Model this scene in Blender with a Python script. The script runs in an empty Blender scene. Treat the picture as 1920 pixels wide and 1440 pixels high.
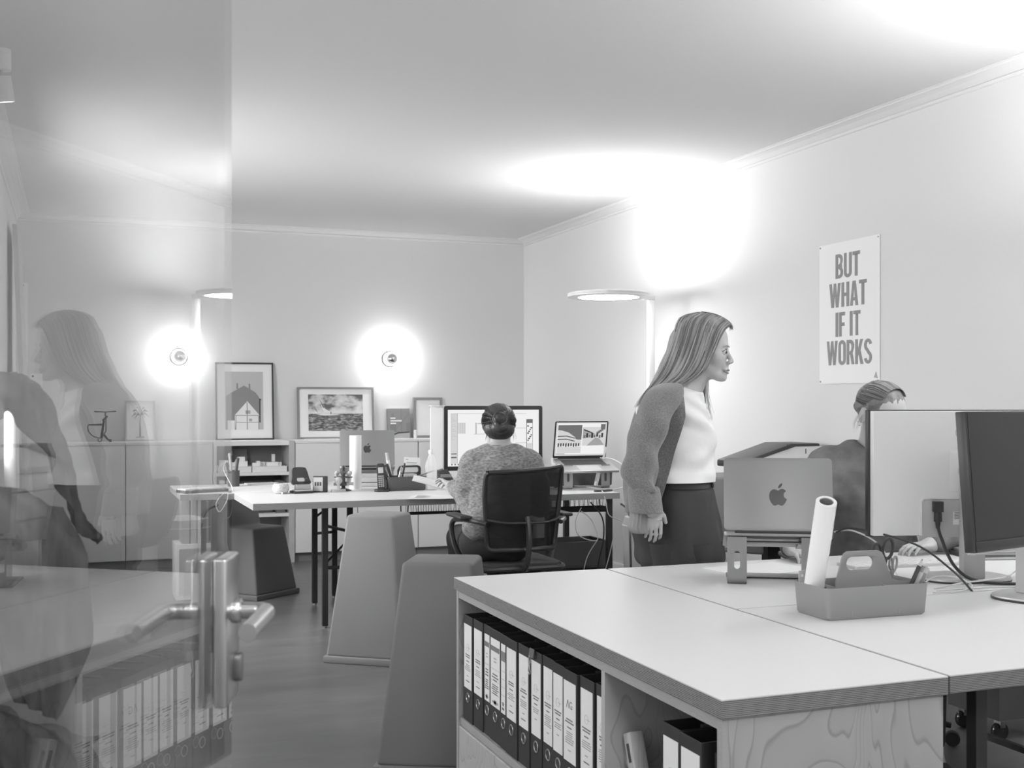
import bpy, bmesh, math, random
import numpy as np
from mathutils import Vector, Matrix
from mathutils.geometry import tessellate_polygon

random.seed(7)
scene = bpy.context.scene
COL = scene.collection
PI = math.pi
R = math.radians

# ------------------------------------------------------------------ camera
cam_data = bpy.data.cameras.new('camera')
cam = bpy.data.objects.new('camera', cam_data)
COL.objects.link(cam)
cam_data.sensor_width = 36.0
cam_data.lens = 36.0 * 2167.0 / 1920.0
cam_data.shift_y = 34.0 / 1920.0
cam_data.clip_start = 0.02
cam.location = (0.0, 0.0, 1.28)
cam.rotation_euler = (R(90), 0.0, R(-20.8))
cam_data.dof.use_dof = True
cam_data.dof.focus_distance = 4.2
cam_data.dof.aperture_fstop = 11.0
scene.camera = cam

# ------------------------------------------------------------------ world, exposure
world = bpy.data.worlds.new('world')
scene.world = world
world.use_nodes = True
world.node_tree.nodes['Background'].inputs[0].default_value = (0.9, 0.9, 0.9, 1)
world.node_tree.nodes['Background'].inputs[1].default_value = 0.6
vs = scene.view_settings
vs.view_transform = 'Standard'
vs.look = 'None'
vs.exposure = 0.5
vs.gamma = 1.0
vs.use_curve_mapping = False
scene.cycles.use_denoising = True
scene.cycles.max_bounces = 10
scene.cycles.diffuse_bounces = 6
scene.cycles.glossy_bounces = 6
scene.cycles.transparent_max_bounces = 24
scene.cycles.caustics_refractive = False
scene.cycles.sample_clamp_indirect = 8.0

# ------------------------------------------------------------------ large lights
def area(name, loc, rot, sx, sy, power):
    l = bpy.data.lights.new(name, 'AREA')
    l.shape = 'RECTANGLE'; l.size = sx; l.size_y = sy; l.energy = power
    l.color = (1, 1, 1)
    o = bpy.data.objects.new(name, l); COL.objects.link(o)
    o.location = loc; o.rotation_euler = rot
    return o
# added fill light behind three made-up, unseen windows of the left wall
WIN = ((1.2, 2.7), (3.3, 4.8), (5.9, 7.55))
for (wy0, wy1), wp in zip(WIN, (15.0, 20.0, 84.0)):
    area('window_daylight', (-0.72, (wy0 + wy1) / 2, 1.55), (0, R(-72), 0), 1.15, wy1 - wy0, wp)
# added unseen fill light on the hall side of the open glass door
area('hall_ceiling_light', (0.55, -0.9, 2.60), (0, 0, 0), 1.0, 1.0, 48.0)
LAMP_UP, LAMP_UP_NEAR, LAMP_DOWN, SCONCE, SPOT, FILL_PANEL = 27.0, 92.0, 16.0, 135.0, 16.0, 3.8
# ------------------------------------------------------------------ materials (all procedural, grey scale)
MATS = {}
def mat(name, g, rough=0.5, metal=0.0, bump=None, var=None, spec=0.5, stretch=None, alpha=None, emit=0.0, trans=0.0, sheen=0.0):
    m = bpy.data.materials.new(name); m.use_nodes = True
    nt = m.node_tree; b = nt.nodes['Principled BSDF']
    b.inputs['Base Color'].default_value = (g, g, g, 1)
    b.inputs['Roughness'].default_value = rough
    b.inputs['Metallic'].default_value = metal
    b.inputs['Specular IOR Level'].default_value = spec
    if sheen: b.inputs['Sheen Weight'].default_value = sheen
    tc = nt.nodes.new('ShaderNodeTexCoord'); mp = nt.nodes.new('ShaderNodeMapping')
    nt.links.new(tc.outputs['Object'], mp.inputs['Vector'])
    if stretch: mp.inputs['Scale'].default_value = stretch
    if var:        # (scale, low, high, detail): base grey varied by noise
        n = nt.nodes.new('ShaderNodeTexNoise'); n.inputs['Scale'].default_value = var[0]
        n.inputs['Detail'].default_value = var[3] if len(var) > 3 else 4
        nt.links.new(mp.outputs['Vector'], n.inputs['Vector'])
        r = nt.nodes.new('ShaderNodeValToRGB')
        r.color_ramp.elements[0].position = 0.3; r.color_ramp.elements[1].position = 0.7
        r.color_ramp.elements[0].color = (var[1],) * 3 + (1,); r.color_ramp.elements[1].color = (var[2],) * 3 + (1,)
        nt.links.new(n.outputs['Fac'], r.inputs['Fac']); nt.links.new(r.outputs['Color'], b.inputs['Base Color'])
    if bump:       # (scale, strength, distance)
        n2 = nt.nodes.new('ShaderNodeTexNoise'); n2.inputs['Scale'].default_value = bump[0]; n2.inputs['Detail'].default_value = 3
        nt.links.new(mp.outputs['Vector'], n2.inputs['Vector'])
        bp = nt.nodes.new('ShaderNodeBump'); bp.inputs['Strength'].default_value = bump[1]; bp.inputs['Distance'].default_value = bump[2]
        nt.links.new(n2.outputs['Fac'], bp.inputs['Height']); nt.links.new(bp.outputs['Normal'], b.inputs['Normal'])
    if emit:
        b.inputs['Emission Color'].default_value = (1, 1, 1, 1); b.inputs['Emission Strength'].default_value = emit
    if trans:
        b.inputs['Transmission Weight'].default_value = trans
    if alpha is not None:
        b.inputs['Alpha'].default_value = alpha
    MATS[name] = m
    return m

def glow(name, strength, g=1.0):
    m = bpy.data.materials.new(name); m.use_nodes = True; nt = m.node_tree
    nt.nodes.remove(nt.nodes['Principled BSDF'])
    e = nt.nodes.new('ShaderNodeEmission'); e.inputs[0].default_value = (g, g, g, 1); e.inputs[1].default_value = strength
    nt.links.new(e.outputs[0], nt.nodes['Material Output'].inputs[0]); MATS[name] = m

mat('wall', 0.72, 0.9, bump=(60, 0.04, 0.002))
mat('ceiling', 0.62, 0.95)
mat('cornice', 0.70, 0.8)
mat('white', 0.80, 0.5)
mat('white_gloss', 0.80, 0.25)
mat('paper', 0.85, 0.8)
mat('paper_grey', 0.55, 0.8)
mat('light_grey', 0.52, 0.5)
mat('mid_grey', 0.26, 0.5)
mat('ink', 0.06, 0.7)
mat('ink_soft', 0.22, 0.8)
mat('ink_pale', 0.42, 0.8)
mat('laminate', 0.72, 0.42, spec=0.35, bump=(180, 0.02, 0.001))
mat('black', 0.042, 0.5)
mat('black_gloss', 0.035, 0.18)
mat('black_satin', 0.04, 0.35)
mat('screen_off', 0.035, 0.30, spec=0.3, bump=(900, 0.05, 0.0005))
mat('dark_grey', 0.075, 0.5)
mat('card', 0.035, 0.55, bump=(350, 0.15, 0.001))
mat('stool_light', 0.29, 0.55, spec=0.35, bump=(500, 0.05, 0.0006))
mat('stool_mid', 0.19, 0.55, spec=0.35, bump=(500, 0.05, 0.0006))
mat('stool_dark', 0.18, 0.55, spec=0.35, bump=(500, 0.05, 0.0006))
mat('box_grey', 0.29, 0.45, spec=0.4)
mat('box_dark', 0.10, 0.5)
mat('alu', 0.46, 0.38, metal=0.75)
mat('alu_dark', 0.30, 0.42, metal=0.6)
mat('alu_light', 0.62, 0.35, metal=0.6)
mat('logo', 0.07, 0.2, metal=0.3)
mat('steel', 0.55, 0.28, metal=1.0, bump=(400, 0.06, 0.0005), stretch=(1, 1, 0.05))
mat('steel_dark', 0.28, 0.35, metal=1.0)
mat('chrome', 0.85, 0.06, metal=1.0)
mat('cable_black', 0.04, 0.45)
mat('cable_white', 0.75, 0.4)
mat('skin', 0.50, 0.5, spec=0.4, bump=(220, 0.04, 0.001))
mat('skin_lit', 0.52, 0.45, spec=0.4)
mat('lip', 0.26, 0.4)
mat('eye_white', 0.62, 0.2)
mat('iris', 0.07, 0.15)
mat('lash', 0.05, 0.6)
mat('brow', 0.24, 0.8)
mat('hair_blond', 0.30, 0.45, var=(26, 0.20, 0.42, 5), stretch=(1, 1, 0.12), spec=0.5)
mat('hair_blond_light', 0.46, 0.4, spec=0.6)
mat('hair_blond_dark', 0.15, 0.45, spec=0.5)
mat('hair_dark', 0.045, 0.42, var=(30, 0.03, 0.07, 5), spec=0.5)
mat('hair_dark_light', 0.11, 0.38, spec=0.6)
mat('hair_tied', 0.16, 0.45, var=(40, 0.09, 0.26, 5), stretch=(1, 0.25, 1), spec=0.5)
mat('cardigan', 0.20, 0.95, var=(260, 0.14, 0.26, 4), bump=(300, 0.35, 0.003), sheen=0.3)
mat('rib', 0.30, 0.95, bump=(300, 0.3, 0.002), stretch=(4, 4, 0.1))
mat('shirt', 0.90, 0.85, bump=(14, 0.25, 0.01))
mat('trousers', 0.045, 0.85, bump=(9, 0.3, 0.01))
mat('sweater', 0.30, 0.95, var=(60, 0.15, 0.42, 6), bump=(190, 0.6, 0.004), stretch=(1, 1, 2.2), sheen=0.2)
mat('sweatshirt', 0.17, 0.95, var=(14, 0.13, 0.24, 5), bump=(16, 0.35, 0.01))
mat('leaf', 0.06, 0.6, spec=0.3, var=(18, 0.035, 0.085, 4), stretch=(6, 0.6, 1))
mat('stone', 0.62, 0.35, var=(120, 0.42, 0.72, 4))
mat('cloth_dark', 0.06, 0.9)
mat('felt', 0.13, 0.9)
glow('lamp_up', LAMP_UP)
glow('lamp_up_near', LAMP_UP_NEAR)
glow('lamp_down', LAMP_DOWN)
glow('bulb', SCONCE)
glow('panel', FILL_PANEL)  # glow of the added fill lights on the ceiling
glow('spot_glow', SPOT)
glow('screen_white', 0.62)
glow('screen_pale', 0.46)
glow('screen_grey', 0.26)
glow('screen_mid', 0.12)
glow('screen_dark', 0.03)

def node_mat(name):
    m = bpy.data.materials.new(name); m.use_nodes = True; MATS[name] = m
    nt = m.node_tree
    tc = nt.nodes.new('ShaderNodeTexCoord'); mp = nt.nodes.new('ShaderNodeMapping')
    nt.links.new(tc.outputs['Object'], mp.inputs['Vector'])
    return nt, nt.nodes['Principled BSDF'], mp

def ramp(nt, src, stops, dst):
    r = nt.nodes.new('ShaderNodeValToRGB'); e = r.color_ramp.elements
    while len(e) < len(stops): e.new(0.5)
    for i, (p, g) in enumerate(stops):
        e[i].position = p; e[i].color = (g, g, g, 1)
    nt.links.new(src, r.inputs['Fac'])
    if dst: nt.links.new(r.outputs['Color'], dst)
    return r

# polished screed floor: cloudy patches and trowel streaks, slight sheen
nt, b, mp = node_mat('floor')
n1 = nt.nodes.new('ShaderNodeTexNoise'); n1.inputs['Scale'].default_value = 0.9; n1.inputs['Detail'].default_value = 3; n1.inputs['Roughness'].default_value = 0.5
nt.links.new(mp.outputs[0], n1.inputs['Vector'])
mp3 = nt.nodes.new('ShaderNodeMapping'); mp3.inputs['Rotation'].default_value = (0, 0, 0.5); mp3.inputs['Scale'].default_value = (0.9, 3.6, 1)
nt.links.new(mp.outputs[0], mp3.inputs[0])
n2 = nt.nodes.new('ShaderNodeTexNoise'); n2.inputs['Scale'].default_value = 2.0; n2.inputs['Detail'].default_value = 5; n2.inputs['Roughness'].default_value = 0.55; n2.inputs['Distortion'].default_value = 0.5
nt.links.new(mp3.outputs[0], n2.inputs['Vector'])
mx = nt.nodes.new('ShaderNodeMix'); mx.data_type = 'FLOAT'; mx.inputs[0].default_value = 0.38
nt.links.new(n1.outputs['Fac'], mx.inputs[2]); nt.links.new(n2.outputs['Fac'], mx.inputs[3])
ramp(nt, mx.outputs[0], ((0.32, 0.12), (0.50, 0.17), (0.68, 0.235)), b.inputs['Base Color'])
b.inputs['Roughness'].default_value = 0.33
b.inputs['Specular IOR Level'].default_value = 0.45

# plywood edge: fine horizontal plies with broken grain
def ply(name, lo, hi, freq):
    nt, b, mp = node_mat(name)
    w = nt.nodes.new('ShaderNodeTexWave'); w.bands_direction = 'Z'; w.inputs['Scale'].default_value = freq
    w.inputs['Distortion'].default_value = 0.6; w.inputs['Detail'].default_value = 2; w.inputs['Detail Scale'].default_value = 3
    nt.links.new(mp.outputs[0], w.inputs['Vector'])
    n = nt.nodes.new('ShaderNodeTexNoise'); n.inputs['Scale'].default_value = 30; n.inputs['Detail'].default_value = 5
    mp2 = nt.nodes.new('ShaderNodeMapping'); mp2.inputs['Scale'].default_value = (1, 1, 14)
    nt.links.new(mp.outputs[0], mp2.inputs[0]); nt.links.new(mp2.outputs[0], n.inputs['Vector'])
    mx = nt.nodes.new('ShaderNodeMix'); mx.data_type = 'FLOAT'; mx.inputs[0].default_value = 0.45
    nt.links.new(w.outputs['Fac'], mx.inputs[2]); nt.links.new(n.outputs['Fac'], mx.inputs[3])
    ramp(nt, mx.outputs[0], ((0.25, lo), (0.62, hi)), b.inputs['Base Color'])
    b.inputs['Roughness'].default_value = 0.7
ply('ply_dark', 0.05, 0.30, 95)
ply('ply_light', 0.27, 0.46, 110)

# birch veneer: distorted flame rings
def birch(name, lo, hi, sc=(1.1, 1.1, 0.35)):
    nt, b, mp = node_mat(name)
    mp.inputs['Scale'].default_value = sc
    n = nt.nodes.new('ShaderNodeTexNoise'); n.inputs['Scale'].default_value = 4.5; n.inputs['Detail'].default_value = 2; n.inputs['Distortion'].default_value = 0.7
    nt.links.new(mp.outputs[0], n.inputs['Vector'])
    ml = nt.nodes.new('ShaderNodeMath'); ml.operation = 'MULTIPLY'; ml.inputs[1].default_value = 16
    fr = nt.nodes.new('ShaderNodeMath'); fr.operation = 'FRACT'
    nt.links.new(n.outputs['Fac'], ml.inputs[0]); nt.links.new(ml.outputs[0], fr.inputs[0])
    ramp(nt, fr.outputs[0], ((0.0, hi), (0.82, hi * 0.93), (0.93, lo), (1.0, hi)), b.inputs['Base Color'])
    b.inputs['Roughness'].default_value = 0.55
birch('birch', 0.27, 0.40)
birch('birch_light', 0.36, 0.50)

# clear pane: reflects by the glass Fresnel law on both faces, lets the rest pass straight through
m = bpy.data.materials.new('pane_glass'); m.use_nodes = True; MATS['pane_glass'] = m
nt = m.node_tree; nt.nodes.remove(nt.nodes['Principled BSDF'])
geo = nt.nodes.new('ShaderNodeNewGeometry'); fz = nt.nodes.new('ShaderNodeFresnel')
mr = nt.nodes.new('ShaderNodeMapRange'); mr.inputs[3].default_value = 1.62; mr.inputs[4].default_value = 1 / 1.62
nt.links.new(geo.outputs['Backfacing'], mr.inputs[0]); nt.links.new(mr.outputs[0], fz.inputs['IOR'])
tr = nt.nodes.new('ShaderNodeBsdfTransparent'); gl = nt.nodes.new('ShaderNodeBsdfGlossy'); gl.inputs['Roughness'].default_value = 0.0
tr.inputs[0].default_value = (0.96, 0.96, 0.96, 1)
mx = nt.nodes.new('ShaderNodeMixShader')
nt.links.new(fz.outputs[0], mx.inputs[0]); nt.links.new(tr.outputs[0], mx.inputs[1]); nt.links.new(gl.outputs[0], mx.inputs[2])
nt.links.new(mx.outputs[0], nt.nodes['Material Output'].inputs[0])

# woven chair net: half open black weave
m = bpy.data.materials.new('net'); m.use_nodes = True; MATS['net'] = m
nt = m.node_tree; b = nt.nodes['Principled BSDF']; b.inputs['Base Color'].default_value = (0.02, 0.02, 0.02, 1); b.inputs['Roughness'].default_value = 0.7
b.inputs['Alpha'].default_value = 0.66

# ------------------------------------------------------------------ mesh helpers
class MB:
    def __init__(self): self.v = []; self.f = []
    def add(self, vs, fs, M=None):
        o = len(self.v)
        self.v += [tuple(M @ Vector(p)) if M is not None else tuple(p) for p in vs]
        self.f += [tuple(i + o for i in f) for f in fs]
        return self
    def box(self, x0, x1, y0, y1, z0, z1, M=None):
        return self.add([(x0, y0, z0), (x1, y0, z0), (x1, y1, z0), (x0, y1, z0), (x0, y0, z1), (x1, y0, z1), (x1, y1, z1), (x0, y1, z1)],
                        [(3, 2, 1, 0), (4, 5, 6, 7), (0, 1, 5, 4), (1, 2, 6, 5), (2, 3, 7, 6), (3, 0, 4, 7)], M)
    def quad_prism(self, bottom, top, M=None):
        return self.add(list(bottom) + list(top), [(3, 2, 1, 0), (4, 5, 6, 7), (0, 1, 5, 4), (1, 2, 6, 5), (2, 3, 7, 6), (3, 0, 4, 7)], M)
    def cyl(self, p0, p1, r0, r1=None, n=16, M=None):
        return self.tube([p0, p1], [r0, r0 if r1 is None else r1], n, M)
    def tube(self, pts, r, n=8, M=None, flat=1.0):
        pts = [Vector(p) for p in pts]; k = len(pts)
        rs = r if isinstance(r, (list, tuple)) else [r] * k
        vs = []; nrm = None
        for i, p in enumerate(pts):
            t = (pts[min(i + 1, k - 1)] - pts[max(i - 1, 0)])
            t = t.normalized() if t.length > 1e-9 else Vector((0, 0, 1))
            if nrm is None:
                a = Vector((0, 0, 1)) if abs(t.z) < 0.9 else Vector((1, 0, 0))
                nrm = t.cross(a).normalized()
            else:
                nrm = (nrm - t * nrm.dot(t)); nrm = nrm.normalized() if nrm.length > 1e-6 else t.orthogonal().normalized()
            bn = t.cross(nrm)
            for j in range(n):
                a = 2 * PI * j / n
                vs.append(p + nrm * (math.cos(a) * rs[i]) + bn * (math.sin(a) * rs[i] * flat))
        fs = []
        for i in range(k - 1):
            for j in range(n):
                fs.append((i * n + j, i * n + (j + 1) % n, (i + 1) * n + (j + 1) % n, (i + 1) * n + j))
        fs.append(tuple(range(n - 1, -1, -1))); fs.append(tuple((k - 1) * n + j for j in range(n)))
        return self.add(vs, fs, M)
    def lathe(self, prof, n=24, M=None, caps=True):
        vs = []; fs = []
        for r, z in prof:
            for j in range(n):
                a = 2 * PI * j / n; vs.append((r * math.cos(a), r * math.sin(a), z))
        for i in range(len(prof) - 1):
            for j in range(n):
                fs.append((i * n + j, i * n + (j + 1) % n, (i + 1) * n + (j + 1) % n, (i + 1) * n + j))
        if caps:
            fs.append(tuple(range(n - 1, -1, -1))); fs.append(tuple((len(prof) - 1) * n + j for j in range(n)))
        return self.add(vs, fs, M)
    def ball(self, c, r, nu=16, nv=10, M=None):
        rx, ry, rz = r if isinstance(r, (tuple, list)) else (r, r, r)
        vs = [(c[0], c[1], c[2] - rz)]; fs = []
        for i in range(1, nv):
            t = -PI / 2 + PI * i / nv
            for j in range(nu):
                a = 2 * PI * j / nu
                vs.append((c[0] + rx * math.cos(t) * math.cos(a), c[1] + ry * math.cos(t) * math.sin(a), c[2] + rz * math.sin(t)))
        vs.append((c[0], c[1], c[2] + rz)); top = len(vs) - 1
        for j in range(nu):
            fs.append((0, 1 + (j + 1) % nu, 1 + j)); fs.append((top, top - nu + j, top - nu + (j + 1) % nu))
        for i in range(nv - 2):
            for j in range(nu):
                a = 1 + i * nu; fs.append((a + j, a + (j + 1) % nu, a + nu + (j + 1) % nu, a + nu + j))
        return self.add(vs, fs, M)
    def torus(self, c, Rr, r, n=24, k=8, M=None):
        vs = []; fs = []
        for i in range(n):
            a = 2 * PI * i / n
            for j in range(k):
                t = 2 * PI * j / k
                vs.append((c[0] + (Rr + r * math.cos(t)) * math.cos(a), c[1] + (Rr + r * math.cos(t)) * math.sin(a), c[2] + r * math.sin(t)))
        for i in range(n):
            for j in range(k):
                fs.append((i * k + j, ((i + 1) % n) * k + j, ((i + 1) % n) * k + (j + 1) % k, i * k + (j + 1) % k))
        return self.add(vs, fs, M)
    def plate(self, outer, holes, t0, t1, M=None, plane='xz'):
        """extruded flat outline with holes; plane xz extrudes along y, xy along z, yz along x"""
        loops = [outer] + list(holes)
        def P(a, b, t): return {'xz': (a, t, b), 'xy': (a, b, t), 'yz': (t, a, b)}[plane]
        flat = [p for l in loops for p in l]; n = len(flat)
        tris = tessellate_polygon([[Vector((p[0], p[1], 0)) for p in l] for l in loops])
        vs = [P(p[0], p[1], t0) for p in flat] + [P(p[0], p[1], t1) for p in flat]
        fs = [tuple(t) for t in tris] + [tuple(i + n for i in reversed(t)) for t in tris]
        o = 0
        for l in loops:
            k = len(l)
            for i in range(k):
                a, b2 = o + i, o + (i + 1) % k
                fs.append((a, b2, b2 + n, a + n))
            o += k
        return self.add(vs, fs, M)
    def loft(self, rings, caps=True, M=None):
        n = len(rings[0]); vs = [p for r in rings for p in r]; fs = []
        for i in range(len(rings) - 1):
            for j in range(n):
                fs.append((i * n + j, i * n + (j + 1) % n, (i + 1) * n + (j + 1) % n, (i + 1) * n + j))
        if caps:
            fs.append(tuple(range(n - 1, -1, -1))); fs.append(tuple((len(rings) - 1) * n + j for j in range(n)))
        return self.add(vs, fs, M)
    def build(self, name, m, parent=None, bevel=0.0, seg=2, smooth=None, label=None, kind=None, loc=None, rotz=0.0, ang=35):
        me = bpy.data.meshes.new(name); me.from_pydata(self.v, [], self.f)
        bm = bmesh.new(); bm.from_mesh(me); bmesh.ops.recalc_face_normals(bm, faces=bm.faces)
        if bevel:
            es = [e for e in bm.edges if len(e.link_faces) == 2 and e.calc_face_angle(0) > R(30)]
            bmesh.ops.bevel(bm, geom=es, offset=bevel, segments=seg, profile=0.5, affect='EDGES', clamp_overlap=True)
        bm.to_mesh(me); bm.free()
        if smooth or (smooth is None and (bevel or len(self.f) > 40)):
            for p in me.polygons: p.use_smooth = True
            me.set_sharp_from_angle(angle=R(ang))
        me.materials.append(MATS[m])
        o = bpy.data.objects.new(name, me); COL.objects.link(o)
        if parent is not None: o.parent = parent
        if loc is not None: o.location = loc
        o.rotation_euler = (0, 0, rotz)
        if label: o['label'] = label
        if kind: o['kind'] = kind
        return o

def thing(name, label, cat, loc=(0, 0, 0), rotz=0.0, group=None, rot=None):
    o = bpy.data.objects.new(name, None); COL.objects.link(o)
    o.location = loc; o.rotation_euler = rot if rot else (0, 0, rotz)
    o['label'] = label; o['category'] = cat
    if group: o['group'] = group
    o.empty_display_size = 0.05
    return o

def tag(o, label, cat, group=None):
    o['label'] = label; o['category'] = cat
    if group: o['group'] = group
    return o

def struct(name, mb, m, label=None, bevel=0.0):
    o = mb.build(name, m, bevel=bevel); o['kind'] = 'structure'; o['label'] = label or name.replace('_', ' '); return o

def copy_tree(o, parent=None):
    c = o.copy(); COL.objects.link(c)
    if parent is not None: c.parent = parent
    for ch in list(o.children): copy_tree(ch, c)
    return c

def Tm(loc=(0, 0, 0), rx=0, ry=0, rz=0):
    return Matrix.Translation(loc) @ Matrix.Rotation(rz, 4, 'Z') @ Matrix.Rotation(ry, 4, 'Y') @ Matrix.Rotation(rx, 4, 'X')

def spline(pts, n=8):
    """Catmull-Rom through points"""
    P = [Vector(p) for p in pts]; out = []
    for i in range(len(P) - 1):
        p0 = P[max(i - 1, 0)]; p1 = P[i]; p2 = P[i + 1]; p3 = P[min(i + 2, len(P) - 1)]
        for k in range(n):
            t = k / n
            out.append(0.5 * ((2 * p1) + (p2 - p0) * t + (2 * p0 - 5 * p1 + 4 * p2 - p3) * t * t + (3 * p1 - p0 - 3 * p2 + p3) * t ** 3))
    out.append(P[-1]); return out

def rrect(x0, x1, y0, y1, r, n=5):
    pts = []
    for cx, cy, a0 in ((x1 - r, y1 - r, 0), (x0 + r, y1 - r, 90), (x0 + r, y0 + r, 180), (x1 - r, y0 + r, 270)):
        for i in range(n + 1):
            a = R(a0 + 90 * i / n); pts.append((cx + r * math.cos(a), cy + r * math.sin(a)))
    return pts

def text_mesh(txt, size):
    c = bpy.data.curves.new('t', 'FONT'); c.body = txt; c.size = size; c.align_x = 'CENTER'; c.align_y = 'CENTER'
    o = bpy.data.objects.new('t', c); COL.objects.link(o)
    dg = bpy.context.evaluated_depsgraph_get()
    me = bpy.data.meshes.new_from_object(o.evaluated_get(dg))
    vs = [tuple(v.co) for v in me.vertices]; fs = [tuple(p.vertices) for p in me.polygons]
    bpy.data.objects.remove(o); bpy.data.curves.remove(c); bpy.data.meshes.remove(me)
    return vs, fs
def cable(name, pts, r, m, label, parent=None, n=8, cat='cable', group=None):
    o = MB().tube(spline(pts, n), r, 6).build(name, m, parent, smooth=True, ang=80)
    if parent is None: tag(o, label, cat, group)
    return o
# ------------------------------------------------------------------ the room
XL, XR, YB, ZC = -0.41, 3.78, 9.65, 2.73
struct('floor', MB().box(-1.4, 4.0, -2.4, 9.85, -0.12, 0.0), 'floor', 'polished grey screed floor')
struct('ceiling', MB().box(-1.4, 4.0, -2.4, 9.85, ZC, ZC + 0.12), 'ceiling', 'white plaster ceiling')
struct('wall_back', MB().box(XL - 0.2, XR + 0.2, YB, YB + 0.18, 0, ZC), 'wall', 'white back wall')
struct('wall_right', MB().box(XR, XR + 0.18, 0.25, YB, 0, ZC), 'wall', 'white right wall')
wl = MB()
ys = [0.25] + [y for w in WIN for y in w] + [YB]
for i in range(0, len(ys), 2): wl.box(XL - 0.2, XL, ys[i], ys[i + 1], 0, ZC)
for wy0, wy1 in WIN:
    wl.box(XL - 0.2, XL, wy0, wy1, 0, 0.95); wl.box(XL - 0.2, XL, wy0, wy1, 2.18, ZC)
struct('wall_left', wl, 'wall', 'white left wall with windows')
wf = MB().box(XL - 0.2, -0.14, 0.25, 0.46, 0, ZC).box(1.75, XR + 0.18, 0.25, 0.46, 0, ZC).box(-0.14, 1.75, 0.25, 0.46, 2.12, ZC)
struct('wall_front', wf, 'wall', 'white wall around the doorway')
wh = MB().box(-1.4, -1.25, -2.4, 0.25, 0, ZC).box(2.2, 2.35, -2.4, 0.25, 0, ZC).box(-1.25, 2.2, -2.4, -2.25, 0, ZC).box(-1.25, XL - 0.2, 0.1, 0.25, 0, ZC)
struct('wall_hall', wh, 'wall', 'white walls of the hall before the door')
for i, (wy0, wy1) in enumerate(WIN):  # windows added out of view to let the fill light in
    w = bpy.data.objects.new('window_%d' % (i + 1), None); COL.objects.link(w)
    w['kind'] = 'structure'; w['label'] = 'white framed window in the left wall'
    w.location = (XL - 0.1, (wy0 + wy1) / 2, 0.95)
    hw = (wy1 - wy0) / 2
    fr = MB().box(-0.03, 0.03, -hw, -hw + 0.06, 0, 1.23).box(-0.03, 0.03, hw - 0.06, hw, 0, 1.23).box(-0.03, 0.03, -0.04, 0.04, 0, 1.23)
    fr.box(-0.03, 0.03, -hw, hw, 0, 0.06).box(-0.03, 0.03, -hw, hw, 1.17, 1.23)
    fr.build('window_frame', 'white', w)
    for s in (-1, 1):
        a, c = sorted((s * 0.04, s * (hw - 0.06)))
        MB().box(-0.004, 0.004, a, c, 0.06, 1.17).build('pane', 'pane_glass', w)
# cornice: stepped cove where walls meet the ceiling
prof = [(0, 2.675), (0.012, 2.678), (0.016, 2.69), (0.012, 2.694), (0.045, 2.712), (0.07, 2.717), (0.085, 2.718), (0.088, 2.724), (0.10, 2.726), (0.10, ZC), (0, ZC)]
def cornice(name, pts, inward):
    mb = MB(); a, b2 = pts
    rings = []
    for q in (a, b2):
        rings.append([(q[0] + inward[0] * d, q[1] + inward[1] * d, z) for d, z in prof])
    mb.loft(rings); o = mb.build(name, 'cornice', smooth=False); o['kind'] = 'structure'; o['label'] = 'moulded white ceiling cornice'
cornice('trim_1', ((XR, 0.46), (XR, YB)), (-1, 0))
cornice('trim_2', ((XR, YB), (XL, YB)), (0, -1))
cornice('trim_3', ((XL, YB), (XL, 0.46)), (1, 0))
struct('baseboard_right', MB().box(XR - 0.015, XR, 0.46, YB, 0, 0.09), 'white', 'white skirting of the right wall', 0.003)
struct('baseboard_back', MB().box(XL, XR, YB - 0.015, YB, 0, 0.09), 'white', 'white skirting of the back wall', 0.003)
struct('baseboard_left', MB().box(XL, XL + 0.015, 0.46, YB, 0, 0.09), 'white', 'white skirting of the left wall', 0.003)

# ------------------------------------------------------------------ open glass door (hinge left of the camera, free edge into the room)
door = bpy.data.objects.new('door_1', None); COL.objects.link(door)
door.location = (-0.12, 0.503, 0); door.rotation_euler = (0, 0, math.atan2(0.948, 0.3184))
door['kind'] = 'structure'; door['label'] = 'frameless clear glass door standing open with steel lever handles'
MB().box(0.0, 0.90, -0.004, 0.004, 0.008, 2.10).build('pane', 'pane_glass', door)
for s in (-1, 1):
    pl = MB(); y0, y1 = sorted((s * 0.0045, s * 0.019))
    pl.box(0.800, 0.868, y0, y1, 0.954, 1.113)
    pl.build('lock_plate', 'steel', door, bevel=0.003, seg=3)
    lv = MB(); ys_ = [s * 0.019, s * 0.058]
    lv.lathe([(0.0135, 0), (0.0135, 0.006), (0.012, 0.008)], 20, Tm((0.842, s * 0.019, 1.051), rx=R(-90) * s))
    path = [(0.842, s * 0.020, 1.051), (0.842, s * 0.042, 1.051)]
    for i in range(7):
        a = R(90 * i / 6); path.append((0.842 - 0.014 * (1 - math.cos(a)), s * (0.042 + 0.014 * math.sin(a)), 1.051))
    path += [(0.80, s * 0.056, 1.051), (0.735, s * 0.056, 1.051), (0.718, s * 0.056, 1.051)]
    lv.tube(path, 0.0092, 18)
    lv.build('lever_handle', 'steel', door, smooth=True, ang=50)
    MB().plate(rrect(-0.0085, 0.0085, -0.015, 0.017, 0.008, 4), [], 0, 0.008, Tm((0.845, s * 0.0185, 0.988), rz=(0 if s < 0 else PI)) @ Matrix.Scale(-1, 4, (0, 1, 0))).build('lock_cylinder', 'steel_dark', door, bevel=0.0015)
for z in (0.18, 1.92):
    MB().box(-0.01, 0.055, -0.012, 0.012, z - 0.04, z + 0.04).build('hinge', 'steel', door, bevel=0.003)

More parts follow.
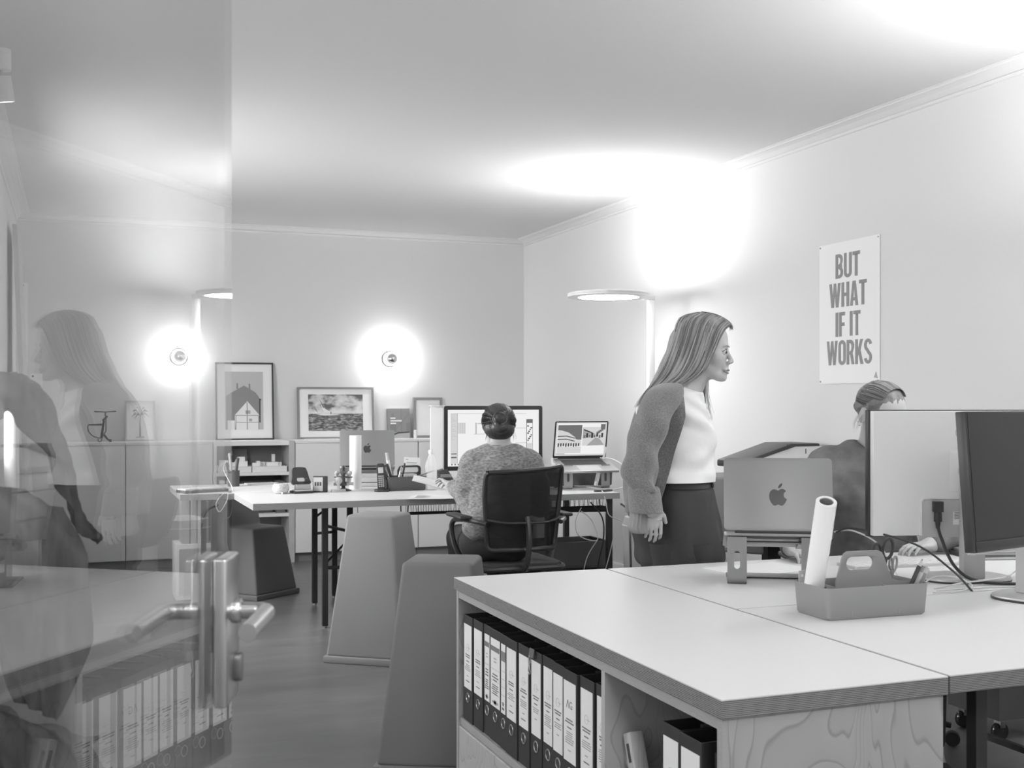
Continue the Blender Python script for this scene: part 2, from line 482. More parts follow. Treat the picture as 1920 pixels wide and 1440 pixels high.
# ------------------------------------------------------------------ lamps
def floor_lamp(label, x, y, rz, up='lamp_up'):
    t = thing('floor_lamp', label, 'lamp', (x, y, 0), rz, 'disc floor lamps')
    MB().box(-0.36, 0.06, -0.16, 0.16, 0, 0.012).build('base', 'white', t, bevel=0.004)
    MB().box(-0.022, 0.022, -0.018, 0.018, 0.0, 1.945).build('pole', 'white', t, bevel=0.004)
    MB().box(-0.06, 0.022, -0.02, 0.02, 1.945, 1.972).build('joint', 'white', t, bevel=0.003)
    hx = -0.305
    hd = MB().lathe([(0.195, 1.952), (0.250, 1.950), (0.262, 1.955), (0.262, 1.963), (0.257, 1.966), (0.262, 1.969), (0.262, 1.977), (0.25, 1.982), (0.225, 1.982), (0.225, 1.975), (0.195, 1.958), (0.195, 1.952)], 64, Tm((hx, 0, 0)), caps=False)
    h = hd.build('lamp_head', 'white', t, smooth=True)
    MB().lathe([(0.0, 1.9525), (0.205, 1.9525), (0.205, 1.960), (0.0, 1.960)], 48, Tm((hx, 0, 0))).build('diffuser', 'lamp_down', h)
    MB().lathe([(0.0, 1.970), (0.205, 1.970), (0.205, 1.974), (0.0, 1.974)], 48, Tm((hx, 0, 0))).build('uplight_panel', up, h)
    return t
floor_lamp('white disc floor lamp glowing against the right wall behind the standing woman', 3.52, 6.72, 0.0)
floor_lamp('white disc floor lamp at the right wall outside the picture', 3.62, 2.55, 0.0, 'lamp_up_near')

def sconce(label, x, z):
    t = thing('wall_light', label, 'lamp', (x, YB, z), 0, 'bulb wall lights')
    MB().lathe([(0.062, 0), (0.064, 0.003), (0.064, 0.022), (0.058, 0.026), (0.02, 0.026)], 32, Tm(rx=R(90))).build('wall_plate', 'dark_grey', t, smooth=True)
    MB().cyl((0, -0.024, 0), (0, -0.045, 0), 0.016, n=16).build('socket', 'white', t)
    c = -0.080
    back = [(0.0005, -0.049)] + [(0.049 * math.sin(R(a)), -0.049 * math.cos(R(a))) for a in range(20, 97, 6)]
    front = [(0.0492 * math.sin(R(a)), -0.0492 * math.cos(R(a))) for a in range(92, 180, 8)] + [(0.0005, 0.0492)]
    MB().lathe(back, 32, Tm((0, c, 0), rx=R(90))).build('bulb', 'bulb', t, smooth=True, ang=80)
    MB().lathe(front, 32, Tm((0, c, 0), rx=R(90))).build('mirror_crown', 'chrome', t, smooth=True, ang=80)
sconce('round wall light with a mirror-capped bulb above the sailing picture', 2.54, 1.65)
sconce('round wall light with a mirror-capped bulb seen through the glass door', 0.795, 1.645)

t = thing('ceiling_spot', 'white cylindrical swivel spotlight on the ceiling at the left edge', 'lamp', (-0.275, 5.19, ZC))
MB().lathe([(0.035, -0.085), (0.037, -0.083), (0.037, 0.0)], 24).build('mount', 'white', t, smooth=True)
MB().cyl((0, 0, -0.085), (0, 0, -0.115), 0.006).build('swivel', 'steel', t)
sp = Tm((0, 0, -0.11), rx=R(10), ry=R(-8))
MB().lathe([(0.036, 0.0), (0.037, -0.002), (0.037, -0.10), (0.033, -0.103), (0.030, -0.09), (0.030, -0.004)], 24, sp).build('spot_body', 'white', t, smooth=True)
MB().lathe([(0.0, -0.05), (0.028, -0.05), (0.028, -0.052), (0.0, -0.052)], 20, sp).build('spot_lens', 'spot_glow', t)

def added_fill_panel(label, x, y):  # unseen panel added to brighten surfaces that face the camera
    t = thing('ceiling_light', label, 'lamp', (x, y, ZC), 0, 'flat ceiling lights')
    MB().plate([(-0.62, -0.17), (0.62, -0.17), (0.62, 0.17), (-0.62, 0.17)], [[(-0.60, -0.15), (0.60, -0.15), (0.60, 0.15), (-0.60, 0.15)]], -0.05, 0.0, None, 'xy').build('frame', 'white', t)
    MB().box(-0.60, 0.60, -0.15, 0.15, -0.04, -0.035).build('diffuser', 'panel', t)
added_fill_panel('flat white ceiling light above the near desks outside the picture', 2.55, 0.95)
added_fill_panel('flat white ceiling light just inside the doorway outside the picture', 0.75, 0.75)

# ------------------------------------------------------------------ poster on the right wall
po = thing('poster', 'white poster with grey capital letters on the right wall', 'poster', (XR, 5.005, 1.75), R(-90))
# local x runs along the wall to the right, local y away from the room
MB().plate([(-0.25, -0.372), (0.25, -0.372), (0.25, 0.372), (-0.25, 0.372)], [], -0.004, -0.002).build('sheet', 'paper', po)
def arc(cx, cy, rx, ry, a0, a1, n=8):
    return [(cx + rx * math.cos(R(a0 + (a1 - a0) * i / n)), cy + ry * math.sin(R(a0 + (a1 - a0) * i / n))) for i in range(n + 1)]
def letter(ch):
    """condensed bold capital in a box of height 1; returns width and a list of (outline, holes)"""
    s = 0.135
    def bar(x0, x1, y0, y1): return ([(x0, y0), (x1, y0), (x1, y1), (x0, y1)], [])
    if ch == 'I': return 0.16, [bar(0.0, 0.16, 0, 1)]
    if ch == 'T': return 0.40, [bar(0.125, 0.275, 0, 0.87), bar(0, 0.40, 0.855, 1)]
    if ch == 'H': return 0.43, [bar(0, .15, 0, 1), bar(.28, .43, 0, 1), bar(.14, .29, .43, .57)]
    if ch == 'F': return 0.35, [bar(0, .15, 0, 1), bar(.14, .35, .855, 1), bar(.14, .32, .43, .57)]
    if ch == 'U':
        o = [(0, 1), (0, .2)] + arc(.215, .2, .215, .21, 180, 360, 12) + [(.43, 1), (.285, 1), (.285, .2)] + arc(.215, .2, .07, .075, 360, 180, 8) + [(.145, 1)]
        return 0.43, [(o, [])]
    if ch == 'O':
        o = arc(.215, .78, .215, .23, 0, 180, 12) + arc(.215, .22, .215, .23, 180, 360, 12)
        h = arc(.215, .78, .07, .09, 0, 180, 8) + arc(.215, .22, .07, .09, 180, 360, 8)
        return 0.43, [(o, [h])]
    if ch == 'B':
        o = [(0, 0)] + arc(.21, .24, .22, .24, 270, 405, 8) + arc(.20, .76, .21, .24, -45, 90, 8) + [(0, 1)]
        h1 = [(.145, .13), (.2, .13)] + arc(.2, .25, .085, .12, 270, 450, 6) + [(.145, .45)]
        h2 = [(.145, .57), (.19, .57)] + arc(.19, .72, .085, .14, 270, 450, 6) + [(.145, .87)]
        return 0.43, [(o, [h1, h2])]
    if ch == 'R':
        o = [(0, 0), (.145, 0), (.145, .40), (.2, .40), (.29, 0), (.44, 0), (.335, .45)] + arc(.21, .74, .215, .26, -40, 90, 10) + [(0, 1)]
        h = [(.145, .53), (.2, .53)] + arc(.2, .70, .08, .16, 270, 450, 6) + [(.145, .87)]
        return 0.44, [(o, [h])]
    if ch == 'A':
        o = [(0, 0), (.145, 0), (.165, .2), (.275, .2), (.295, 0), (.44, 0), (.305, 1), (.135, 1)]
        return 0.44, [(o, [[(.18, .33), (.26, .33), (.22, .75)]])]
    if ch == 'W':
        o = [(.12, 0), (.265, 0), (.32, .55), (.375, 0), (.52, 0), (.64, 1), (.495, 1), (.445, .42), (.385, 1), (.255, 1), (.195, .42), (.145, 1), (0, 1)]
        return 0.64, [(o, [])]
    if ch == 'K':
        o = [(0, 0), (.145, 0), (.145, .30), (.19, .40), (.29, 0), (.445, 0), (.29, .57), (.43, 1), (.28, 1), (.145, .60), (.145, 1), (0, 1)]
        return 0.44, [(o, [])]
    if ch == 'S':
        cl = arc(.215, .74, .145, .19, 10, 250, 14) + arc(.215, .25, .145, .19, 70, -170, 14)
        L = []; Rr_ = []
        for i, p in enumerate(cl):
            a = cl[max(i - 1, 0)]; c = cl[min(i + 1, len(cl) - 1)]
            dx, dy = c[0] - a[0], c[1] - a[1]; l = math.hypot(dx, dy)
            L.append((p[0] - dy / l * .07, p[1] + dx / l * .066)); Rr_.append((p[0] + dy / l * .07, p[1] - dx / l * .066))
        return 0.43, [(L + Rr_[::-1], [])]
    return 0.18, []
for txt, zt, xl, xr_ in (('BUT', 0.310, -0.108, 0.094), ('WHAT', 0.158, -0.162, 0.148), ('IF IT', 0.003, -0.108, 0.098), ('WORKS', -0.146, -0.184, 0.19)):
    ws = [letter(c)[0] for c in txt]; gap = 0.05
    tot = sum(ws) + gap * (len(txt) - 1); hgt = 0.128; kx = (xr_ - xl) / tot
    x = 0
    for c, w in zip(txt, ws):
        if c != ' ':
            mb = MB()
            for o, hs in letter(c)[1]:
                mb.plate([(xl + (x + p[0]) * kx, zt - hgt + p[1] * hgt) for p in o], [[(xl + (x + p[0]) * kx, zt - hgt + p[1] * hgt) for p in h] for h in hs], -0.0055, -0.004)
            mb.build('letter', 'mid_grey', po)
        x += w + gap
for px, pz in ((-0.24, 0.36), (0.24, 0.36), (-0.24, -0.36), (0.24, -0.36)):
    MB().cyl((px, -0.004, pz), (px, -0.009, pz), 0.004, n=10).build('pin', 'steel', po)
MB().plate([(0.205, -0.345), (0.235, -0.35), (0.222, -0.315)], [], -0.0055, -0.004).build('corner_mark', 'ink_pale', po)
# ------------------------------------------------------------------ near block: low cabinet with binders and two desks
TZ = 0.745
wt = thing('worktop', 'pale plywood top with layered edges lying on the binder cabinet', 'worktop', (1.088, 1.806, 0))
MB().box(0, 0.509, 0, 1.559, 0.709, 0.7432).build('core', 'ply_dark', wt, bevel=0.0008, seg=1)
MB().box(0.0006, 0.5084, 0.0006, 1.5584, 0.7432, TZ).build('laminate_sheet', 'laminate', wt)

cab = thing('binder_cabinet', 'low birch plywood cabinet full of black binders in the foreground', 'cabinet', (1.096, 1.814, 0))
LX, LY = 0.495, 1.545
MB().box(0, LX, 0, 0.018, 0, 0.709).build('end_panel', 'birch', cab)
MB().box(0.0, 0.0012, 0.0, 0.018, 0.0, 0.709, Tm((-0.0012, 0, 0))).build('end_panel_edge', 'ply_light', cab)
MB().box(0, LX, LY - 0.018, LY, 0, 0.709).build('end_panel', 'birch', cab)
MB().box(0.0, 0.0012, LY - 0.018, LY, 0.0, 0.709, Tm((-0.0012, 0, 0))).build('end_panel_edge', 'ply_light', cab)
MB().box(0, LX, 0.018, LY - 0.018, 0.685, 0.709).build('top_panel', 'ply_light', cab)
MB().box(0.006, LX, 0.018, LY - 0.018, 0.300, 0.323).build('shelf', 'ply_light', cab)
MB().box(LX - 0.012, LX, 0.018, LY - 0.018, 0.02, 0.685).build('back_panel', 'birch', cab)
MB().box(0.0, LX - 0.012, 0.495, 0.513, 0.323, 0.685).build('divider', 'birch_light', cab)
MB().box(0.02, LX, 0.018, LY - 0.018, 0.0, 0.03).build('plinth', 'birch', cab)
for y0, y1 in ((0.020, 0.502), (0.506, 1.013), (1.017, LY - 0.02)):
    MB().box(0.0, 0.018, y0, y1, 0.032, 0.297).build('drawer_front', 'birch_light', cab, bevel=0.001, seg=1)

def desk(label, x0, x1, y0, y1, legs, group):
    d = thing('desk', label, 'desk', (x0, y0, 0), 0, group)
    MB().box(0, x1 - x0, 0, y1 - y0, 0.709, 0.7432).build('tabletop', 'ply_dark', d, bevel=0.0008, seg=1)
    MB().box(0.0006, x1 - x0 - 0.0006, 0.0006, y1 - y0 - 0.0006, 0.7432, TZ).build('laminate_sheet', 'laminate', d)
    for lx, ly in legs:
        MB().box(lx - x0 - 0.015, lx - x0 + 0.015, ly - y0 - 0.015, ly - y0 + 0.015, 0.012, 0.709).build('leg', 'black_satin', d, bevel=0.001, seg=1)
        MB().cyl((lx - x0, ly - y0, 0), (lx - x0, ly - y0, 0.012), 0.012, n=12).build('foot', 'steel', d)
    return d
d1 = desk('near half of the pale plywood desk pair with the grey tool caddy on it', 1.606, 3.20, 1.811, 2.584, ((1.80, 1.95), (1.80, 2.45), (2.99, 1.95), (2.99, 2.45)), 'desks of the near desk pair')
d2 = desk('far half of the pale plywood desk pair under the white monitor and keyboard', 1.606, 3.20, 2.589, 3.362, ((1.80, 2.72), (1.80, 3.23), (2.99, 2.72), (2.99, 3.23)), 'desks of the near desk pair')
for d, yy in ((d1, (0.139, 0.639)), (d2, (0.132, 0.642))):
    for lx in (0.196, 1.386):
        MB().box(lx - 0.01, lx + 0.01, yy[0], yy[1], 0.10, 0.12).build('cross_bar', 'black_satin', d)
        MB().box(lx - 0.01, lx + 0.01, yy[0], yy[1], 0.68, 0.70).build('cross_bar', 'black_satin', d)

# ------------------------------------------------------------------ lever arch binders
def label_print(w, kind, rnd):
    """rows of illegible print on a spine label, returned as (dark, pale) builders; local y across, z up, on the plane x=0"""
    dk, pl = MB(), MB()
    def row(mb, z, ww, h): mb.box(-0.0006, 0.0, -ww / 2, ww / 2, z - h / 2, z + h / 2)
    W = w - 0.02
    if kind == 'head':
        row(dk, 0.262, W, 0.014)
        for k, z in enumerate((0.235, 0.226)): row(pl, z, W * 0.3, 0.003)
        for z in (0.205, 0.172, 0.135): row(pl, z, W, 0.0006)
        for k in range(3): row(dk, 0.19 - k * 0.008, W * rnd.uniform(.4, .8), 0.0035)
        for k in range(5): row(dk, 0.16 - k * 0.006, W * rnd.uniform(.5, .85), 0.003)
        row(dk, 0.112, W * 0.28, 0.012); row(pl, 0.112, W * 0.7, 0.006)
    elif kind == 'grey':
        for k in range(5): row(pl, 0.215 - k * 0.022, W, 0.0006)
        row(dk, 0.125, W * 0.35, 0.010); row(dk, 0.112, W * 0.6, 0.006)
    else:
        zc = 0.222 if kind != 'AG' else 0.235
        if kind != 'AG':
            for i in range(20):
                a0, a1 = 2 * PI * i / 20, 2 * PI * (i + 1) / 20
                rr = min(0.0105, W * 0.3)
                pl.tube([(-0.0004, rr * math.cos(a0), zc + rr * math.sin(a0)), (-0.0004, rr * math.cos(a1), zc + rr * math.sin(a1))], 0.0003, 4)
            pl.box(-0.0006, 0, -W * 0.36, 0.002, zc - 0.0005, zc + 0.0003)
        z = 0.200
        for k in range(2): row(dk, z, W * rnd.uniform(.55, .8), 0.0032); z -= 0.0065
        z -= 0.006; row(dk, z, W * 0.4, 0.003); z -= 0.011
        for k in range(rnd.choice((3, 4, 6))): row(pl, z, W * rnd.uniform(.5, .85), 0.0024); z -= 0.0052
        z -= 0.012; row(pl, z, W * 0.25, 0.0026)
        if rnd.random() < .5: row(dk, z - 0.016, W * 0.5, 0.003)
    return dk, pl
def binder(label, x, y, z, w, kind, h=0.316, dep=0.285, group='black binders in the long row'):
    rnd = random.Random(int(y * 1000))
    t = thing('lever_arch_binder', label, 'binder', (x, y, z), 0, group)
    cv = MB().box(0, 0.0028, -w / 2, w / 2, 0, h).box(0.0028, dep, -w / 2, -w / 2 + 0.0025, 0, h).box(0.0028, dep, w / 2 - 0.0025, w / 2, 0, h)
    cv.build('cover', 'card', t, bevel=0.0009, seg=1)
    MB().box(0.03, dep - 0.012, -w / 2 + 0.004, w / 2 - 0.008 - rnd.uniform(0, .015), 0.004, h - 0.022).build('paper_block', 'felt', t)
    mech = MB().box(0.06, 0.17, -w / 2 + 0.006, -w / 2 + 0.012, h - 0.03, h - 0.012)
    mech.tube([(0.10, -w / 2 + 0.012, h - 0.02), (0.13, 0, h - 0.013), (0.16, w / 2 - 0.02, h - 0.013)], 0.0022, 6)
    mech.box(0.07, 0.19, -0.004, 0.006, h - 0.018, h - 0.006)
    mech.build('lever_mechanism', 'steel', t)
    if kind:
        lw = w - 0.014; z1 = 0.290; z0 = 0.099
        lb = MB().box(-0.0008, 0, -lw / 2, lw / 2, z0, z1).build('spine_label', 'paper', t)
        dk, pl = label_print(w, kind, rnd)
        sh = Tm((-0.0008, 0, 0))
        if dk.v: dk.v = [tuple(sh @ Vector(p)) for p in dk.v]; dk.build('print', 'ink_soft', lb, kind='stuff')
        if pl.v: pl.v = [tuple(sh @ Vector(p)) for p in pl.v]; pl.build('print', 'ink_pale', lb, kind='stuff')
        if kind == 'AG':
            vs_, fs_ = text_mesh('\u039bG', 0.026)
            MB().add([(-0.0014, -p[0], 0.235 + p[1]) for p in vs_], fs_).build('lettering', 'ink_soft', lb)
        if kind == 'grey':
            MB().box(-0.0014, -0.0008, -lw / 2, lw / 2, 0.243, 0.270).build('band', 'mid_grey', lb)
    MB().torus((0, 0, 0), 0.0135, 0.0018, 24, 6, Tm((-0.0006, 0, 0.072), ry=R(90))).build('finger_ring', 'steel', t, smooth=True)
    MB().cyl((-0.0004, 0, 0.072), (0.0026, 0, 0.072), 0.0125, n=20).build('finger_hole', 'black', t)
    return t
YE = [3.325, 3.241, 3.157, 3.099, 3.008, 2.959, 2.873, 2.792, 2.714, 2.641, 2.567, 2.481, 2.399, 2.330]
KD = ['ring', 'ring', 'head', 'head', 'grey', 'ring', 'ring', 'ring', 'ring', 'ring', 'AG', 'ring', 'ring']
ORD = ['first', 'second', 'third', 'fourth', 'fifth', 'sixth', 'seventh', 'eighth', 'ninth', 'tenth', 'eleventh', 'twelfth', 'last']
NOTE = ['with a ringed logo', 'with bold print', 'narrow with a dark heading stripe', 'wide with a dark heading stripe', 'narrow with a grey heading band', 'with a broad label', 'with a ringed logo',
        'with a wire clip', 'right of the clipped one', 'with print low on the label', 'lettered AG', 'with a ringed logo', 'against the divider']
XO = [0, .003, .006, .004, .002, 0.0, .003, .006, .008, .004, 0.0, .006, .010]
for i in range(13):
    w = YE[i] - YE[i + 1] - 0.002
    binder('black binder %s, %s from left in long row' % (NOTE[i], ORD[i]), 1.106 + XO[i], (YE[i] + YE[i + 1]) / 2, 0.323, w, KD[i])
binder('black binder with white label in the right compartment, left of two', 1.108, 2.030, 0.323, 0.074, 'ring', group='black binders in the right compartment')
binder('black binder with white label in the right compartment, right of two', 1.104, 1.945, 0.323, 0.084, 'ring', group='black binders in the right compartment')
binder('narrow black folder without label against the end panel', 1.125, 1.872, 0.323, 0.040, None, h=0.300, group='black binders in the right compartment')
# wire clip on the eighth binder
t = thing('binder_clip', 'silver wire clip pinched on top of the eighth binder', 'clip', (1.1095, 2.770, 0.640))
MB().add([(-0.006, -0.016, -0.018), (-0.006, 0.016, -0.018), (0.004, 0.016, -0.018), (0.004, -0.016, -0.018), (-0.002, -0.016, 0.004), (-0.002, 0.016, 0.004)],
         [(0, 1, 5, 4), (2, 3, 4, 5), (0, 4, 3), (1, 2, 5)]).build('clamp', 'steel_dark', t)
MB().tube(spline([(-0.007, -0.007, -0.015), (-0.010, -0.003, -0.04), (-0.010, -0.006, -0.055), (-0.010, 0, -0.062), (-0.010, 0.006, -0.055), (-0.010, 0.003, -0.04), (-0.007, 0.007, -0.015)], 6), 0.0011, 6).build('wire_handle', 'chrome', t, smooth=True)

# small tools in the right compartment
t = thing('wooden_block_tool', 'tilted wooden handled stamp leaning in the right compartment', 'stamp', (1.150, 2.195, 0.3235))
Mw = Tm((0, 0.0, 0.02), rx=R(-22))
MB().box(-0.017, 0.017, -0.018, 0.018, 0.0, 0.228, Mw).build('handle', 'birch_light', t, bevel=0.004)
MB().box(-0.0176, -0.017, -0.006, 0.006, 0.165, 0.205, Mw).box(-0.0176, -0.017, -0.004, 0.004, 0.09, 0.12, Mw).build('print', 'ink', t, kind='stuff')
MB().box(-0.022, 0.022, -0.035, 0.03, 0, 0.022).build('foot', 'black', t, bevel=0.003)
t = thing('perforator', 'chrome ball handled desk tool standing beside the wooden stamp', 'tool', (1.16, 2.290, 0.3235))
MB().box(-0.03, 0.03, -0.02, 0.02, 0, 0.02).box(-0.008, 0.008, -0.008, 0.008, 0.02, 0.12).build('body', 'dark_grey', t, bevel=0.003)
MB().ball((0, 0, 0.165), 0.021, 24, 14).build('ball_knob', 'chrome', t, smooth=True, ang=80)
MB().cyl((0, 0, 0.11), (0, 0, 0.15), 0.005, n=10).tube(spline([(-0.02, 0.03, 0.13), (-0.02, 0.0, 0.14), (0, -0.012, 0.138), (0.02, 0.0, 0.13)], 6), 0.004, 6).build('lever', 'steel_dark', t)
t = thing('tape_dispenser', 'black tape dispenser with a pale roll beside the right hand binders', 'dispenser', (1.21, 2.125, 0.3235), R(90))
MB().plate([(-0.07, 0), (0.07, 0), (0.075, 0.04), (0.065, 0.055), (0.03, 0.03), (0.0, 0.05), (-0.05, 0.10), (-0.068, 0.135), (-0.078, 0.135), (-0.078, 0.05)], [], -0.025, 0.025).build('body', 'black', t, bevel=0.003)
MB().torus((0, 0, 0), 0.034, 0.012, 28, 8, Tm((-0.01, 0, 0.085), rx=R(90))).build('tape_roll', 'light_grey', t, smooth=True)
MB().box(-0.082, -0.062, -0.022, 0.022, 0.115, 0.145, Tm(ry=R(-6))).build('cutter', 'light_grey', t)

# ------------------------------------------------------------------ rolling open shelf under the desk end
t = thing('rolling_shelf', 'dark stained wooden shelf on castors below the far desk end', 'shelf', (3.24, 3.395, 0))
for nm, bx in (('side', (0.0, 0.02, 0, 0.27, 0.105, 0.62)), ('side', (0.47, 0.49, 0, 0.27, 0.105, 0.62)), ('bottom', (0.0, 0.49, 0, 0.27, 0.085, 0.105)), ('top', (0.0, 0.49, 0, 0.27, 0.62, 0.64)), ('front', (0.02, 0.47, 0.0, 0.018, 0.105, 0.62))):
    MB().box(*bx).build(nm, 'box_dark', t)
for cx, cy in ((0.04, 0.04), (0.45, 0.04), (0.04, 0.23), (0.45, 0.23)):
    w = MB().lathe([(0.012, -0.012), (0.032, -0.012), (0.034, -0.008), (0.034, 0.008), (0.032, 0.012), (0.012, 0.012)], 20, Tm((cx, cy, 0.034), rx=R(90))).build('castor', 'black_gloss', t, smooth=True)
    MB().box(cx - 0.012, cx + 0.012, cy - 0.017, cy + 0.017, 0.05, 0.085).build('fork', 'steel_dark', w)

# ------------------------------------------------------------------ tapered plastic stools (tall table step and lower seat step)
def stool(label, cx, cy, rz, m):
    """local x points from the tall step to the seat step; origin under the middle"""
    t = thing('step_stool', label, 'stool', (cx, cy, 0), rz, 'tapered plastic stools')
    W0, W1 = 0.40, 0.25
    def wid(z): return W0 + (W1 - W0) * z / 0.72
    def sec(x, z): w = wid(z) / 2; return [(x, -w, z), (x, w, z)]
    # side profile, counter clockwise seen from -y
    pr = [(-0.335, 0.03), (-0.245, 0.72), (-0.005, 0.72), (0.025, 0.455), (0.235, 0.455), (0.31, 0.03)]
    vsL = [(x, -wid(z) / 2, z) for x, z in pr]; vsR = [(x, wid(z) / 2, z) for x, z in pr]
    n = len(pr); fs = [tuple(range(n)), tuple(range(2 * n - 1, n - 1, -1))]
    for i in range(n): fs.append((i, (i + 1) % n, n + (i + 1) % n, n + i))
    b = MB().add(vsL + vsR, fs)
    b.build('body', m, t, bevel=0.016, seg=4)
    w = wid(0.0) / 2 + 0.006
    MB().box(-0.347, 0.322, -w, w, 0.0, 0.034).build('base_rim', m, t, bevel=0.006, seg=2)
    return t
def place_stool(label, tx, ty, ax, m):
    L = math.hypot(*ax); ax = (ax[0] / L, ax[1] / L)
    return stool(label, tx + 0.125 * ax[0], ty + 0.125 * ax[1], math.atan2(ax[1], ax[0]), m)
place_stool('mid grey tapered plastic stool closest to the binder cabinet', 1.243, 3.97, (0.46, 0.89), 'stool_mid')
place_stool('light grey tapered plastic stool in front of the back table', 1.444, 5.69, (0.60, 0.80), 'stool_light')
place_stool('dark grey tapered stool showing its low seat under the back table', 0.985, 7.985, (0.62, -0.78), 'stool_dark')
# ------------------------------------------------------------------ shared builders: emblem, laptop, laptop stand
APPLE = [(.02, .30), (.10, .355), (.22, .395), (.35, .36), (.44, .27), (.36, .20), (.31, .08), (.33, -.05), (.40, -.14), (.48, -.19), (.42, -.34), (.33, -.48), (.22, -.56), (.10, -.54), (0, -.50), (-.10, -.54), (-.22, -.56), (-.34, -.46), (-.44, -.28), (-.49, -.05), (-.46, .15), (-.37, .30), (-.24, .37), (-.10, .35)]
LEAF = [(.02, .44), (.04, .56), (.12, .66), (.24, .72), (.22, .58), (.13, .48)]
def smooth2(poly, n=3):
    P = [Vector((p[0], p[1], 0)) for p in poly]; k = len(P); out = []
    for i in range(k):
        p0, p1, p2, p3 = P[i - 1], P[i], P[(i + 1) % k], P[(i + 2) % k]
        for j in range(n):
            t = j / n
            q = 0.5 * ((2 * p1) + (p2 - p0) * t + (2 * p0 - 5 * p1 + 4 * p2 - p3) * t * t + (3 * p1 - p0 - 3 * p2 + p3) * t ** 3)
            out.append((q.x, q.y))
    return out

def laptop(label, loc, rz, tilt, opening, m, screen=None, w=0.356, dpt=0.245, group='laptops on stands'):
    """hinge along local x at the origin, keyboard towards local -y, lid up; tilt raises the hinge edge"""
    t = thing('laptop', label, 'laptop', loc, rz, group)
    Mb = Tm(rx=R(tilt))
    MB().plate(rrect(-w / 2, w / 2, -dpt, 0, 0.012), [], -0.013, 0.0, Mb, 'xy').build('base', m, t, bevel=0.0015)
    kb = MB().box(-w * 0.39, w * 0.39, -dpt * 0.50, -dpt * 0.10, 0.0, 0.0008, Mb).build('keyboard', 'black', t)
    keys = MB()
    for r_ in range(5):
        for c_ in range(13):
            x = -w * 0.385 + c_ * w * 0.0595; y = -dpt * 0.485 + r_ * dpt * 0.077
            keys.box(x, x + w * 0.05, y, y + dpt * 0.06, 0.0008, 0.0018, Mb)
    keys.build('key_caps', 'dark_grey', kb, kind='stuff')
    MB().box(-w * 0.2, w * 0.2, -dpt * 0.93, -dpt * 0.56, 0.0, 0.0004, Mb).build('trackpad', 'alu_light', t)
    Ml = Tm((0, 0.002, 0.002), rx=R(tilt + opening - 90))   # lid local: z up the lid, y outward
    lid = MB().plate(rrect(-w / 2, w / 2, 0.0, dpt * 0.985, 0.012), [], 0.0, 0.006, Ml, 'xz').build('lid', m, t, bevel=0.0012)
    lg = MB(); s = 0.052
    lg.plate([(p[0] * -s, dpt * 0.47 + p[1] * s) for p in smooth2(APPLE)], [], 0.006, 0.0066, Ml).build('emblem', 'logo', lid)
    MB().plate([(p[0] * -s, dpt * 0.47 + p[1] * s) for p in smooth2(LEAF)], [], 0.006, 0.0066, Ml).build('emblem_leaf', 'logo', lid)
    MB().plate(rrect(-w / 2 + 0.002, w / 2 - 0.002, 0.002, dpt * 0.975, 0.010), [], -0.0008, 0.0, Ml).build('bezel', 'black_gloss', lid)
    MB().box(-w / 2 + 0.010, w / 2 - 0.010, -0.0012, -0.0008, 0.018, dpt * 0.95, Ml).build('screen', screen or 'screen_dark', lid)
    MB().cyl((-w * 0.4, 0.003, 0), (w * 0.4, 0.003, 0), 0.0045, n=10).build('hinge', 'black', t)
    return t, Ml, lid

def stand(label, loc, rz, h, m, gap=0.285, group='laptop stands'):
    """two slotted uprights facing local +y, feet and tray arms reaching towards local -y"""
    t = thing('laptop_stand', label, 'stand', loc, rz, group)
    for s in (-1, 1):
        x = s * gap / 2; w = 0.028
        leg = MB()
        slot = rrect(x - 0.0085, x + 0.0085, 0.045, 0.098, 0.0084, 6)
        leg.plate([(x - w, 0.018), (x + w, 0.018), (x + w, h - 0.004), (x - w, h - 0.004)], [slot], -0.004, 0.0)
        lg = leg.build('upright', m, t)
        ft = MB(); pr = [(0.0, 0.018)] + [(-0.018 + 0.018 * math.cos(R(a)), 0.018 - 0.018 * math.sin(R(a))) for a in range(15, 91, 15)] + [(-0.20, 0.0), (-0.20, 0.004), (-0.018, 0.004)] + [(-0.018 + 0.014 * math.cos(R(a)), 0.018 - 0.014 * math.sin(R(a))) for a in range(90, 0, -15)] + [(-0.004, 0.018)]
        ft.plate(pr, [], x - w, x + w, None, 'yz').build('foot', m, t)
        ar = MB(); a = R(15)
        ar.plate([(0.0, h), (-0.21 * math.cos(a), h - 0.21 * math.sin(a)), (-0.21 * math.cos(a), h - 0.21 * math.sin(a) + 0.022), (-0.214 * math.cos(a), h - 0.21 * math.sin(a) + 0.022), (-0.215 * math.cos(a), h - 0.215 * math.sin(a) - 0.003), (0.0, h - 0.004)], [], x - w, x + w, None, 'yz')
        ar.build('tray_arm', m, t)
    MB().box(-gap / 2 - 0.028, gap / 2 + 0.028, -0.19, -0.12, 0.0042, 0.008).build('cross_plate', m, t, bevel=0.001)
    MB().box(-gap / 2 - 0.028, gap / 2 + 0.028, -0.06, -0.02, h - 0.022, h - 0.018).build('tray_bar', m, t)
    return t

# laptop whose lid faces the camera on the far desk
RZ1 = R(180 - 30)
stand('aluminium laptop stand with slotted legs on the far desk', (1.915, 2.885, TZ), RZ1, 0.140, 'alu_dark', gap=0.212)
laptop('grey laptop with dark fruit emblem, seen from behind next to the standing woman', (1.926, 2.879, TZ + 0.156), RZ1, 15, 90, 'alu_dark', w=0.3126, dpt=0.221)

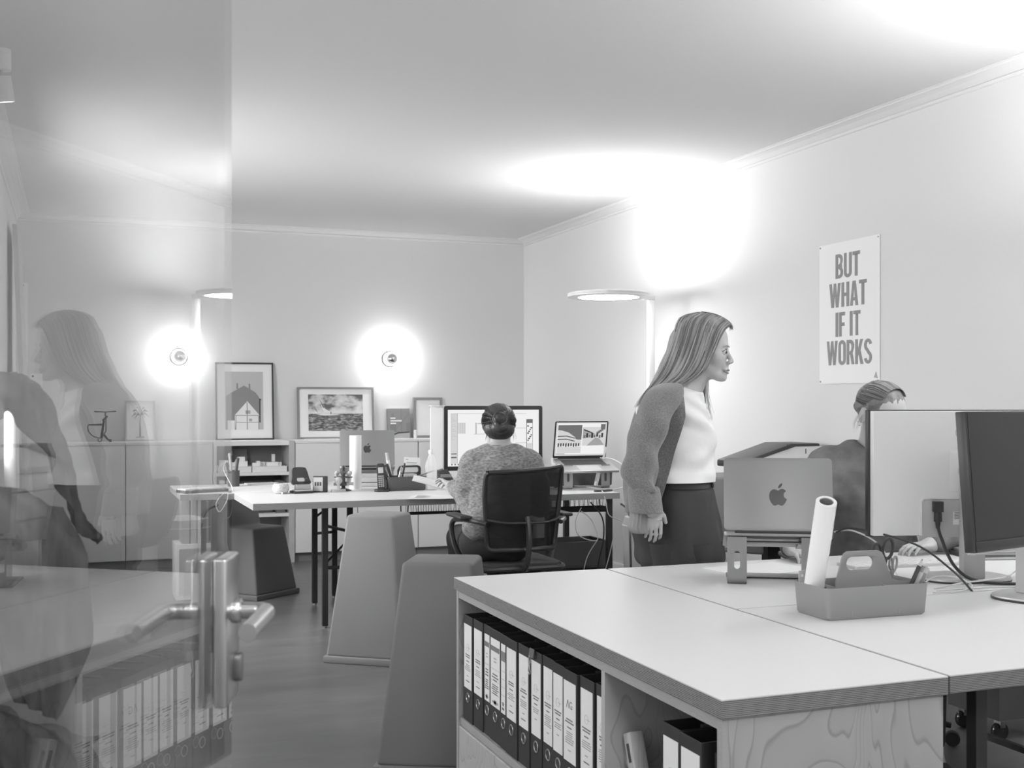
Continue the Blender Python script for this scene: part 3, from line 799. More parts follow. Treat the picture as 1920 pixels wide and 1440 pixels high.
# ------------------------------------------------------------------ monitors
def monitor_stand(t, m, mb, h, wb, db, back=0.10):
    MB().plate(rrect(-wb / 2, wb / 2, -db / 2, db / 2, min(db, wb) * 0.45, 8), [], 0.0, 0.012, None, 'xy').build('foot_plate', m, t, bevel=0.003)
    MB().box(-0.036, 0.036, 0.03, 0.062, 0.010, h).build('column', mb, t, bevel=0.004)

# white backed monitor on the far desk; local -y is the screen side
t = thing('monitor', 'monitor with white textured back facing the camera on the far desk', 'monitor', (2.515, 2.780, TZ), R(180 - 14), 'monitors on the near desks')
MB().plate(rrect(-0.135, 0.135, -0.10, 0.09, 0.075, 8), [], 0.0, 0.011, None, 'xy').build('foot_plate', 'alu_light', t, bevel=0.002)
MB().plate(rrect(-0.136, 0.136, -0.101, 0.091, 0.075, 8), [], 0.0, 0.005, None, 'xy').build('foot_rim', 'black', t)
MB().box(-0.034, 0.034, 0.035, 0.066, 0.011, 0.36).build('column', 'light_grey', t, bevel=0.003)
w2, z0, z1 = 0.306, 0.134, 0.512
MB().box(-w2, w2, -0.012, 0.010, z0, z1).build('bezel', 'black_satin', t, bevel=0.002)
bk = MB().box(-w2 + 0.006, w2 - 0.006, 0.010, 0.034, z0 + 0.004, z1 - 0.003).build('back_shell', 'white', t, bevel=0.003)
MB().box(-w2 + 0.012, w2 - 0.012, -0.0128, -0.0120, z0 + 0.014, z1 - 0.010).build('screen', 'screen_pale', t)
ps = MB().box(-0.150, 0.150, 0.034, 0.036, z0 - 0.001, z0 + 0.110).build('port_panel', 'light_grey', t, bevel=0.001)
MB().plate([(-0.156, z0 + 0.004), (-0.150, z0 + 0.004), (-0.150, z0 + 0.104), (-0.142, z0 + 0.112), (0.142, z0 + 0.112), (0.150, z0 + 0.104), (0.150, z0 + 0.004), (0.156, z0 + 0.004), (0.156, z0 + 0.106), (0.146, z0 + 0.118), (-0.146, z0 + 0.118), (-0.156, z0 + 0.106)], [], 0.034, 0.0385).build('panel_rim', 'white', t)
MB().box(-0.062, 0.062, 0.034, 0.0375, 0.268, 0.392).build('mount_cover', 'white', t, bevel=0.001)
MB().torus((0, 0, 0), 0.035, 0.002, 32, 6, Tm((0, 0.0375, 0.33), rx=R(90))).build('mount_ring', 'light_grey', t, smooth=True)
MB().torus((0, 0, 0), 0.022, 0.0015, 28, 6, Tm((0.02, 0.034, 0.445), rx=R(90))).build('badge_ring', 'light_grey', t, smooth=True)
lb = MB().box(-0.005, 0.052, 0.036, 0.0365, z0 + 0.035, z0 + 0.074).build('rating_label', 'paper', t)
pr = MB()
for k in range(5): pr.box(0.015, 0.048, 0.0365, 0.0368, z0 + 0.070 - k * 0.0045, z0 + 0.0722 - k * 0.0045)
for k in range(3): pr.box(0.0 - 0.002, 0.006, 0.0365, 0.0368, z0 + 0.066 - k * 0.009, z0 + 0.071 - k * 0.009)
pr.build('print', 'ink_soft', lb, kind='stuff')
plg = MB().box(0.092, 0.118, 0.036, 0.058, z0 + 0.075, z0 + 0.106).lathe([(0.012, -0.03), (0.0105, 0.0)], 12, Tm((0.105, 0.047, z0 + 0.076))).lathe([(0.006, -0.05), (0.008, -0.03)], 10, Tm((0.105, 0.047, z0 + 0.076))).build('plug', 'black', t, bevel=0.001)

# black monitor at the right edge; screen towards the camera
t = thing('monitor', 'black switched off monitor cut by the right edge of the picture', 'monitor', (2.475, 2.440, TZ), R(14), 'monitors on the near desks')
MB().plate(rrect(-0.135, 0.135, -0.09, 0.10, 0.08, 8), [], 0.0, 0.011, None, 'xy').build('foot_plate', 'alu_light', t, bevel=0.002)
MB().plate(rrect(-0.1365, 0.1365, -0.0915, 0.1015, 0.08, 8), [], 0.0, 0.006, None, 'xy').build('foot_rim', 'black', t)
MB().box(-0.034, 0.034, 0.025, 0.056, 0.011, 0.33).build('column', 'light_grey', t, bevel=0.003)
Mt = Tm((-0.03, -0.005, 0.33), rx=R(-4.5))
body = MB().box(-0.306, 0.306, 0.0, 0.030, -0.182, 0.182, Mt).build('housing', 'black_satin', t, bevel=0.003)
MB().box(-0.298, 0.298, -0.0015, 0.0, -0.152, 0.177, Mt).build('screen', 'screen_off', body)
MB().box(-0.300, 0.300, -0.0035, 0.0, -0.180, -0.154, Mt).build('chin', 'black_satin', body, bevel=0.001)
MB().box(-0.300, 0.300, 0.004, 0.026, -0.187, -0.182, Mt).build('lower_edge', 'light_grey', body)

# ------------------------------------------------------------------ grey tool caddy with its contents
cd_ = thing('tool_caddy', 'grey plastic tool caddy with handle and pens on the near desk', 'caddy', (1.868, 2.427, TZ), R(-1.5))
hx, hy, H = 0.152, 0.076, 0.080
def shell(x0, x1, y0, y1, z0, z1, wl, flare):
    o = MB()
    bo = rrect(x0 + flare, x1 - flare, y0 + flare, y1 - flare, 0.014, 5); to = rrect(x0, x1, y0, y1, 0.016, 5)
    bi = rrect(x0 + flare + wl, x1 - flare - wl, y0 + flare + wl, y1 - flare - wl, 0.012, 5); ti = rrect(x0 + wl, x1 - wl, y0 + wl, y1 - wl, 0.014, 5)
    bq = rrect(x0 + flare + 0.005, x1 - flare - 0.005, y0 + flare + 0.005, y1 - flare - 0.005, 0.012, 5)
    rings = [[(p[0], p[1], z0) for p in bq], [(p[0], p[1], z0 + 0.006) for p in bo], [(p[0], p[1], z1) for p in to], [(p[0], p[1], z1) for p in ti], [(p[0], p[1], z0 + 0.006) for p in bi]]
    return o.loft(rings)
shell(-hx, hx, -hy, hy, 0, H, 0.0025, 0.005).build('tray', 'box_grey', cd_, smooth=True, ang=40)
hp = [(-0.075, 0.006), (0.148, 0.006), (0.148, 0.072), (0.105, 0.078), (0.092, 0.085), (0.070, 0.140), (0.063, 0.152), (0.050, 0.158), (-0.042, 0.158), (-0.052, 0.152), (-0.058, 0.138), (-0.075, 0.08)]
MB().plate(hp, [rrect(-0.044, 0.036, 0.110, 0.144, 0.0165, 6)], -0.003, 0.003).build('handle', 'box_grey', cd_, bevel=0.001)
MB().box(-0.078, -0.075, -hy + 0.004, hy - 0.004, 0.006, 0.07).build('partition', 'box_grey', cd_)
MB().box(0.060, 0.063, -hy + 0.004, 0.0, 0.006, 0.07).build('partition', 'box_grey', cd_)
# (things standing in it)
M0 = Tm((1.868, 2.427, TZ), rz=R(-1.5))
def at(p): return tuple(M0 @ Vector(p))
t = thing('paper_roll', 'white paper roll standing upright in the tool caddy', 'paper roll', at((-0.116, 0.044, 0.022)), 0, rot=(R(26), R(-11), 0))
o_, i_ = 0.0250, 0.0170
MB().lathe([(i_, 0), (o_, 0), (o_, 0.309), (o_ - 0.001, 0.310), (i_, 0.310), (i_, 0.0)], 40, caps=False).build('sheet', 'paper', t, smooth=True, ang=50)
MB().lathe([(i_ - 0.0015, 0.002), (i_ - 0.0002, 0.002), (i_ - 0.0002, 0.308), (i_ - 0.0015, 0.308), (i_ - 0.0015, 0.002)], 32, caps=False).build('core', 'mid_grey', t, smooth=True, ang=50)
MB().tube([(0.0105 + 0.003 * math.sin(k * 0.8), -o_ * 0.915, 0.305 - k * 0.0135) for k in range(20)], 0.0006, 4).build('torn_edge', 'paper_grey', t)

def ringpath(cx, cz, rx, rz_, rot, n=20):
    out = []
    for i in range(n + 1):
        a = 2 * PI * i / n; x = rx * math.cos(a); z = rz_ * math.sin(a)
        out.append((cx + x * math.cos(rot) - z * math.sin(rot), 0, cz + x * math.sin(rot) + z * math.cos(rot)))
    return out
def scissors(label, p, s, rot):
    t = thing('scissors', label, 'scissors', at(p), 0, 'scissors in the tool caddy', rot=rot)
    for k, (sx, rx, rz_) in enumerate(((-1, 0.014, 0.020), (1, 0.019, 0.026))):
        sh = MB().tube(ringpath(sx * 0.020 * s, 0.148 * s, rx * s, rz_ * s, R(-12 * sx)), 0.0042 * s, 8)
        sh.tube([(sx * 0.010 * s, 0, 0.124 * s), (sx * 0.004 * s, sx * 0.001, 0.10 * s), (0, sx * 0.001, 0.085 * s)], [0.0065 * s, 0.006 * s, 0.005 * s], 8)
        sh.build('grip', 'black' if s > 0.8 else 'mid_grey', t, smooth=True)
        MB().plate([(-0.006 * s, 0.092 * s), (0.006 * s, 0.092 * s), (0.005 * s, 0.05 * s), (0.0, 0.0), (-0.004 * s, 0.05 * s)], [], sx * 0.001 - 0.0007, sx * 0.001 + 0.0007).build('blade', 'steel', t)
    MB().cyl((0, -0.004, 0.082 * s), (0, 0.004, 0.082 * s), 0.003 * s, n=10).build('pivot', 'steel', t)
scissors('large black handled scissors standing in the tool caddy', (0.092, 0.030, 0.008), 1.0, (R(4), R(-6), R(10)))
scissors('small grey handled scissors beside the large pair in the caddy', (0.118, 0.040, 0.008), 0.72, (R(2), R(7), R(30)))
def pen(name, label, p, r, L, m, tip, rot):
    t = thing(name, label, name.split('_')[-1], at(p), 0, 'pens in the tool caddy', rot=rot)
    MB().cyl((0, 0, 0), (0, 0, L * 0.86), r, n=10).build('barrel', m, t, smooth=True)
    if tip == 'point':
        MB().lathe([(r, L * 0.86), (r * 0.3, L * 0.97)], 10).build('wood_cone', 'light_grey', t)
        MB().lathe([(r * 0.3, L * 0.97), (0.0003, L)], 10).build('lead', 'ink', t)
    else:
        MB().cyl((0, 0, L * 0.86), (0, 0, L), r * 0.9, n=10).build('cap', 'light_grey' if m != 'light_grey' else 'mid_grey', t)
        MB().box(r * 0.8, r * 1.3, -0.002, 0.002, L * 0.62, L * 0.97).build('pocket_clip', 'steel', t)
tl = (R(8), R(26), 0)
pen('black_pencil', 'thick black pencil pointing up from the right of the caddy', (0.082, -0.050, 0.012), 0.0055, 0.140, 'black', 'point', (R(6), R(24), 0))
pen('clear_pen', 'clear barrelled pen between pencil and grey markers in caddy', (0.094, -0.040, 0.010), 0.0045, 0.112, 'chrome', 'cap', (R(4), R(25), 0))
pen('grey_marker', 'pale grey marker leaning in the caddy, left of two', (0.100, -0.046, 0.010), 0.0062, 0.120, 'light_grey', 'cap', (R(4), R(24), 0))
pen('grey_marker', 'mid grey marker leaning in the caddy, rightmost of all pens', (0.112, -0.040, 0.010), 0.0068, 0.118, 'mid_grey', 'cap', (R(6), R(26), 0))
t = thing('metal_plate', 'light metal plate with a hole standing at the left end of the caddy', 'plate', at((-0.105, 0.068, 0.0065)), R(2))
MB().plate([(-0.034, 0), (0.034, 0), (0.034, 0.103), (-0.034, 0.098)], [[(-0.024 + 0.003 * math.cos(a * PI / 4), 0.086 + 0.003 * math.sin(a * PI / 4)) for a in range(8)]], -0.001, 0.001).build('sheet', 'alu_light', t)
MB().cyl((-0.024, -0.0014, 0.086), (-0.024, -0.001, 0.086), 0.004, n=12).build('eyelet', 'white', t)
t = thing('eraser', 'small white eraser lying at the left end of the tool caddy', 'eraser', at((-0.118, 0.002, 0.066)), R(25), rot=(0, R(25), R(20)))
MB().box(-0.014, 0.014, -0.006, 0.006, 0, 0.010).build('rubber', 'white', t, bevel=0.002)
MB().box(-0.002, 0.015, -0.0064, 0.0064, -0.0004, 0.0104).build('sleeve', 'ink', t)

# ------------------------------------------------------------------ keyboard, papers, notebooks and cables on the far desk
t = thing('keyboard', 'flat white keyboard in front of the seated woman on the right', 'keyboard', (2.545, 3.095, TZ), R(-4))
MB().plate(rrect(-0.21, 0.21, -0.058, 0.058, 0.008), [], 0.0, 0.008, None, 'xy').build('base', 'alu_light', t, bevel=0.001)
for r_ in range(5):
    k = MB()
    for c_ in range(17): k.box(-0.205 + c_ * 0.0242, -0.205 + c_ * 0.0242 + 0.0205, -0.052 + r_ * 0.0212, -0.052 + r_ * 0.0212 + 0.0182, 0.008, 0.0105)
    k.build('key_row', 'white', t, kind='stuff')
def sheet(label, x, y, z, w, d, rz, m='paper', h=0.0012, group=None):
    o = MB().box(-w / 2, w / 2, -d / 2, d / 2, 0, h).build('paper_sheet', m, loc=(x, y, z), rotz=rz); tag(o, label, 'paper', group); return o
sheet('white sheet under the left hand of the seated woman', 2.06, 3.18, TZ, 0.297, 0.21, R(8))
def notebook(label, x, y, z, w, d, h, rz, m):
    t = thing('notebook', label, 'notebook', (x, y, z), rz, 'notebooks at the right desk edge')
    MB().box(-w / 2 + 0.002, w / 2 - 0.003, -d / 2 + 0.003, d / 2 - 0.003, 0.002, h - 0.002).build('pages', 'paper', t)
    MB().box(-w / 2, w / 2, -d / 2, d / 2, 0, 0.002).box(-w / 2, w / 2, -d / 2, d / 2, h - 0.002, h).box(-w / 2 - 0.001, -w / 2 + 0.001, -d / 2, d / 2, 0, h).build('cover', m, t)
notebook('dark notebook lying behind the black monitor on the far desk', 2.99, 3.16, TZ, 0.25, 0.20, 0.012, R(-14), 'dark_grey')
notebook('grey notebook on top of the dark notebook on the far desk', 3.00, 3.17, TZ + 0.0125, 0.24, 0.18, 0.010, R(-20), 'mid_grey')
t = thing('black_pen', 'slim black pen lying behind the monitor foot', 'pen', (2.72, 3.06, TZ + 0.0055), R(-22))
MB().cyl((-0.075, 0, 0), (0.06, 0, 0), 0.0052, n=10).build('barrel', 'black', t, smooth=True)
MB().cyl((0.06, 0, 0), (0.082, 0, 0), 0.0052, 0.0012, n=10).build('tip', 'steel', t)
PX, PY, PZ = 2.455, 2.730, TZ + 0.178
cable('power_cable', [(2.402, 2.760, 0.915), (2.406, 2.752, 0.88), (2.425, 2.72, 0.80), (2.470, 2.685, 0.758), (2.55, 2.64, 0.750), (2.65, 2.615, 0.750), (2.77, 2.64, 0.752), (2.83, 2.72, 0.80)], 0.0048, 'cable_black', 'thick black power cable hanging from the back of the white monitor')
cable('black_cable', [(2.165, 2.93, 0.885), (2.20, 2.88, 0.90), (2.30, 2.74, 0.865), (2.36, 2.66, 0.80), (2.375, 2.60, 0.752), (2.377, 2.588, 0.735)], 0.0032, 'cable_black', 'thin black cable running from the laptop into the desk gap')
cable('white_cable', [(2.165, 2.94, 0.885), (2.20, 2.90, 0.892), (2.25, 2.85, 0.86), (2.28, 2.82, 0.80), (2.30, 2.80, 0.752), (2.36, 2.78, 0.749)], 0.0026, 'cable_white', 'white charging cable arching down from the grey laptop')
cable('white_cable', [(2.26, 2.70, 0.7475), (2.33, 2.74, 0.7475), (2.38, 2.745, 0.765), (2.415, 2.70, 0.768), (2.41, 2.63, 0.755), (2.35, 2.60, 0.7475), (2.25, 2.605, 0.7475)], 0.0025, 'cable_white', 'white cable forming a loop right of the tool caddy')
cable('white_cable', [(2.30, 2.66, 0.7475), (2.42, 2.665, 0.757), (2.52, 2.66, 0.762), (2.60, 2.69, 0.762), (2.66, 2.71, 0.775), (2.665, 2.66, 0.765), (2.63, 2.63, 0.748)], 0.0026, 'cable_white', 'white cable with plugs lying across the monitor foot')
cable('white_cable', [(2.63, 2.63, 0.7475), (2.70, 2.69, 0.80), (2.74, 2.75, 0.87), (2.745, 2.77, 0.93)], 0.0024, 'cable_white', 'white cable rising behind the black monitor')
cable('white_cable', [(2.28, 2.625, 0.7475), (2.45, 2.622, 0.7478), (2.60, 2.60, 0.7475), (2.78, 2.605, 0.7475)], 0.0022, 'cable_white', 'thin white cable lying flat along the desk joint')
cable('black_cable', [(2.62, 2.655, 0.7485), (2.68, 2.665, 0.757), (2.75, 2.695, 0.775), (2.78, 2.69, 0.78), (2.775, 2.65, 0.765), (2.76, 2.62, 0.7495)], 0.0035, 'cable_black', 'black cable curling behind the black monitor foot')
for x, y, z, rz in ((2.60, 2.69, 0.7600, 20), (2.632, 2.63, 0.7475, 60)):
    o = MB().box(-0.010, 0.010, -0.005, 0.005, 0, 0.006).build('cable_plug', 'cable_white', loc=(x, y, z), rotz=R(rz), bevel=0.0015)
    tag(o, 'small white cable plug on the monitor foot' if rz == 20 else 'small white cable plug lying in front of the monitor foot', 'plug', 'white cable plugs')
# ------------------------------------------------------------------ white cabinets along the back wall
CF, CT = 9.25, 0.972          # front plane and top height
def door_unit(label, x0, x1, doors):
    c = thing('cabinet', label, 'cabinet', (x0, CF, 0), 0, 'white cabinets along the back wall')
    W = x1 - x0
    MB().box(0, W, 0.02, 0.39, 0.07, CT - 0.02).build('carcass', 'white', c)
    MB().box(0, W, 0.0, 0.39, CT - 0.02, CT).build('top', 'white', c, bevel=0.001, seg=1)
    MB().box(0.0, W, 0.05, 0.39, 0.0, 0.07).build('plinth', 'mid_grey', c)
    dw = W / doors
    for i in range(doors):
        MB().box(i * dw + 0.003, (i + 1) * dw - 0.003, 0.0, 0.019, 0.075, CT - 0.023).build('door', 'white', c, bevel=0.001, seg=1)
    return c
door_unit('white cabinet behind the glass door under the palm picture', -0.40, 0.372, 1)
door_unit('white cabinet behind the glass door right of the dark gap', 0.376, 1.02, 1)
door_unit('white double door cabinet under the sailing picture', 1.66, 2.68, 2)
door_unit('white cabinet behind the big monitor in the back right corner', 2.684, 3.60, 2)
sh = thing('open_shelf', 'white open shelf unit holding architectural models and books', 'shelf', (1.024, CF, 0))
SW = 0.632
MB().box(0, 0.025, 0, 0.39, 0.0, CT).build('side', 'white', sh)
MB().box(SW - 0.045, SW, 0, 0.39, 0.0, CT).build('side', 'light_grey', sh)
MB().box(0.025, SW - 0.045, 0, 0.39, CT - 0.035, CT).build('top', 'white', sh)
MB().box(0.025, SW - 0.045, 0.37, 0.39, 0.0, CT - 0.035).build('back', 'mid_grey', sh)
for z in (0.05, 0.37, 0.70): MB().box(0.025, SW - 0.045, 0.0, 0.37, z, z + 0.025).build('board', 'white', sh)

# models on white baseplates in the shelf
def site_model(label, x0, x1, blocks):
    t = thing('site_model', label, 'model', (x0, CF + 0.02, 0.7255), 0, 'architectural models in the shelf')
    MB().box(0, x1 - x0, 0, 0.30, 0, 0.045).build('baseplate', 'white', t, bevel=0.001, seg=1)
    for bx, by, w, d, h in blocks: MB().box(bx, bx + w, by, by + d, 0.045, 0.045 + h).build('block', 'paper', t)
rn = random.Random(4)
site_model('white site model with stepped building blocks in the shelf', 1.056, 1.318, [(0.02, 0.05, 0.07, 0.08, 0.05), (0.10, 0.10, 0.05, 0.06, 0.03), (0.15, 0.05, 0.09, 0.09, 0.04), (0.165, 0.06, 0.055, 0.06, 0.075)])
site_model('white site model with a small tower in the shelf', 1.326, 1.60, [(0.01, 0.06, 0.03, 0.04, 0.025), (0.04, 0.05, 0.028, 0.05, 0.04), (0.075, 0.10, 0.04, 0.05, 0.03), (0.12, 0.04, 0.09, 0.09, 0.03), (0.175, 0.14, 0.025, 0.03, 0.09), (0.215, 0.06, 0.025, 0.03, 0.028)])
def book(label, x, y, z, w, d, h, m, rot=(0, 0, 0), group='books in the shelf', text=None):
    t = thing('book', label, 'book', (x, y, z), 0, group, rot=rot)
    MB().box(0.002, w - 0.002, 0.004, d - 0.002, 0.002, h - 0.002).build('pages', 'paper', t)
    MB().box(0, 0.002, 0, d, 0, h).box(w - 0.002, w, 0, d, 0, h).box(0, w, -0.001, 0.003, 0, h).build('cover', m, t)
    if text:
        vs_, fs_ = text_mesh(text, 0.028)
        MB().add([(w / 2 - p[1], -0.0016, h * 0.55 + p[0]) for p in vs_], fs_).build('lettering', 'ink', t)
    return t
book('white spined yearly volume marked 2021 in the lower shelf, left of two', 1.070, CF + 0.03, 0.3955, 0.045, 0.20, 0.27, 'white', text='2021')
book('white spined yearly volume marked 2021 in the lower shelf, right of two', 1.126, CF + 0.03, 0.3955, 0.045, 0.20, 0.27, 'white', text='2021')
book('slim pale book beside the 2021 volumes', 1.178, CF + 0.03, 0.3955, 0.018, 0.19, 0.25, 'light_grey')
book('slim dark book leaning beside the pale book', 1.204, CF + 0.03, 0.3955, 0.022, 0.19, 0.24, 'dark_grey', rot=(0, R(3), 0))
t = thing('picture_book', 'dark landscape book with white title facing out of the lower shelf', 'book', (1.24, CF + 0.10, 0.3955), 0, rot=(R(-6), 0, 0))
MB().box(0, 0.26, 0, 0.018, 0, 0.255).build('cover', 'dark_grey', t, bevel=0.001, seg=1)
MB().box(0.015, 0.245, -0.001, 0, 0.14, 0.24).build('cover_photo', 'mid_grey', t)
for k, w in enumerate((0.09, 0.08, 0.13)): MB().box(0.08, 0.08 + w, -0.0014, -0.0005, 0.195 - k * 0.026, 0.212 - k * 0.026).build('title_line', 'white', t)
book('dark box file at the right end of the lower shelf', 1.52, CF + 0.05, 0.3955, 0.07, 0.24, 0.25, 'felt')
t = thing('folded_plan', 'dark folded plan leaning at the back of the upper shelf', 'plan', (1.155, CF + 0.30, 0.7255), 0, rot=(R(-8), 0, 0))
MB().box(0, 0.17, 0, 0.008, 0, 0.175).build('sheet', 'mid_grey', t)
MB().plate([(0.0, 0.10), (0.03, 0.13), (0.06, 0.12), (0.05, 0.16), (0.02, 0.14)], [], -0.001, 0.0).build('drawing', 'light_grey', t)
t = thing('magazine_pile', 'thin grey magazine lying on the back table by the shelf', 'magazine', (1.055, 7.55, TZ), R(5))
MB().box(0, 0.21, 0, 0.12, 0, 0.008).build('cover', 'light_grey', t)

# ------------------------------------------------------------------ framed pictures and small things on the cabinets
def frame(label, x0, x1, z1, m, fw, mat_in, lean=5.0, yb=None, depth=0.022, cat='picture', matte='paper', name='framed_picture'):
    W, Hh = x1 - x0, z1 - CT
    y = YB - 0.012 - math.sin(R(lean)) * Hh - depth if yb is None else yb
    t = thing(name, label, cat, (x0, y, CT), 0, 'pictures leaning on the back wall', rot=(R(-lean), 0, 0))
    fr = MB().plate([(0, 0), (W, 0), (W, Hh), (0, Hh)], [[(fw, fw), (W - fw, fw), (W - fw, Hh - fw), (fw, Hh - fw)]], 0, depth)
    fr.build('frame', m, t, bevel=0.001, seg=1)
    MB().box(fw * 0.8, W - fw * 0.8, depth * 0.45, depth * 0.6, fw * 0.8, Hh - fw * 0.8).build('mount', matte, t)
    p = None
    if mat_in:
        l, r_, b_, tp = mat_in
        p = (l, W - r_, b_, Hh - tp, depth * 0.45 - 0.001)
    return t, p, W, Hh
def layer(t, poly, y, m, name='print_shape'):
    return MB().plate(poly, [], y - 0.0008, y).build(name, m, t)
# gable house
t, p, W, Hh = frame('black framed picture of a gabled house half hidden by the door edge', 1.078, 1.545, 1.607, 'black', 0.013, (0.075, 0.085, 0.085, 0.075))
a, b_, c, d, y = p
layer(t, [(a, c), (b_, c), (b_, d), (a, d)], y, 'light_grey', 'sky')
w, h = b_ - a, d - c
def uv(*pts): return [(a + w * q[0], c + h * q[1]) for q in pts]
layer(t, uv((.03, .0), (.89, 0), (.89, .56), (.80, .64), (.50, .76), (.12, .62), (.03, .58)), y - 0.001, 'mid_grey', 'gable_wall')
layer(t, uv((.30, .70), (.345, .70), (.345, .80), (.30, .80)), y - 0.001, 'mid_grey', 'chimney')
layer(t, uv((.62, .68), (.665, .68), (.665, .79), (.62, .79)), y - 0.001, 'mid_grey', 'chimney')
layer(t, uv((.27, 0), (.88, 0), (.88, .26), (.58, .49), (.25, .25)), y - 0.002, 'white', 'house_front')
for q in (((.25, .235), (.90, .235), (.90, .25), (.25, .25)), ((.27, .12), (.88, .12), (.88, .133), (.27, .133)), ((.56, 0), (.59, 0), (.59, .47), (.56, .47)), ((.27, 0), (.29, 0), (.29, .25), (.27, .25)), ((.86, 0), (.88, 0), (.88, .25), (.86, .25)), ((.53, .27), (.66, .27), (.66, .33), (.53, .33)), ((.62, .14), (.70, .14), (.70, .19), (.62, .19))):
    layer(t, uv(*q), y - 0.003, 'ink_pale', 'timber')
layer(t, uv((.06, 0), (.25, 0), (.25, .16), (.06, .16)), y - 0.002, 'white', 'shed')
layer(t, uv((.89, .12), (.925, .12), (.93, .50), (.96, .52), (.89, .54)), y - 0.002, 'dark_grey', 'drain_pipe')
# sailing boat
t, p, W, Hh = frame('grey framed photograph of a sailing boat at sea', 1.742, 2.392, 1.408, 'mid_grey', 0.017, (0.092, 0.095, 0.068, 0.062))
a, b_, c, d, y = p; w, h = b_ - a, d - c
nt, bb, mp = node_mat('photo_sky'); n = nt.nodes.new('ShaderNodeTexNoise'); n.inputs['Scale'].default_value = 7; n.inputs['Detail'].default_value = 5
mp.inputs['Scale'].default_value = (1, 1, 1.7); nt.links.new(mp.outputs[0], n.inputs['Vector']); ramp(nt, n.outputs['Fac'], ((0.40, 0.12), (0.5, 0.55), (0.62, 0.74)), bb.inputs['Base Color'])
nt, bb, mp = node_mat('photo_sea'); n = nt.nodes.new('ShaderNodeTexNoise'); n.inputs['Scale'].default_value = 22; n.inputs['Detail'].default_value = 4; n.inputs['Distortion'].default_value = 0.6
mp.inputs['Scale'].default_value = (1, 1, 3.2); nt.links.new(mp.outputs[0], n.inputs['Vector']); ramp(nt, n.outputs['Fac'], ((0.36, 0.06), (0.5, 0.17), (0.62, 0.40)), bb.inputs['Base Color'])
layer(t, uv((0, .47), (1, .47), (1, 1), (0, 1)), y, 'photo_sky', 'sky')
layer(t, uv((0, 0), (1, 0), (1, .47), (0, .47)), y, 'photo_sea', 'sea')
layer(t, uv((.20, .87), (.27, .64), (.42, .50), (.28, .50)), y - 0.001, 'white', 'sail')
layer(t, uv((.20, .87), (.24, .78), (.28, .63), (.265, .64)), y - 0.002, 'dark_grey', 'sail_shadow')
layer(t, uv((.10, .72), (.17, .50), (.115, .58)), y - 0.001, 'mid_grey', 'sail')
layer(t, uv((.115, .58), (.17, .49), (.14, .46)), y - 0.001, 'white', 'sail')
layer(t, uv((.14, .455), (.28, .42), (.50, .43), (.55, .45), (.30, .48)), y - 0.001, 'white', 'hull')
layer(t, uv((.395, .46), (.42, .46), (.42, .52), (.40, .52)), y - 0.002, 'ink_soft', 'sailor')
# palm picture (seen through the glass door)
t, p, W, Hh = frame('pale framed palm tree drawing leaning behind the glass door', 0.385, 0.612, 1.292, 'light_grey', 0.012, (0.02, 0.02, 0.02, 0.02))
a, b_, c, d, y = p; w, h = b_ - a, d - c
layer(t, uv((.46, .05), (.53, .05), (.50, .40), (.51, .66), (.48, .66), (.47, .40)), y, 'mid_grey', 'trunk')
for k, (ex, ez) in enumerate(((.12, .60), (.16, .78), (.30, .90), (.52, .95), (.70, .88), (.84, .76), (.88, .60), (.28, .56), (.72, .56))):
    mxp, mzp = (.5 + ex) / 2, max(.66, (.66 + ez) / 2 + .10)
    layer(t, uv((.49, .66), (mxp, mzp + .025), (ex, ez), (mxp, mzp - .04)), y - 0.0003 * k, 'mid_grey' if k % 2 else 'ink_pale', 'palm_frond')
layer(t, uv((.30, .02), (.70, .02), (.66, .06), (.34, .06)), y - 0.001, 'light_grey', 'ground')
# pale wooden frame behind the big monitor
t, p, W, Hh = frame('empty grey wooden frame leaning behind the white upright panel', 2.742, 3.004, 1.322, 'mid_grey', 0.022, None)
# architecture guide
t = thing('guide_book', 'grey architecture guide with white title lines standing on the cabinet', 'book', (2.512, YB - 0.065, CT), 0, rot=(R(-7), 0, 0))
MB().box(0.0, 0.195, 0.002, 0.028, 0.001, 0.253).build('pages', 'paper', t)
cv = MB().box(0, 0.197, 0, 0.002, 0, 0.255).box(0, 0.197, 0.028, 0.030, 0, 0.255).box(-0.001, 0.001, 0, 0.03, 0, 0.255).build('cover', 'mid_grey', t)
MB().box(0.01, 0.19, -0.0008, 0, 0.0, 0.05).build('cover_ground', 'ink_pale', cv)
MB().plate([(0.02, 0.055), (0.075, 0.055), (0.075, 0.17), (0.06, 0.19), (0.045, 0.22), (0.03, 0.19), (0.02, 0.17)], [], -0.0008, 0.0).build('cover_tower', 'ink_soft', cv)
MB().plate([(0.02, 0.012), (0.09, 0.040), (0.19, 0.046), (0.19, 0.056), (0.09, 0.052), (0.02, 0.03)], [], -0.0012, -0.0004).build('cover_road', 'ink', cv)
MB().box(0.118, 0.124, -0.0012, 0, 0.05, 0.255).build('cover_mast', 'ink_soft', cv)
MB().plate([(0.07, 0.08), (0.074, 0.076), (0.195, 0.215), (0.195, 0.222)], [], -0.0012, 0.0).build('cover_stay', 'ink_soft', cv)
MB().box(0.165, 0.195, -0.0008, 0, 0.05, 0.13).build('cover_block', 'ink_soft', cv)
for k, wd in enumerate((0.045, 0.10, 0.05)): MB().box(0.024, 0.024 + wd, -0.0018, -0.0008, 0.165 - k * 0.022, 0.178 - k * 0.022).build('title_line', 'white', cv)
t = thing('small_bottle', 'tiny white bottle beside the architecture guide', 'bottle', (2.728, 9.50, CT))
MB().lathe([(0.014, 0), (0.016, 0.003), (0.016, 0.034), (0.011, 0.042)], 16).build('body', 'white_gloss', t, smooth=True)
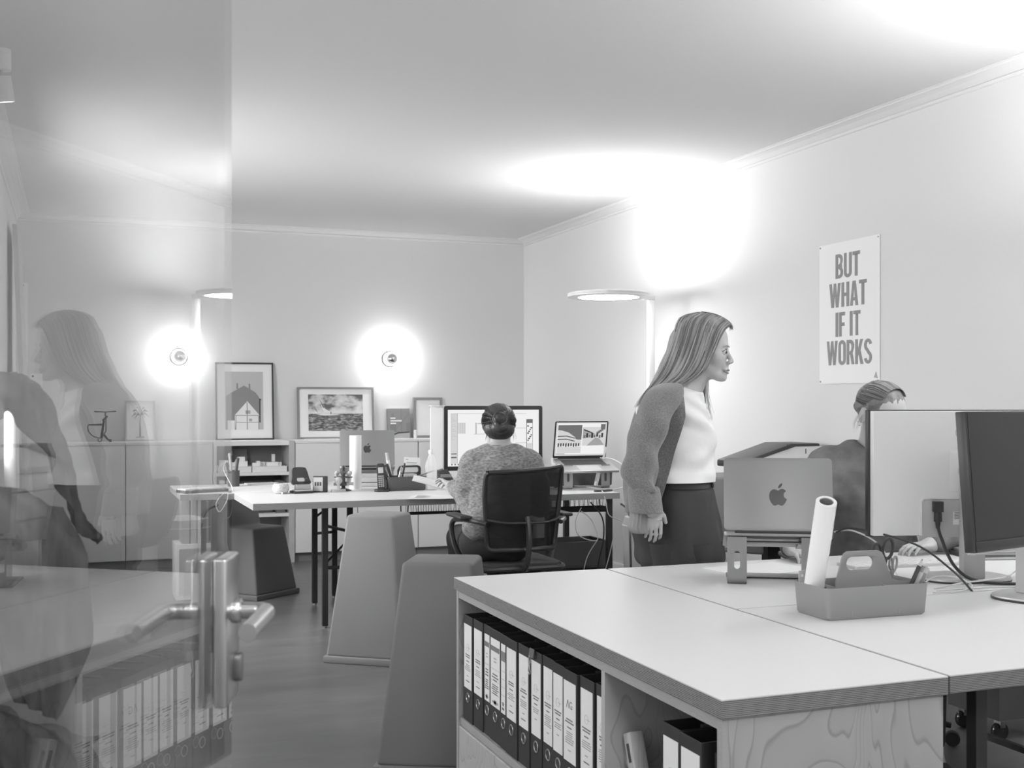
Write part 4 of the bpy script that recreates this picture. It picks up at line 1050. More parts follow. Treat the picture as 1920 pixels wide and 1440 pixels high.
MB().lathe([(0.015, 0.042), (0.015, 0.068), (0.012, 0.071)], 16).build('cap', 'white', t, smooth=True)
t = thing('paper_stack', 'loose white papers lying under the sailing picture', 'paper', (1.72, CF + 0.005, CT))
for k, (x, w) in enumerate(((0.0, 0.30), (0.05, 0.28))): MB().box(x, x + w, 0.0 + k * 0.01, 0.20, k * 0.004, k * 0.004 + 0.0038).build('sheet', 'paper', t)
# black metal scooter-like model
t = thing('metal_model', 'small black metal model with crossbar and wheel on the cabinet', 'model', (0.205, 9.44, CT), R(20))
fr = MB().tube([(0.0, 0, 0.03), (0.012, 0, 0.12), (0.02, 0, 0.165)], [0.012, 0.009, 0.009], 8)
fr.tube([(0.01, 0, 0.165), (0.045, 0, 0.20)], 0.008, 8).tube([(0.035, 0, 0.19), (0.035, 0, 0.085), (0.015, 0, 0.055)], 0.004, 6)
fr.tube([(0.01, 0, 0.135), (-0.10, 0, 0.135)], [0.008, 0.005], 8).tube([(0.03, 0, 0.20), (0.03, 0, 0.232)], 0.005, 6)
fr.build('frame', 'black', t, smooth=True)
MB().tube([(-0.055, 0.0, 0.236), (0.03, 0, 0.232), (0.115, 0.0, 0.237)], [0.0055, 0.003, 0.0055], 8).build('crossbar', 'black', t, smooth=True)
MB().tube(spline([(-0.105, 0, 0.13), (-0.10, 0, 0.085), (-0.06, 0, 0.045), (0.0, 0, 0.03)], 6), 0.0035, 6).build('bow', 'black', t, smooth=True)
MB().torus((0, 0, 0), 0.014, 0.005, 20, 8, Tm((-0.012, 0, 0.019), rx=R(90))).build('wheel', 'steel_dark', t, smooth=True)
MB().tube([(0.02, 0, 0.055), (0.05, 0, 0.02), (0.068, 0, 0.014)], [0.009, 0.007, 0.006], 8).box(0.062, 0.076, -0.008, 0.008, 0, 0.02).build('foot', 'black', t, smooth=True)

# ------------------------------------------------------------------ boards leaning in the back left corner, notes pinned to the wall
def board(label, y0, y1, ztop, out, m, th=0.012):
    lean = math.atan2(out, ztop)
    o = MB().box(0, th, 0, y1 - y0, 0, ztop).build('leaning_board', m, loc=(XL + 0.03 + out, y0, 0.001))
    o.rotation_euler = (0, -lean, 0); tag(o, label, 'board', 'boards leaning on the left wall'); return o
board('tall grey board leaning on the left wall by the corner', 8.40, 9.10, 2.47, 0.10, 'light_grey', 0.03)
for k, (x, y, h, lb_) in enumerate(((-0.345, 7.44, 1.30, 'white plan tube standing by the left wall, taller of two'), (-0.340, 7.62, 1.22, 'white plan tube standing by the left wall, shorter of two'))):
    t = thing('plan_tube', lb_, 'tube', (x, y, 0), 0, 'plan tubes by the left wall')
    MB().lathe([(0.036, 0.02), (0.036, h - 0.02)], 24, caps=False).build('tube', 'white', t, smooth=True)
    for z in (0.0, h - 0.02): MB().lathe([(0.0375, z), (0.0375, z + 0.02), (0.001, z + 0.02)], 24).build('end_cap', 'light_grey', t, smooth=True)
def note(label, x0, x1, z0, z1):
    t = thing('pinned_note', label, 'paper', (x0, YB - 0.003, z0), 0, 'notes pinned to the back wall')
    MB().box(0, x1 - x0, 0, 0.001, 0, z1 - z0).build('sheet', 'paper', t)
    MB().cyl((0.02, -0.006, z1 - z0 - 0.02), (0.02, 0, z1 - z0 - 0.02), 0.008, n=10).build('pin', 'ink', t)
    MB().box(0.015, 0.019, -0.0006, 0, 0.1, z1 - z0 - 0.08).build('drawn_line', 'ink_soft', t)
note('tall white note pinned to the wall in the back left corner', -0.38, -0.325, 1.55, 2.20)
note('white note pinned low on the wall in the back left corner', -0.31, -0.22, 1.00, 1.50)
# ------------------------------------------------------------------ back tables (two tops back to back)
def back_table(label, x0, x1, y0, y1, legs, group='tables of the back table pair'):
    d = thing('table', label, 'table', (x0, y0, 0), 0, group)
    MB().box(0, x1 - x0, 0, y1 - y0, 0.709, 0.7432).build('tabletop', 'ply_light', d, bevel=0.0008, seg=1)
    MB().box(0.0006, x1 - x0 - 0.0006, 0.0006, y1 - y0 - 0.0006, 0.7432, TZ).build('laminate_sheet', 'laminate', d)
    for lx, ly in legs:
        MB().box(lx - x0 - 0.016, lx - x0 + 0.016, ly - y0 - 0.016, ly - y0 + 0.016, 0.012, 0.709).build('leg', 'black_satin', d, bevel=0.001, seg=1)
        MB().cyl((lx - x0, ly - y0, 0), (lx - x0, ly - y0, 0.012), 0.012, n=12).build('foot', 'steel', d)
    return d
ta = back_table('front table of the back pair, holding the big monitor and the punch', 0.885, 3.025, 6.165, 6.928, ((1.336, 6.507), (1.56, 6.86), (2.62, 6.30), (2.98, 6.22), (2.62, 6.86), (2.98, 6.86)))
tb = back_table('rear table of the back pair, reaching further left behind the glass', 0.580, 3.025, 6.932, 7.70, ((0.78, 7.03), (1.427, 7.266), (1.603, 7.498), (0.78, 7.60), (2.60, 7.10), (2.92, 7.60)))
def bar(t, off, p, q, r=0.009, name='brace'):
    MB().tube([(p[0] - off[0], p[1] - off[1], p[2]), (q[0] - off[0], q[1] - off[1], q[2])], r, 4).build(name, 'black_satin', t)
A0, B0 = (0.885, 6.165), (0.580, 6.932)
bar(ta, A0, (1.336, 6.507, 0.58), (1.56, 6.86, 0.50)); bar(ta, A0, (1.336, 6.507, 0.36), (1.56, 6.86, 0.46))
bar(tb, B0, (1.427, 7.266, 0.55), (1.603, 7.498, 0.62)); bar(tb, B0, (1.427, 7.266, 0.45), (1.603, 7.498, 0.43))
bar(ta, A0, (1.336, 6.507, 0.34), (2.62, 6.30, 0.34), 0.010); bar(ta, A0, (2.62, 6.30, 0.30), (2.98, 6.22, 0.30), 0.012); bar(ta, A0, (2.62, 6.30, 0.64), (2.98, 6.22, 0.64), 0.012)
bar(tb, B0, (0.78, 7.03, 0.15), (0.78, 7.60, 0.15)); bar(tb, B0, (2.60, 7.10, 0.30), (2.92, 7.60, 0.30)); bar(ta, A0, (2.62, 6.86, 0.30), (2.98, 6.86, 0.30))
tray = thing('cable_tray', 'dark wire mesh tray hanging under the back table', 'tray', (1.75, 6.24, 0.62))
MB().tube([(0, 0, 0.089), (0, 0.01, 0.03), (0.0, 0.15, 0.03), (0.0, 0.16, 0.089)], 0.004, 6).tube([(1.25, 0, 0.089), (1.25, 0.01, 0.03), (1.25, 0.15, 0.03), (1.25, 0.16, 0.089)], 0.004, 6).build('bracket', 'black', tray, kind='stuff')
net = MB()
for k in range(7): net.tube([(0, 0.01 + k * 0.023, 0.03), (1.25, 0.01 + k * 0.023, 0.03)], 0.0018, 4)
for k in range(42): net.tube([(k * 0.03, 0.0, 0.085), (k * 0.03, 0.01, 0.03), (k * 0.03, 0.15, 0.03), (k * 0.03, 0.16, 0.085)], 0.0016, 4)
net.tube([(0, 0, 0.085), (1.25, 0, 0.085)], 0.003, 4); net.tube([(0, 0.16, 0.085), (1.25, 0.16, 0.085)], 0.003, 4)
net.build('wire_mesh', 'black', tray, kind='stuff')

# ------------------------------------------------------------------ things on the back tables
t = thing('stone_bowl', 'round speckled stone bowl on the left of the back table', 'bowl', (1.136, 6.80, TZ))
MB().lathe([(0.026, 0), (0.040, 0.006), (0.049, 0.024), (0.049, 0.040), (0.042, 0.056), (0.037, 0.060), (0.033, 0.058), (0.037, 0.046), (0.040, 0.030), (0.030, 0.012), (0.001, 0.010)], 36).build('body', 'stone', t, smooth=True, ang=80)
MB().ball((0.0, -0.052, 0.006), (0.006, 0.010, 0.006), 12, 8).build('spout', 'white', t, smooth=True)
t = thing('hole_punch', 'black hole punch standing on the back table', 'hole punch', (1.262, 6.80, TZ), R(8))
MB().box(-0.062, 0.052, -0.05, 0.05, 0, 0.014).build('base', 'black', t, bevel=0.003)
MB().box(-0.055, 0.048, -0.048, 0.02, 0.014, 0.022).build('tray', 'alu_light', t, bevel=0.002)
MB().plate([(-0.045, 0.022), (0.045, 0.022), (0.042, 0.052), (-0.042, 0.052)], [], -0.03, 0.02).build('mechanism', 'alu', t, bevel=0.003)
lvp = smooth2([(-0.050, 0.050), (0.052, 0.050), (0.050, 0.085), (0.038, 0.135), (0.024, 0.150), (-0.030, 0.152), (-0.046, 0.142), (-0.050, 0.10)], 4)
MB().plate(lvp, [rrect(-0.026, 0.026, 0.066, 0.090, 0.010)], -0.012, 0.006, Tm((0, 0.012, 0), rx=R(-14))).build('lever', 'black_satin', t, bevel=0.003)
t = thing('calculator_box', 'small dark box with a grey printed front beside the hole punch', 'box', (1.372, 6.815, TZ), R(-24))
MB().box(-0.042, 0.042, -0.016, 0.016, 0, 0.096).build('body', 'black', t, bevel=0.003)
fp = MB().box(-0.038, 0.018, -0.0175, -0.016, 0.008, 0.090).build('front', 'light_grey', t)
for k in range(3): MB().box(-0.030 + k * 0.015, -0.020 + k * 0.015, -0.0185, -0.0175, 0.040, 0.062).build('window', 'ink', fp)
t = thing('stamp_carousel', 'rotating stamp rack with round wooden handled stamps', 'stamp rack', (1.525, 6.88, TZ))
MB().lathe([(0.050, 0), (0.048, 0.006), (0.012, 0.016), (0.010, 0.10)], 24).build('foot', 'black', t, smooth=True)
MB().lathe([(0.055, 0.080), (0.055, 0.086), (0.01, 0.086)], 24).build('disc', 'dark_grey', t, smooth=True)
for k in range(6):
    a = R(60 * k + 15)
    x, y = 0.045 * math.cos(a), 0.045 * math.sin(a); s = MB()
    s.lathe([(0.006, 0.050), (0.009, 0.075), (0.005, 0.088), (0.013, 0.100), (0.014, 0.110), (0.007, 0.120)], 14, Tm((x, y, 0)))
    s.box(x - 0.02, x + 0.02, y - 0.008, y + 0.008, 0.034, 0.050)
    s.build('stamp', ('birch_light', 'dark_grey', 'light_grey')[k % 3], t, smooth=True)
MB().cyl((0, 0, 0.10), (0, 0, 0.135), 0.007, n=10).ball((0, 0, 0.138), (0.009, 0.009, 0.014), 12, 8).build('knob', 'black', t, smooth=True)
t = thing('stamp', 'large wooden knobbed stamp standing in front of the stamp rack', 'stamp', (1.478, 6.80, TZ), R(10))
MB().box(-0.042, 0.042, -0.014, 0.014, 0.0, 0.016).build('plate', 'light_grey', t, bevel=0.002)
MB().lathe([(0.012, 0.016), (0.008, 0.034), (0.010, 0.045), (0.021, 0.060), (0.022, 0.072), (0.014, 0.086), (0.001, 0.09)], 18).build('handle', 'birch_light', t, smooth=True)
t = thing('paper_roll', 'tall white paper roll standing on end on the back table', 'paper roll', (1.624, 6.985, TZ))
MB().lathe([(0.030, 0), (0.0365, 0), (0.0365, 0.328), (0.036, 0.33), (0.030, 0.33), (0.030, 0)], 36, caps=False).build('sheet', 'paper', t, smooth=True, ang=50)
MB().lathe([(0.0, 0.322), (0.030, 0.322), (0.030, 0.328), (0.0, 0.328)], 30).build('end_cap', 'white', t)
t = thing('cordless_phone', 'black cordless telephone standing in its charging cradle', 'telephone', (1.728, 6.745, TZ), R(-14))
MB().plate(rrect(-0.044, 0.044, -0.040, 0.036, 0.025), [], 0, 0.014, None, 'xy').build('cradle', 'black', t, bevel=0.003)
Mp = Tm((0, 0.0, 0.010), rx=R(-9), ry=R(-3))
hs = MB().plate(rrect(-0.024, 0.024, 0.0, 0.158, 0.014), [], -0.012, 0.012, Mp).build('handset', 'black_satin', t, bevel=0.004)
MB().box(-0.015, 0.015, -0.0135, -0.012, 0.100, 0.134, Mp).build('display', 'light_grey', hs)
ky = MB()
for r_ in range(6):
    for c_ in range(3): ky.box(-0.016 + c_ * 0.0115, -0.0075 + c_ * 0.0115, -0.0135, -0.012, 0.018 + r_ * 0.012, 0.024 + r_ * 0.012, Mp)
ky.build('key_pad', 'light_grey', hs, kind='stuff')
# dark desk caddy
dc = thing('tool_caddy', 'dark desk caddy full of pens on the back table', 'caddy', (1.880, 6.815, TZ), R(4))
hx, hy, H = 0.125, 0.075, 0.085
shell(-hx, hx, -hy, hy, 0, H, 0.0025, 0.004).build('tray', 'box_dark', dc, smooth=True, ang=40)
MB().plate([(-0.03, 0.006), (0.122, 0.006), (0.122, 0.13), (0.116, 0.142), (0.10, 0.148), (-0.0, 0.148), (-0.018, 0.142), (-0.03, 0.12)], [rrect(-0.012, 0.108, 0.104, 0.136, 0.015)], 0.02, 0.026).build('handle', 'black', dc, bevel=0.001)
M1 = Tm((1.880, 6.815, TZ), rz=R(4))
specs = [('white_marker', 'pen', 'thick white marker sticking up from the dark caddy', (-0.075, -0.02, 0.008), 0.0105, 0.225, 'white', (R(2), R(-10), 0)),
         ('black_marker', 'pen', 'black marker leaning left in the dark caddy', (-0.070, -0.045, 0.008), 0.0085, 0.165, 'black', (R(4), R(-18), 0)),
         ('dark_marker', 'pen', 'fat dark marker leaning far left in the dark caddy', (-0.095, -0.04, 0.02), 0.0105, 0.115, 'dark_grey', (R(4), R(-22), 0)),
         ('black_brush', 'pen', 'upright black pen in the middle of the dark caddy', (-0.028, -0.035, 0.008), 0.006, 0.160, 'black', (R(4), R(8), 0)),
         ('steel_pen', 'pen', 'steel pen with white cap in the middle of the dark caddy', (-0.048, -0.015, 0.008), 0.005, 0.140, 'steel', (R(-4), R(14), 0)),
         ('grey_pencil', 'pencil', 'grey pencil lying across the dark caddy to the right', (0.035, -0.045, 0.072), 0.0045, 0.150, 'mid_grey', (0, R(72), R(-8)))]
for nm, ct, lb_, p, r_, L, m_, rt in specs:
    t = thing(nm, lb_, ct, tuple(M1 @ Vector(p)), 0, 'pens in the dark caddy', rot=rt)
    MB().cyl((0, 0, 0), (0, 0, L * 0.8), r_, n=10).build('barrel', m_, t, smooth=True)
    MB().cyl((0, 0, L * 0.8), (0, 0, L), r_ * 1.04, r_ * 0.8, n=10).build('cap', 'light_grey' if m_ in ('white', 'steel') else m_, t, smooth=True)
t = thing('note_cube', 'stack of grey paper notes in the dark caddy', 'notepad', tuple(M1 @ Vector((0.02, -0.03, 0.008))), R(4))
MB().box(-0.035, 0.045, -0.035, 0.035, 0, 0.092).build('paper', 'light_grey', t, bevel=0.001, seg=1)
t = thing('business_card', 'white business card with a printed name held behind the dark caddy', 'card', (1.955, 6.88, TZ + 0.143), R(4), rot=(R(-14), R(4), 0))
MB().box(-0.052, 0.052, 0, 0.001, 0, 0.052).build('card', 'paper', t)
MB().box(-0.040, -0.026, -0.0005, 0, 0.036, 0.040).box(-0.036, 0.030, -0.0005, 0, 0.016, 0.021).box(-0.036, 0.020, -0.0005, 0, 0.008, 0.010).build('print', 'ink_pale', t, kind='stuff')
# water bottle: clear plastic with ribs
t = thing('water_bottle', 'ribbed clear plastic water bottle beside the dark caddy', 'bottle', (2.045, 6.775, TZ))
mat('bottle_plastic', 0.95, 0.08, trans=0.0)
m = bpy.data.materials.new('clear_plastic'); m.use_nodes = True; MATS['clear_plastic'] = m
nt = m.node_tree; b = nt.nodes['Principled BSDF']; b.inputs['Base Color'].default_value = (0.9, 0.9, 0.9, 1); b.inputs['Roughness'].default_value = 0.1; b.inputs['Alpha'].default_value = 0.34
pf = [(0.030, 0.0), (0.037, 0.004)]
for k in range(9): pf += [(0.0385, 0.012 + k * 0.014), (0.0355, 0.019 + k * 0.014)]
pf += [(0.038, 0.14), (0.034, 0.165), (0.020, 0.198), (0.0145, 0.212), (0.0145, 0.222)]
MB().lathe(pf, 28).build('body', 'clear_plastic', t, smooth=True, ang=80)
MB().lathe([(0.0165, 0.220), (0.0165, 0.240), (0.015, 0.243)], 20).build('cap', 'white', t, smooth=True)
MB().lathe([(0.029, 0.003), (0.034, 0.008), (0.034, 0.09), (0.001, 0.09)], 20).build('water', 'clear_plastic', t, smooth=True)
t = thing('desk_calculator', 'black tilted desk telephone display behind the water bottle', 'telephone', (2.165, 7.02, TZ), R(-6), rot=(0, 0, R(-6)))
MB().plate([(0.0, 0.0), (0.10, 0.0), (0.10, 0.03), (0.05, 0.115), (0.0, 0.10)], [], -0.05, 0.05, Tm(rz=R(-90)) if False else None).build('body', 'black', t, bevel=0.003)
MB().box(-0.035, 0.035, -0.0515, -0.05, 0.0, 0.02, Tm((0.04, 0, 0.06))).build('display', 'mid_grey', t)
# papers held by the seated woman
t = thing('plan_sheets', 'white printed sheets lying at the table edge under her hand', 'paper', (1.90, 6.20, TZ + 0.001), R(-22))
def curled(w, d, lift, tw):
    mb = MB(); n, k = 10, 7; vs_ = []
    for th in (0, 0.0012):
        for i in range(n + 1):
            for j in range(k + 1):
                u_, v_ = i / n, j / k
                vs_.append(((u_ - .5) * w, (v_ - .5) * d, th + lift * (u_ ** 2) * (0.4 + tw * v_) + 0.004 * math.sin(u_ * 5) * v_))
    fs_ = []; o2 = (n + 1) * (k + 1)
    for i in range(n):
        for j in range(k):
            a_ = i * (k + 1) + j
            fs_.append((a_, a_ + 1, a_ + k + 2, a_ + k + 1)); fs_.append((o2 + a_, o2 + a_ + k + 1, o2 + a_ + k + 2, o2 + a_ + 1))
    return mb.add(vs_, fs_)
curled(0.30, 0.24, 0.012, 0.3).build('sheet', 'paper', t, smooth=True)
pr = MB()
for k in range(7): pr.box(-0.11, -0.11 + 0.05 + 0.015 * (k % 3), -0.09 + k * 0.025, -0.082 + k * 0.025, 0.006, 0.0068)
pr.build('print', 'ink_pale', t, kind='stuff')
t = thing('held_sheet', 'white sheet lifted by the hand of the woman with the bun', 'paper', (1.915, 6.245, TZ + 0.075), R(-20), rot=(R(6), R(14), R(-18)))
curled(0.27, 0.19, -0.015, 0.4).build('sheet', 'paper', t, smooth=True)

# ------------------------------------------------------------------ screens on the back tables
t = thing('monitor', 'big black rimmed monitor showing a drawing program on the back table', 'monitor', (2.515, 6.95, TZ), R(-4), 'monitors on the back tables')
MB().box(-0.12, 0.12, -0.11, 0.09, 0.0, 0.006).build('foot_plate', 'alu_light', t, bevel=0.002)
MB().plate([(0.05, 0.006), (0.062, 0.006), (0.04, 0.22), (0.028, 0.22)], [], -0.09, 0.09, None, 'yz').build('neck', 'alu_light', t)
Z0, Z1, hw = 0.100, 0.512, 0.328
MB().plate(rrect(-hw, hw, Z0, Z1, 0.014), [], 0.0, 0.028).build('housing', 'alu_light', t, bevel=0.002)
MB().plate(rrect(-hw + 0.001, hw - 0.001, Z0 + 0.001, Z1 - 0.001, 0.013), [], -0.002, 0.0).build('glass_front', 'black_gloss', t)
sx0, sx1, sz0, sz1 = -0.302, 0.302, Z0 + 0.028, Z1 - 0.026
sc = MB().box(sx0, sx1, -0.0032, -0.002, sz0, sz1).build('screen', 'screen_white', t)
def ui(x0, x1, z0, z1, m, lv=1):
    W_, H_ = sx1 - sx0, sz1 - sz0
    MB().box(sx0 + x0 * W_, sx0 + x1 * W_, -0.0032 - 0.0004 * lv, -0.0032, sz0 + z0 * H_, sz0 + z1 * H_).build('window_element', m, sc)
ui(0.03, 0.10, 0.05, 0.93, 'screen_pale'); ui(0.03, 0.86, 0.93, 0.935, 'screen_grey'); ui(0.10, 0.105, 0.05, 0.93, 'screen_grey')
ui(0.035, 0.095, 0.215, 0.228, 'screen_dark', 2); ui(0.035, 0.095, 0.145, 0.17, 'screen_mid', 2); ui(0.11, 0.19, 0.58, 0.77, 'screen_pale', 2)
for k in range(4): ui(0.11 + k * 0.024, 0.112 + k * 0.024, 0.58, 0.77, 'screen_grey', 3)
ui(0.30, 0.31, 0.57, 0.77, 'screen_grey', 2); ui(0.32, 0.40, 0.75, 0.76, 'screen_grey', 2); ui(0.28, 0.40, 0.565, 0.572, 'screen_grey', 2)
ui(0.86, 0.932, 0.14, 0.83, 'screen_mid', 2); ui(0.866, 0.928, 0.17, 0.76, 'screen_white', 3)
for k in range(9): ui(0.870 + 0.012 * (k % 4), 0.888 + 0.012 * (k % 4), 0.44 + 0.032 * k, 0.462 + 0.032 * k, 'screen_dark' if k % 3 else 'screen_mid', 4)
ui(0.868, 0.926, 0.25, 0.40, 'screen_pale', 4); ui(0.74, 0.86, 0.40, 0.415, 'screen_pale', 2); ui(0.74, 0.86, 0.665, 0.68, 'screen_pale', 2)
for k in range(5): ui(0.035 + 0.035 * k, 0.052 + 0.035 * k, 0.02, 0.045, 'screen_mid', 2)
for k in range(14): ui(0.036, 0.05 + 0.02 * (k % 3), 0.86 - k * 0.03, 0.864 - k * 0.03, 'screen_grey', 2)

t = thing('monitor', 'white computer back turned to the camera left of the big monitor', 'monitor', (2.43, 7.30, TZ), R(-3), 'monitors on the back tables')
MB().plate(rrect(-0.225, 0.225, 0.03, 0.505, 0.01), [], 0.0, 0.03).build('back_shell', 'white', t, bevel=0.003)
MB().box(-0.225, 0.225, 0.03, 0.032, 0.03, 0.505).build('front', 'screen_off', t)
MB().box(-0.10, 0.10, -0.08, 0.10, 0.0, 0.008).build('foot_plate', 'alu_light', t)
MB().box(-0.05, 0.05, 0.004, 0.02, 0.008, 0.05).build('neck', 'alu_light', t)
MB().box(-0.15, 0.225, -0.002, 0.0, 0.498, 0.501).build('top_slot', 'ink_soft', t)
MB().box(-0.225, 0.225, -0.02, 0.05, 0.507, 0.513).build('top_shelf', 'white', t)

RZ2 = R(-4)
stand('aluminium laptop stand with slotted legs on the back table', (2.965, 6.50, TZ), R(180 - 4), 0.150, 'alu', gap=0.245)
t2, Ml, lid = laptop('open laptop showing two photographs on the right of the back table', (2.975, 6.640, TZ + 0.180), RZ2, 15, 88, 'alu', 'screen_pale')
bw, bd = 0.356, 0.245
def pic(x0, x1, z0, z1, m, lv, poly=None):
    xx0, zz0, W_, H_ = -bw / 2 + 0.010, 0.018, bw - 0.02, bd * 0.95 - 0.018
    pts = poly or [(x0, z0), (x1, z0), (x1, z1), (x0, z1)]
    MB().plate([(xx0 + p[0] * W_, zz0 + p[1] * H_) for p in pts], [], -0.0012 - 0.0004 * lv, -0.0012, Ml).build('window_element', m, lid)
pic(.03, .97, .05, .97, 'screen_white', 1)
pic(.04, .51, .48, .92, 'screen_mid', 2)
pic(0, 0, 0, 0, 'screen_pale', 3, [(.04, .30), (.51, .30), (.51, .46), (.40, .50), (.38, .56), (.25, .70), (.12, .76), (.04, .77)])
for z in (.60, .51): pic(0, 0, 0, 0, 'screen_dark', 4, [(.04, z), (.22, z + .005), (.38, z - .06), (.38, z - .085), (.22, z - .02), (.04, z - .025)])
for k in range(9): pic(.05 + k * .05, .075 + k * .05, .27 + .01 * (k % 3), .38, 'screen_dark', 4)
pic(.04, .51, .08, .27, 'screen_pale', 2); pic(.53, .97, .30, .86, 'screen_pale', 2)
pic(0, 0, 0, 0, 'screen_grey', 3, [(.53, .82), (.78, .66), (.75, .55), (.53, .52)])
pic(0, 0, 0, 0, 'screen_grey', 3, [(.62, .30), (.97, .32), (.86, .52), (.78, .54)])
for k in range(8): pic(.55 + .05 * k, .585 + .05 * k, .53 + .02 * (k % 3), .62 + .03 * ((k * 2) % 4), 'screen_dark' if k % 2 else 'screen_mid', 4)
for k in range(5): pic(.80 + .03 * k, .84 + .03 * k, .64 + .035 * k, .72 + .03 * k, 'screen_mid', 4)
pic(0, 0, 0, 0, 'screen_dark', 4, [(.55, .80), (.72, .70), (.72, .67), (.55, .76)])
pic(.88, .97, .80, .95, 'screen_mid', 3); pic(.03, .2, .05, .07, 'screen_grey', 3)

stand('aluminium laptop stand behind the tall paper roll', (1.81, 7.36, TZ), R(180 - 10), 0.110, 'alu_dark', gap=0.245)
laptop('dark grey laptop seen from behind on the rear table with fruit emblem', (1.79, 7.36, TZ + 0.120), R(180 - 12), 12, 98, 'alu_dark')
bx = thing('file_tray', 'pale stack of trays lying under the dark grey laptop', 'tray', (1.80, 7.18, TZ), R(-8))
for k in range(2): MB().box(-0.16, 0.16, -0.02, 0.10, 0.002 + k * 0.026, 0.024 + k * 0.026).build('tray', 'light_grey', bx, bevel=0.002)
bx = thing('storage_box', 'dark flat storage box behind the open laptop', 'box', (3.04, 6.81, TZ), R(-4))
shell(-0.30, 0.22, -0.06, 0.06, 0, 0.095, 0.003, 0.003).build('body', 'box_dark', bx, smooth=True, ang=40)
MB().box(-0.296, 0.216, -0.056, 0.056, 0.080, 0.090).build('lid', 'felt', bx)
bx = thing('white_box', 'white cardboard box on the rear table behind the open laptop', 'box', (3.10, 7.05, TZ), R(-4))
MB().box(-0.12, 0.12, -0.06, 0.06, 0, 0.16).build('body', 'white', bx, bevel=0.002); MB().box(-0.122, 0.122, -0.062, 0.062, 0.13, 0.164).build('lid', 'paper', bx, bevel=0.002)
t = thing('leaning_folder', 'white printed folder leaning by the standing woman on the back table', 'folder', (3.12, 6.72, TZ), R(-20), rot=(0, R(14), R(-20)))
MB().box(-0.006, 0.006, -0.10, 0.10, 0, 0.26).build('cover', 'paper', t); MB().box(-0.0075, -0.006, -0.08, 0.08, 0.03, 0.14).build('print_block', 'ink_pale', t)
t = thing('glasses_case', 'dark flat case lying at the right table corner', 'case', (2.96, 6.27, TZ), R(6))
MB().plate(smooth2([(-0.05, -0.012), (0.0, -0.02), (0.06, -0.012), (0.065, 0.008), (0.0, 0.012), (-0.05, 0.012)], 4), [], 0, 0.012, None, 'xy').build('shell', 'dark_grey', t, bevel=0.003)
MB().box(-0.03, 0.03, -0.003, 0.003, 0.012, 0.0135).build('band', 'light_grey', t)
cable('white_cable', [(3.10, 6.60, 0.93), (3.16, 6.52, 0.92), (3.20, 6.40, 0.85), (3.12, 6.32, 0.765), (2.98, 6.30, 0.749), (2.93, 6.20, 0.749), (2.925, 6.150, 0.70), (2.94, 6.140, 0.62), (3.00, 6.15, 0.59), (3.06, 6.20, 0.57)], 0.0028, 'cable_white', 'white charging cable looping from the open laptop over the table edge')
cable('black_cable', [(2.80, 6.62, 0.7495), (2.86, 6.66, 0.762), (2.93, 6.63, 0.756), (2.88, 6.56, 0.7495), (2.80, 6.53, 0.7495)], 0.004, 'cable_black', 'black cable coiled under the open laptop')
cable('white_cable', [(2.79, 6.20, 0.66), (2.74, 6.17, 0.58), (2.76, 6.16, 0.50), (2.88, 6.17, 0.47), (2.86, 6.2, 0.58), (2.79, 6.2, 0.64)], 0.003, 'cable_white', 'white cable loop hanging under the back table')
cable('white_cable', [(2.88, 6.17, 0.47), (2.82, 6.19, 0.36), (2.80, 6.21, 0.20), (2.80, 6.22, 0.004)], 0.003, 'cable_white', 'white cable dropping to the floor under the back table')
cable('white_cable', [(2.99, 6.17, 0.50), (2.94, 6.18, 0.30), (2.87, 6.20, 0.12), (2.83, 6.20, 0.004)], 0.003, 'cable_white', 'white cable slanting to the floor beside the table leg')
cable('black_cable', [(2.85, 6.20, 0.69), (2.92, 6.19, 0.60), (2.93, 6.19, 0.48), (2.91, 6.22, 0.32), (2.90, 6.25, 0.10), (2.90, 6.26, 0.005)], 0.0045, 'cable_black', 'thick black cable hanging under the right end of the back table')
# low wooden crates of plans beneath the right end of the back table
for k, (z, h, lb_) in enumerate(((0.0, 0.24, 'wooden crate standing on the floor under the back table'), (0.245, 0.18, 'wooden crate stacked on the lower crate under the back table'))):
    t = thing('wooden_crate', lb_, 'crate', (2.70, 6.46, z), 0, 'crates under the back table')
    for q in ((0, 0.40, 0, 0.015, 0, h), (0, 0.40, 0.265, 0.28, 0, h), (0, 0.015, 0.015, 0.265, 0, h), (0.385, 0.40, 0.015, 0.265, 0, h), (0.015, 0.385, 0.015, 0.265, 0, 0.012)): MB().box(*q).build('plank', 'box_dark', t)
t = thing('keyboard', 'white keyboard lying on the rear table behind the glass door', 'keyboard', (0.72, 7.08, TZ), R(22))
MB().box(-0.14, 0.14, -0.06, 0.06, 0, 0.018).build('base', 'dark_grey', t, bevel=0.002)
for r_ in range(4):
    k = MB()
    for c_ in range(12): k.box(-0.135 + c_ * 0.0225, -0.116 + c_ * 0.0225, -0.054 + r_ * 0.0265, -0.031 + r_ * 0.0265, 0.018, 0.026)
    k.build('key_row', 'white', t, kind='stuff')
t = thing('pen_cup', 'dark pen cup with brushes behind the glass door edge', 'cup', (0.955, 7.50, TZ))
MB().lathe([(0.036, 0), (0.038, 0.10), (0.035, 0.10), (0.033, 0.006), (0.001, 0.006)], 24).build('cup', 'dark_grey', t, smooth=True)
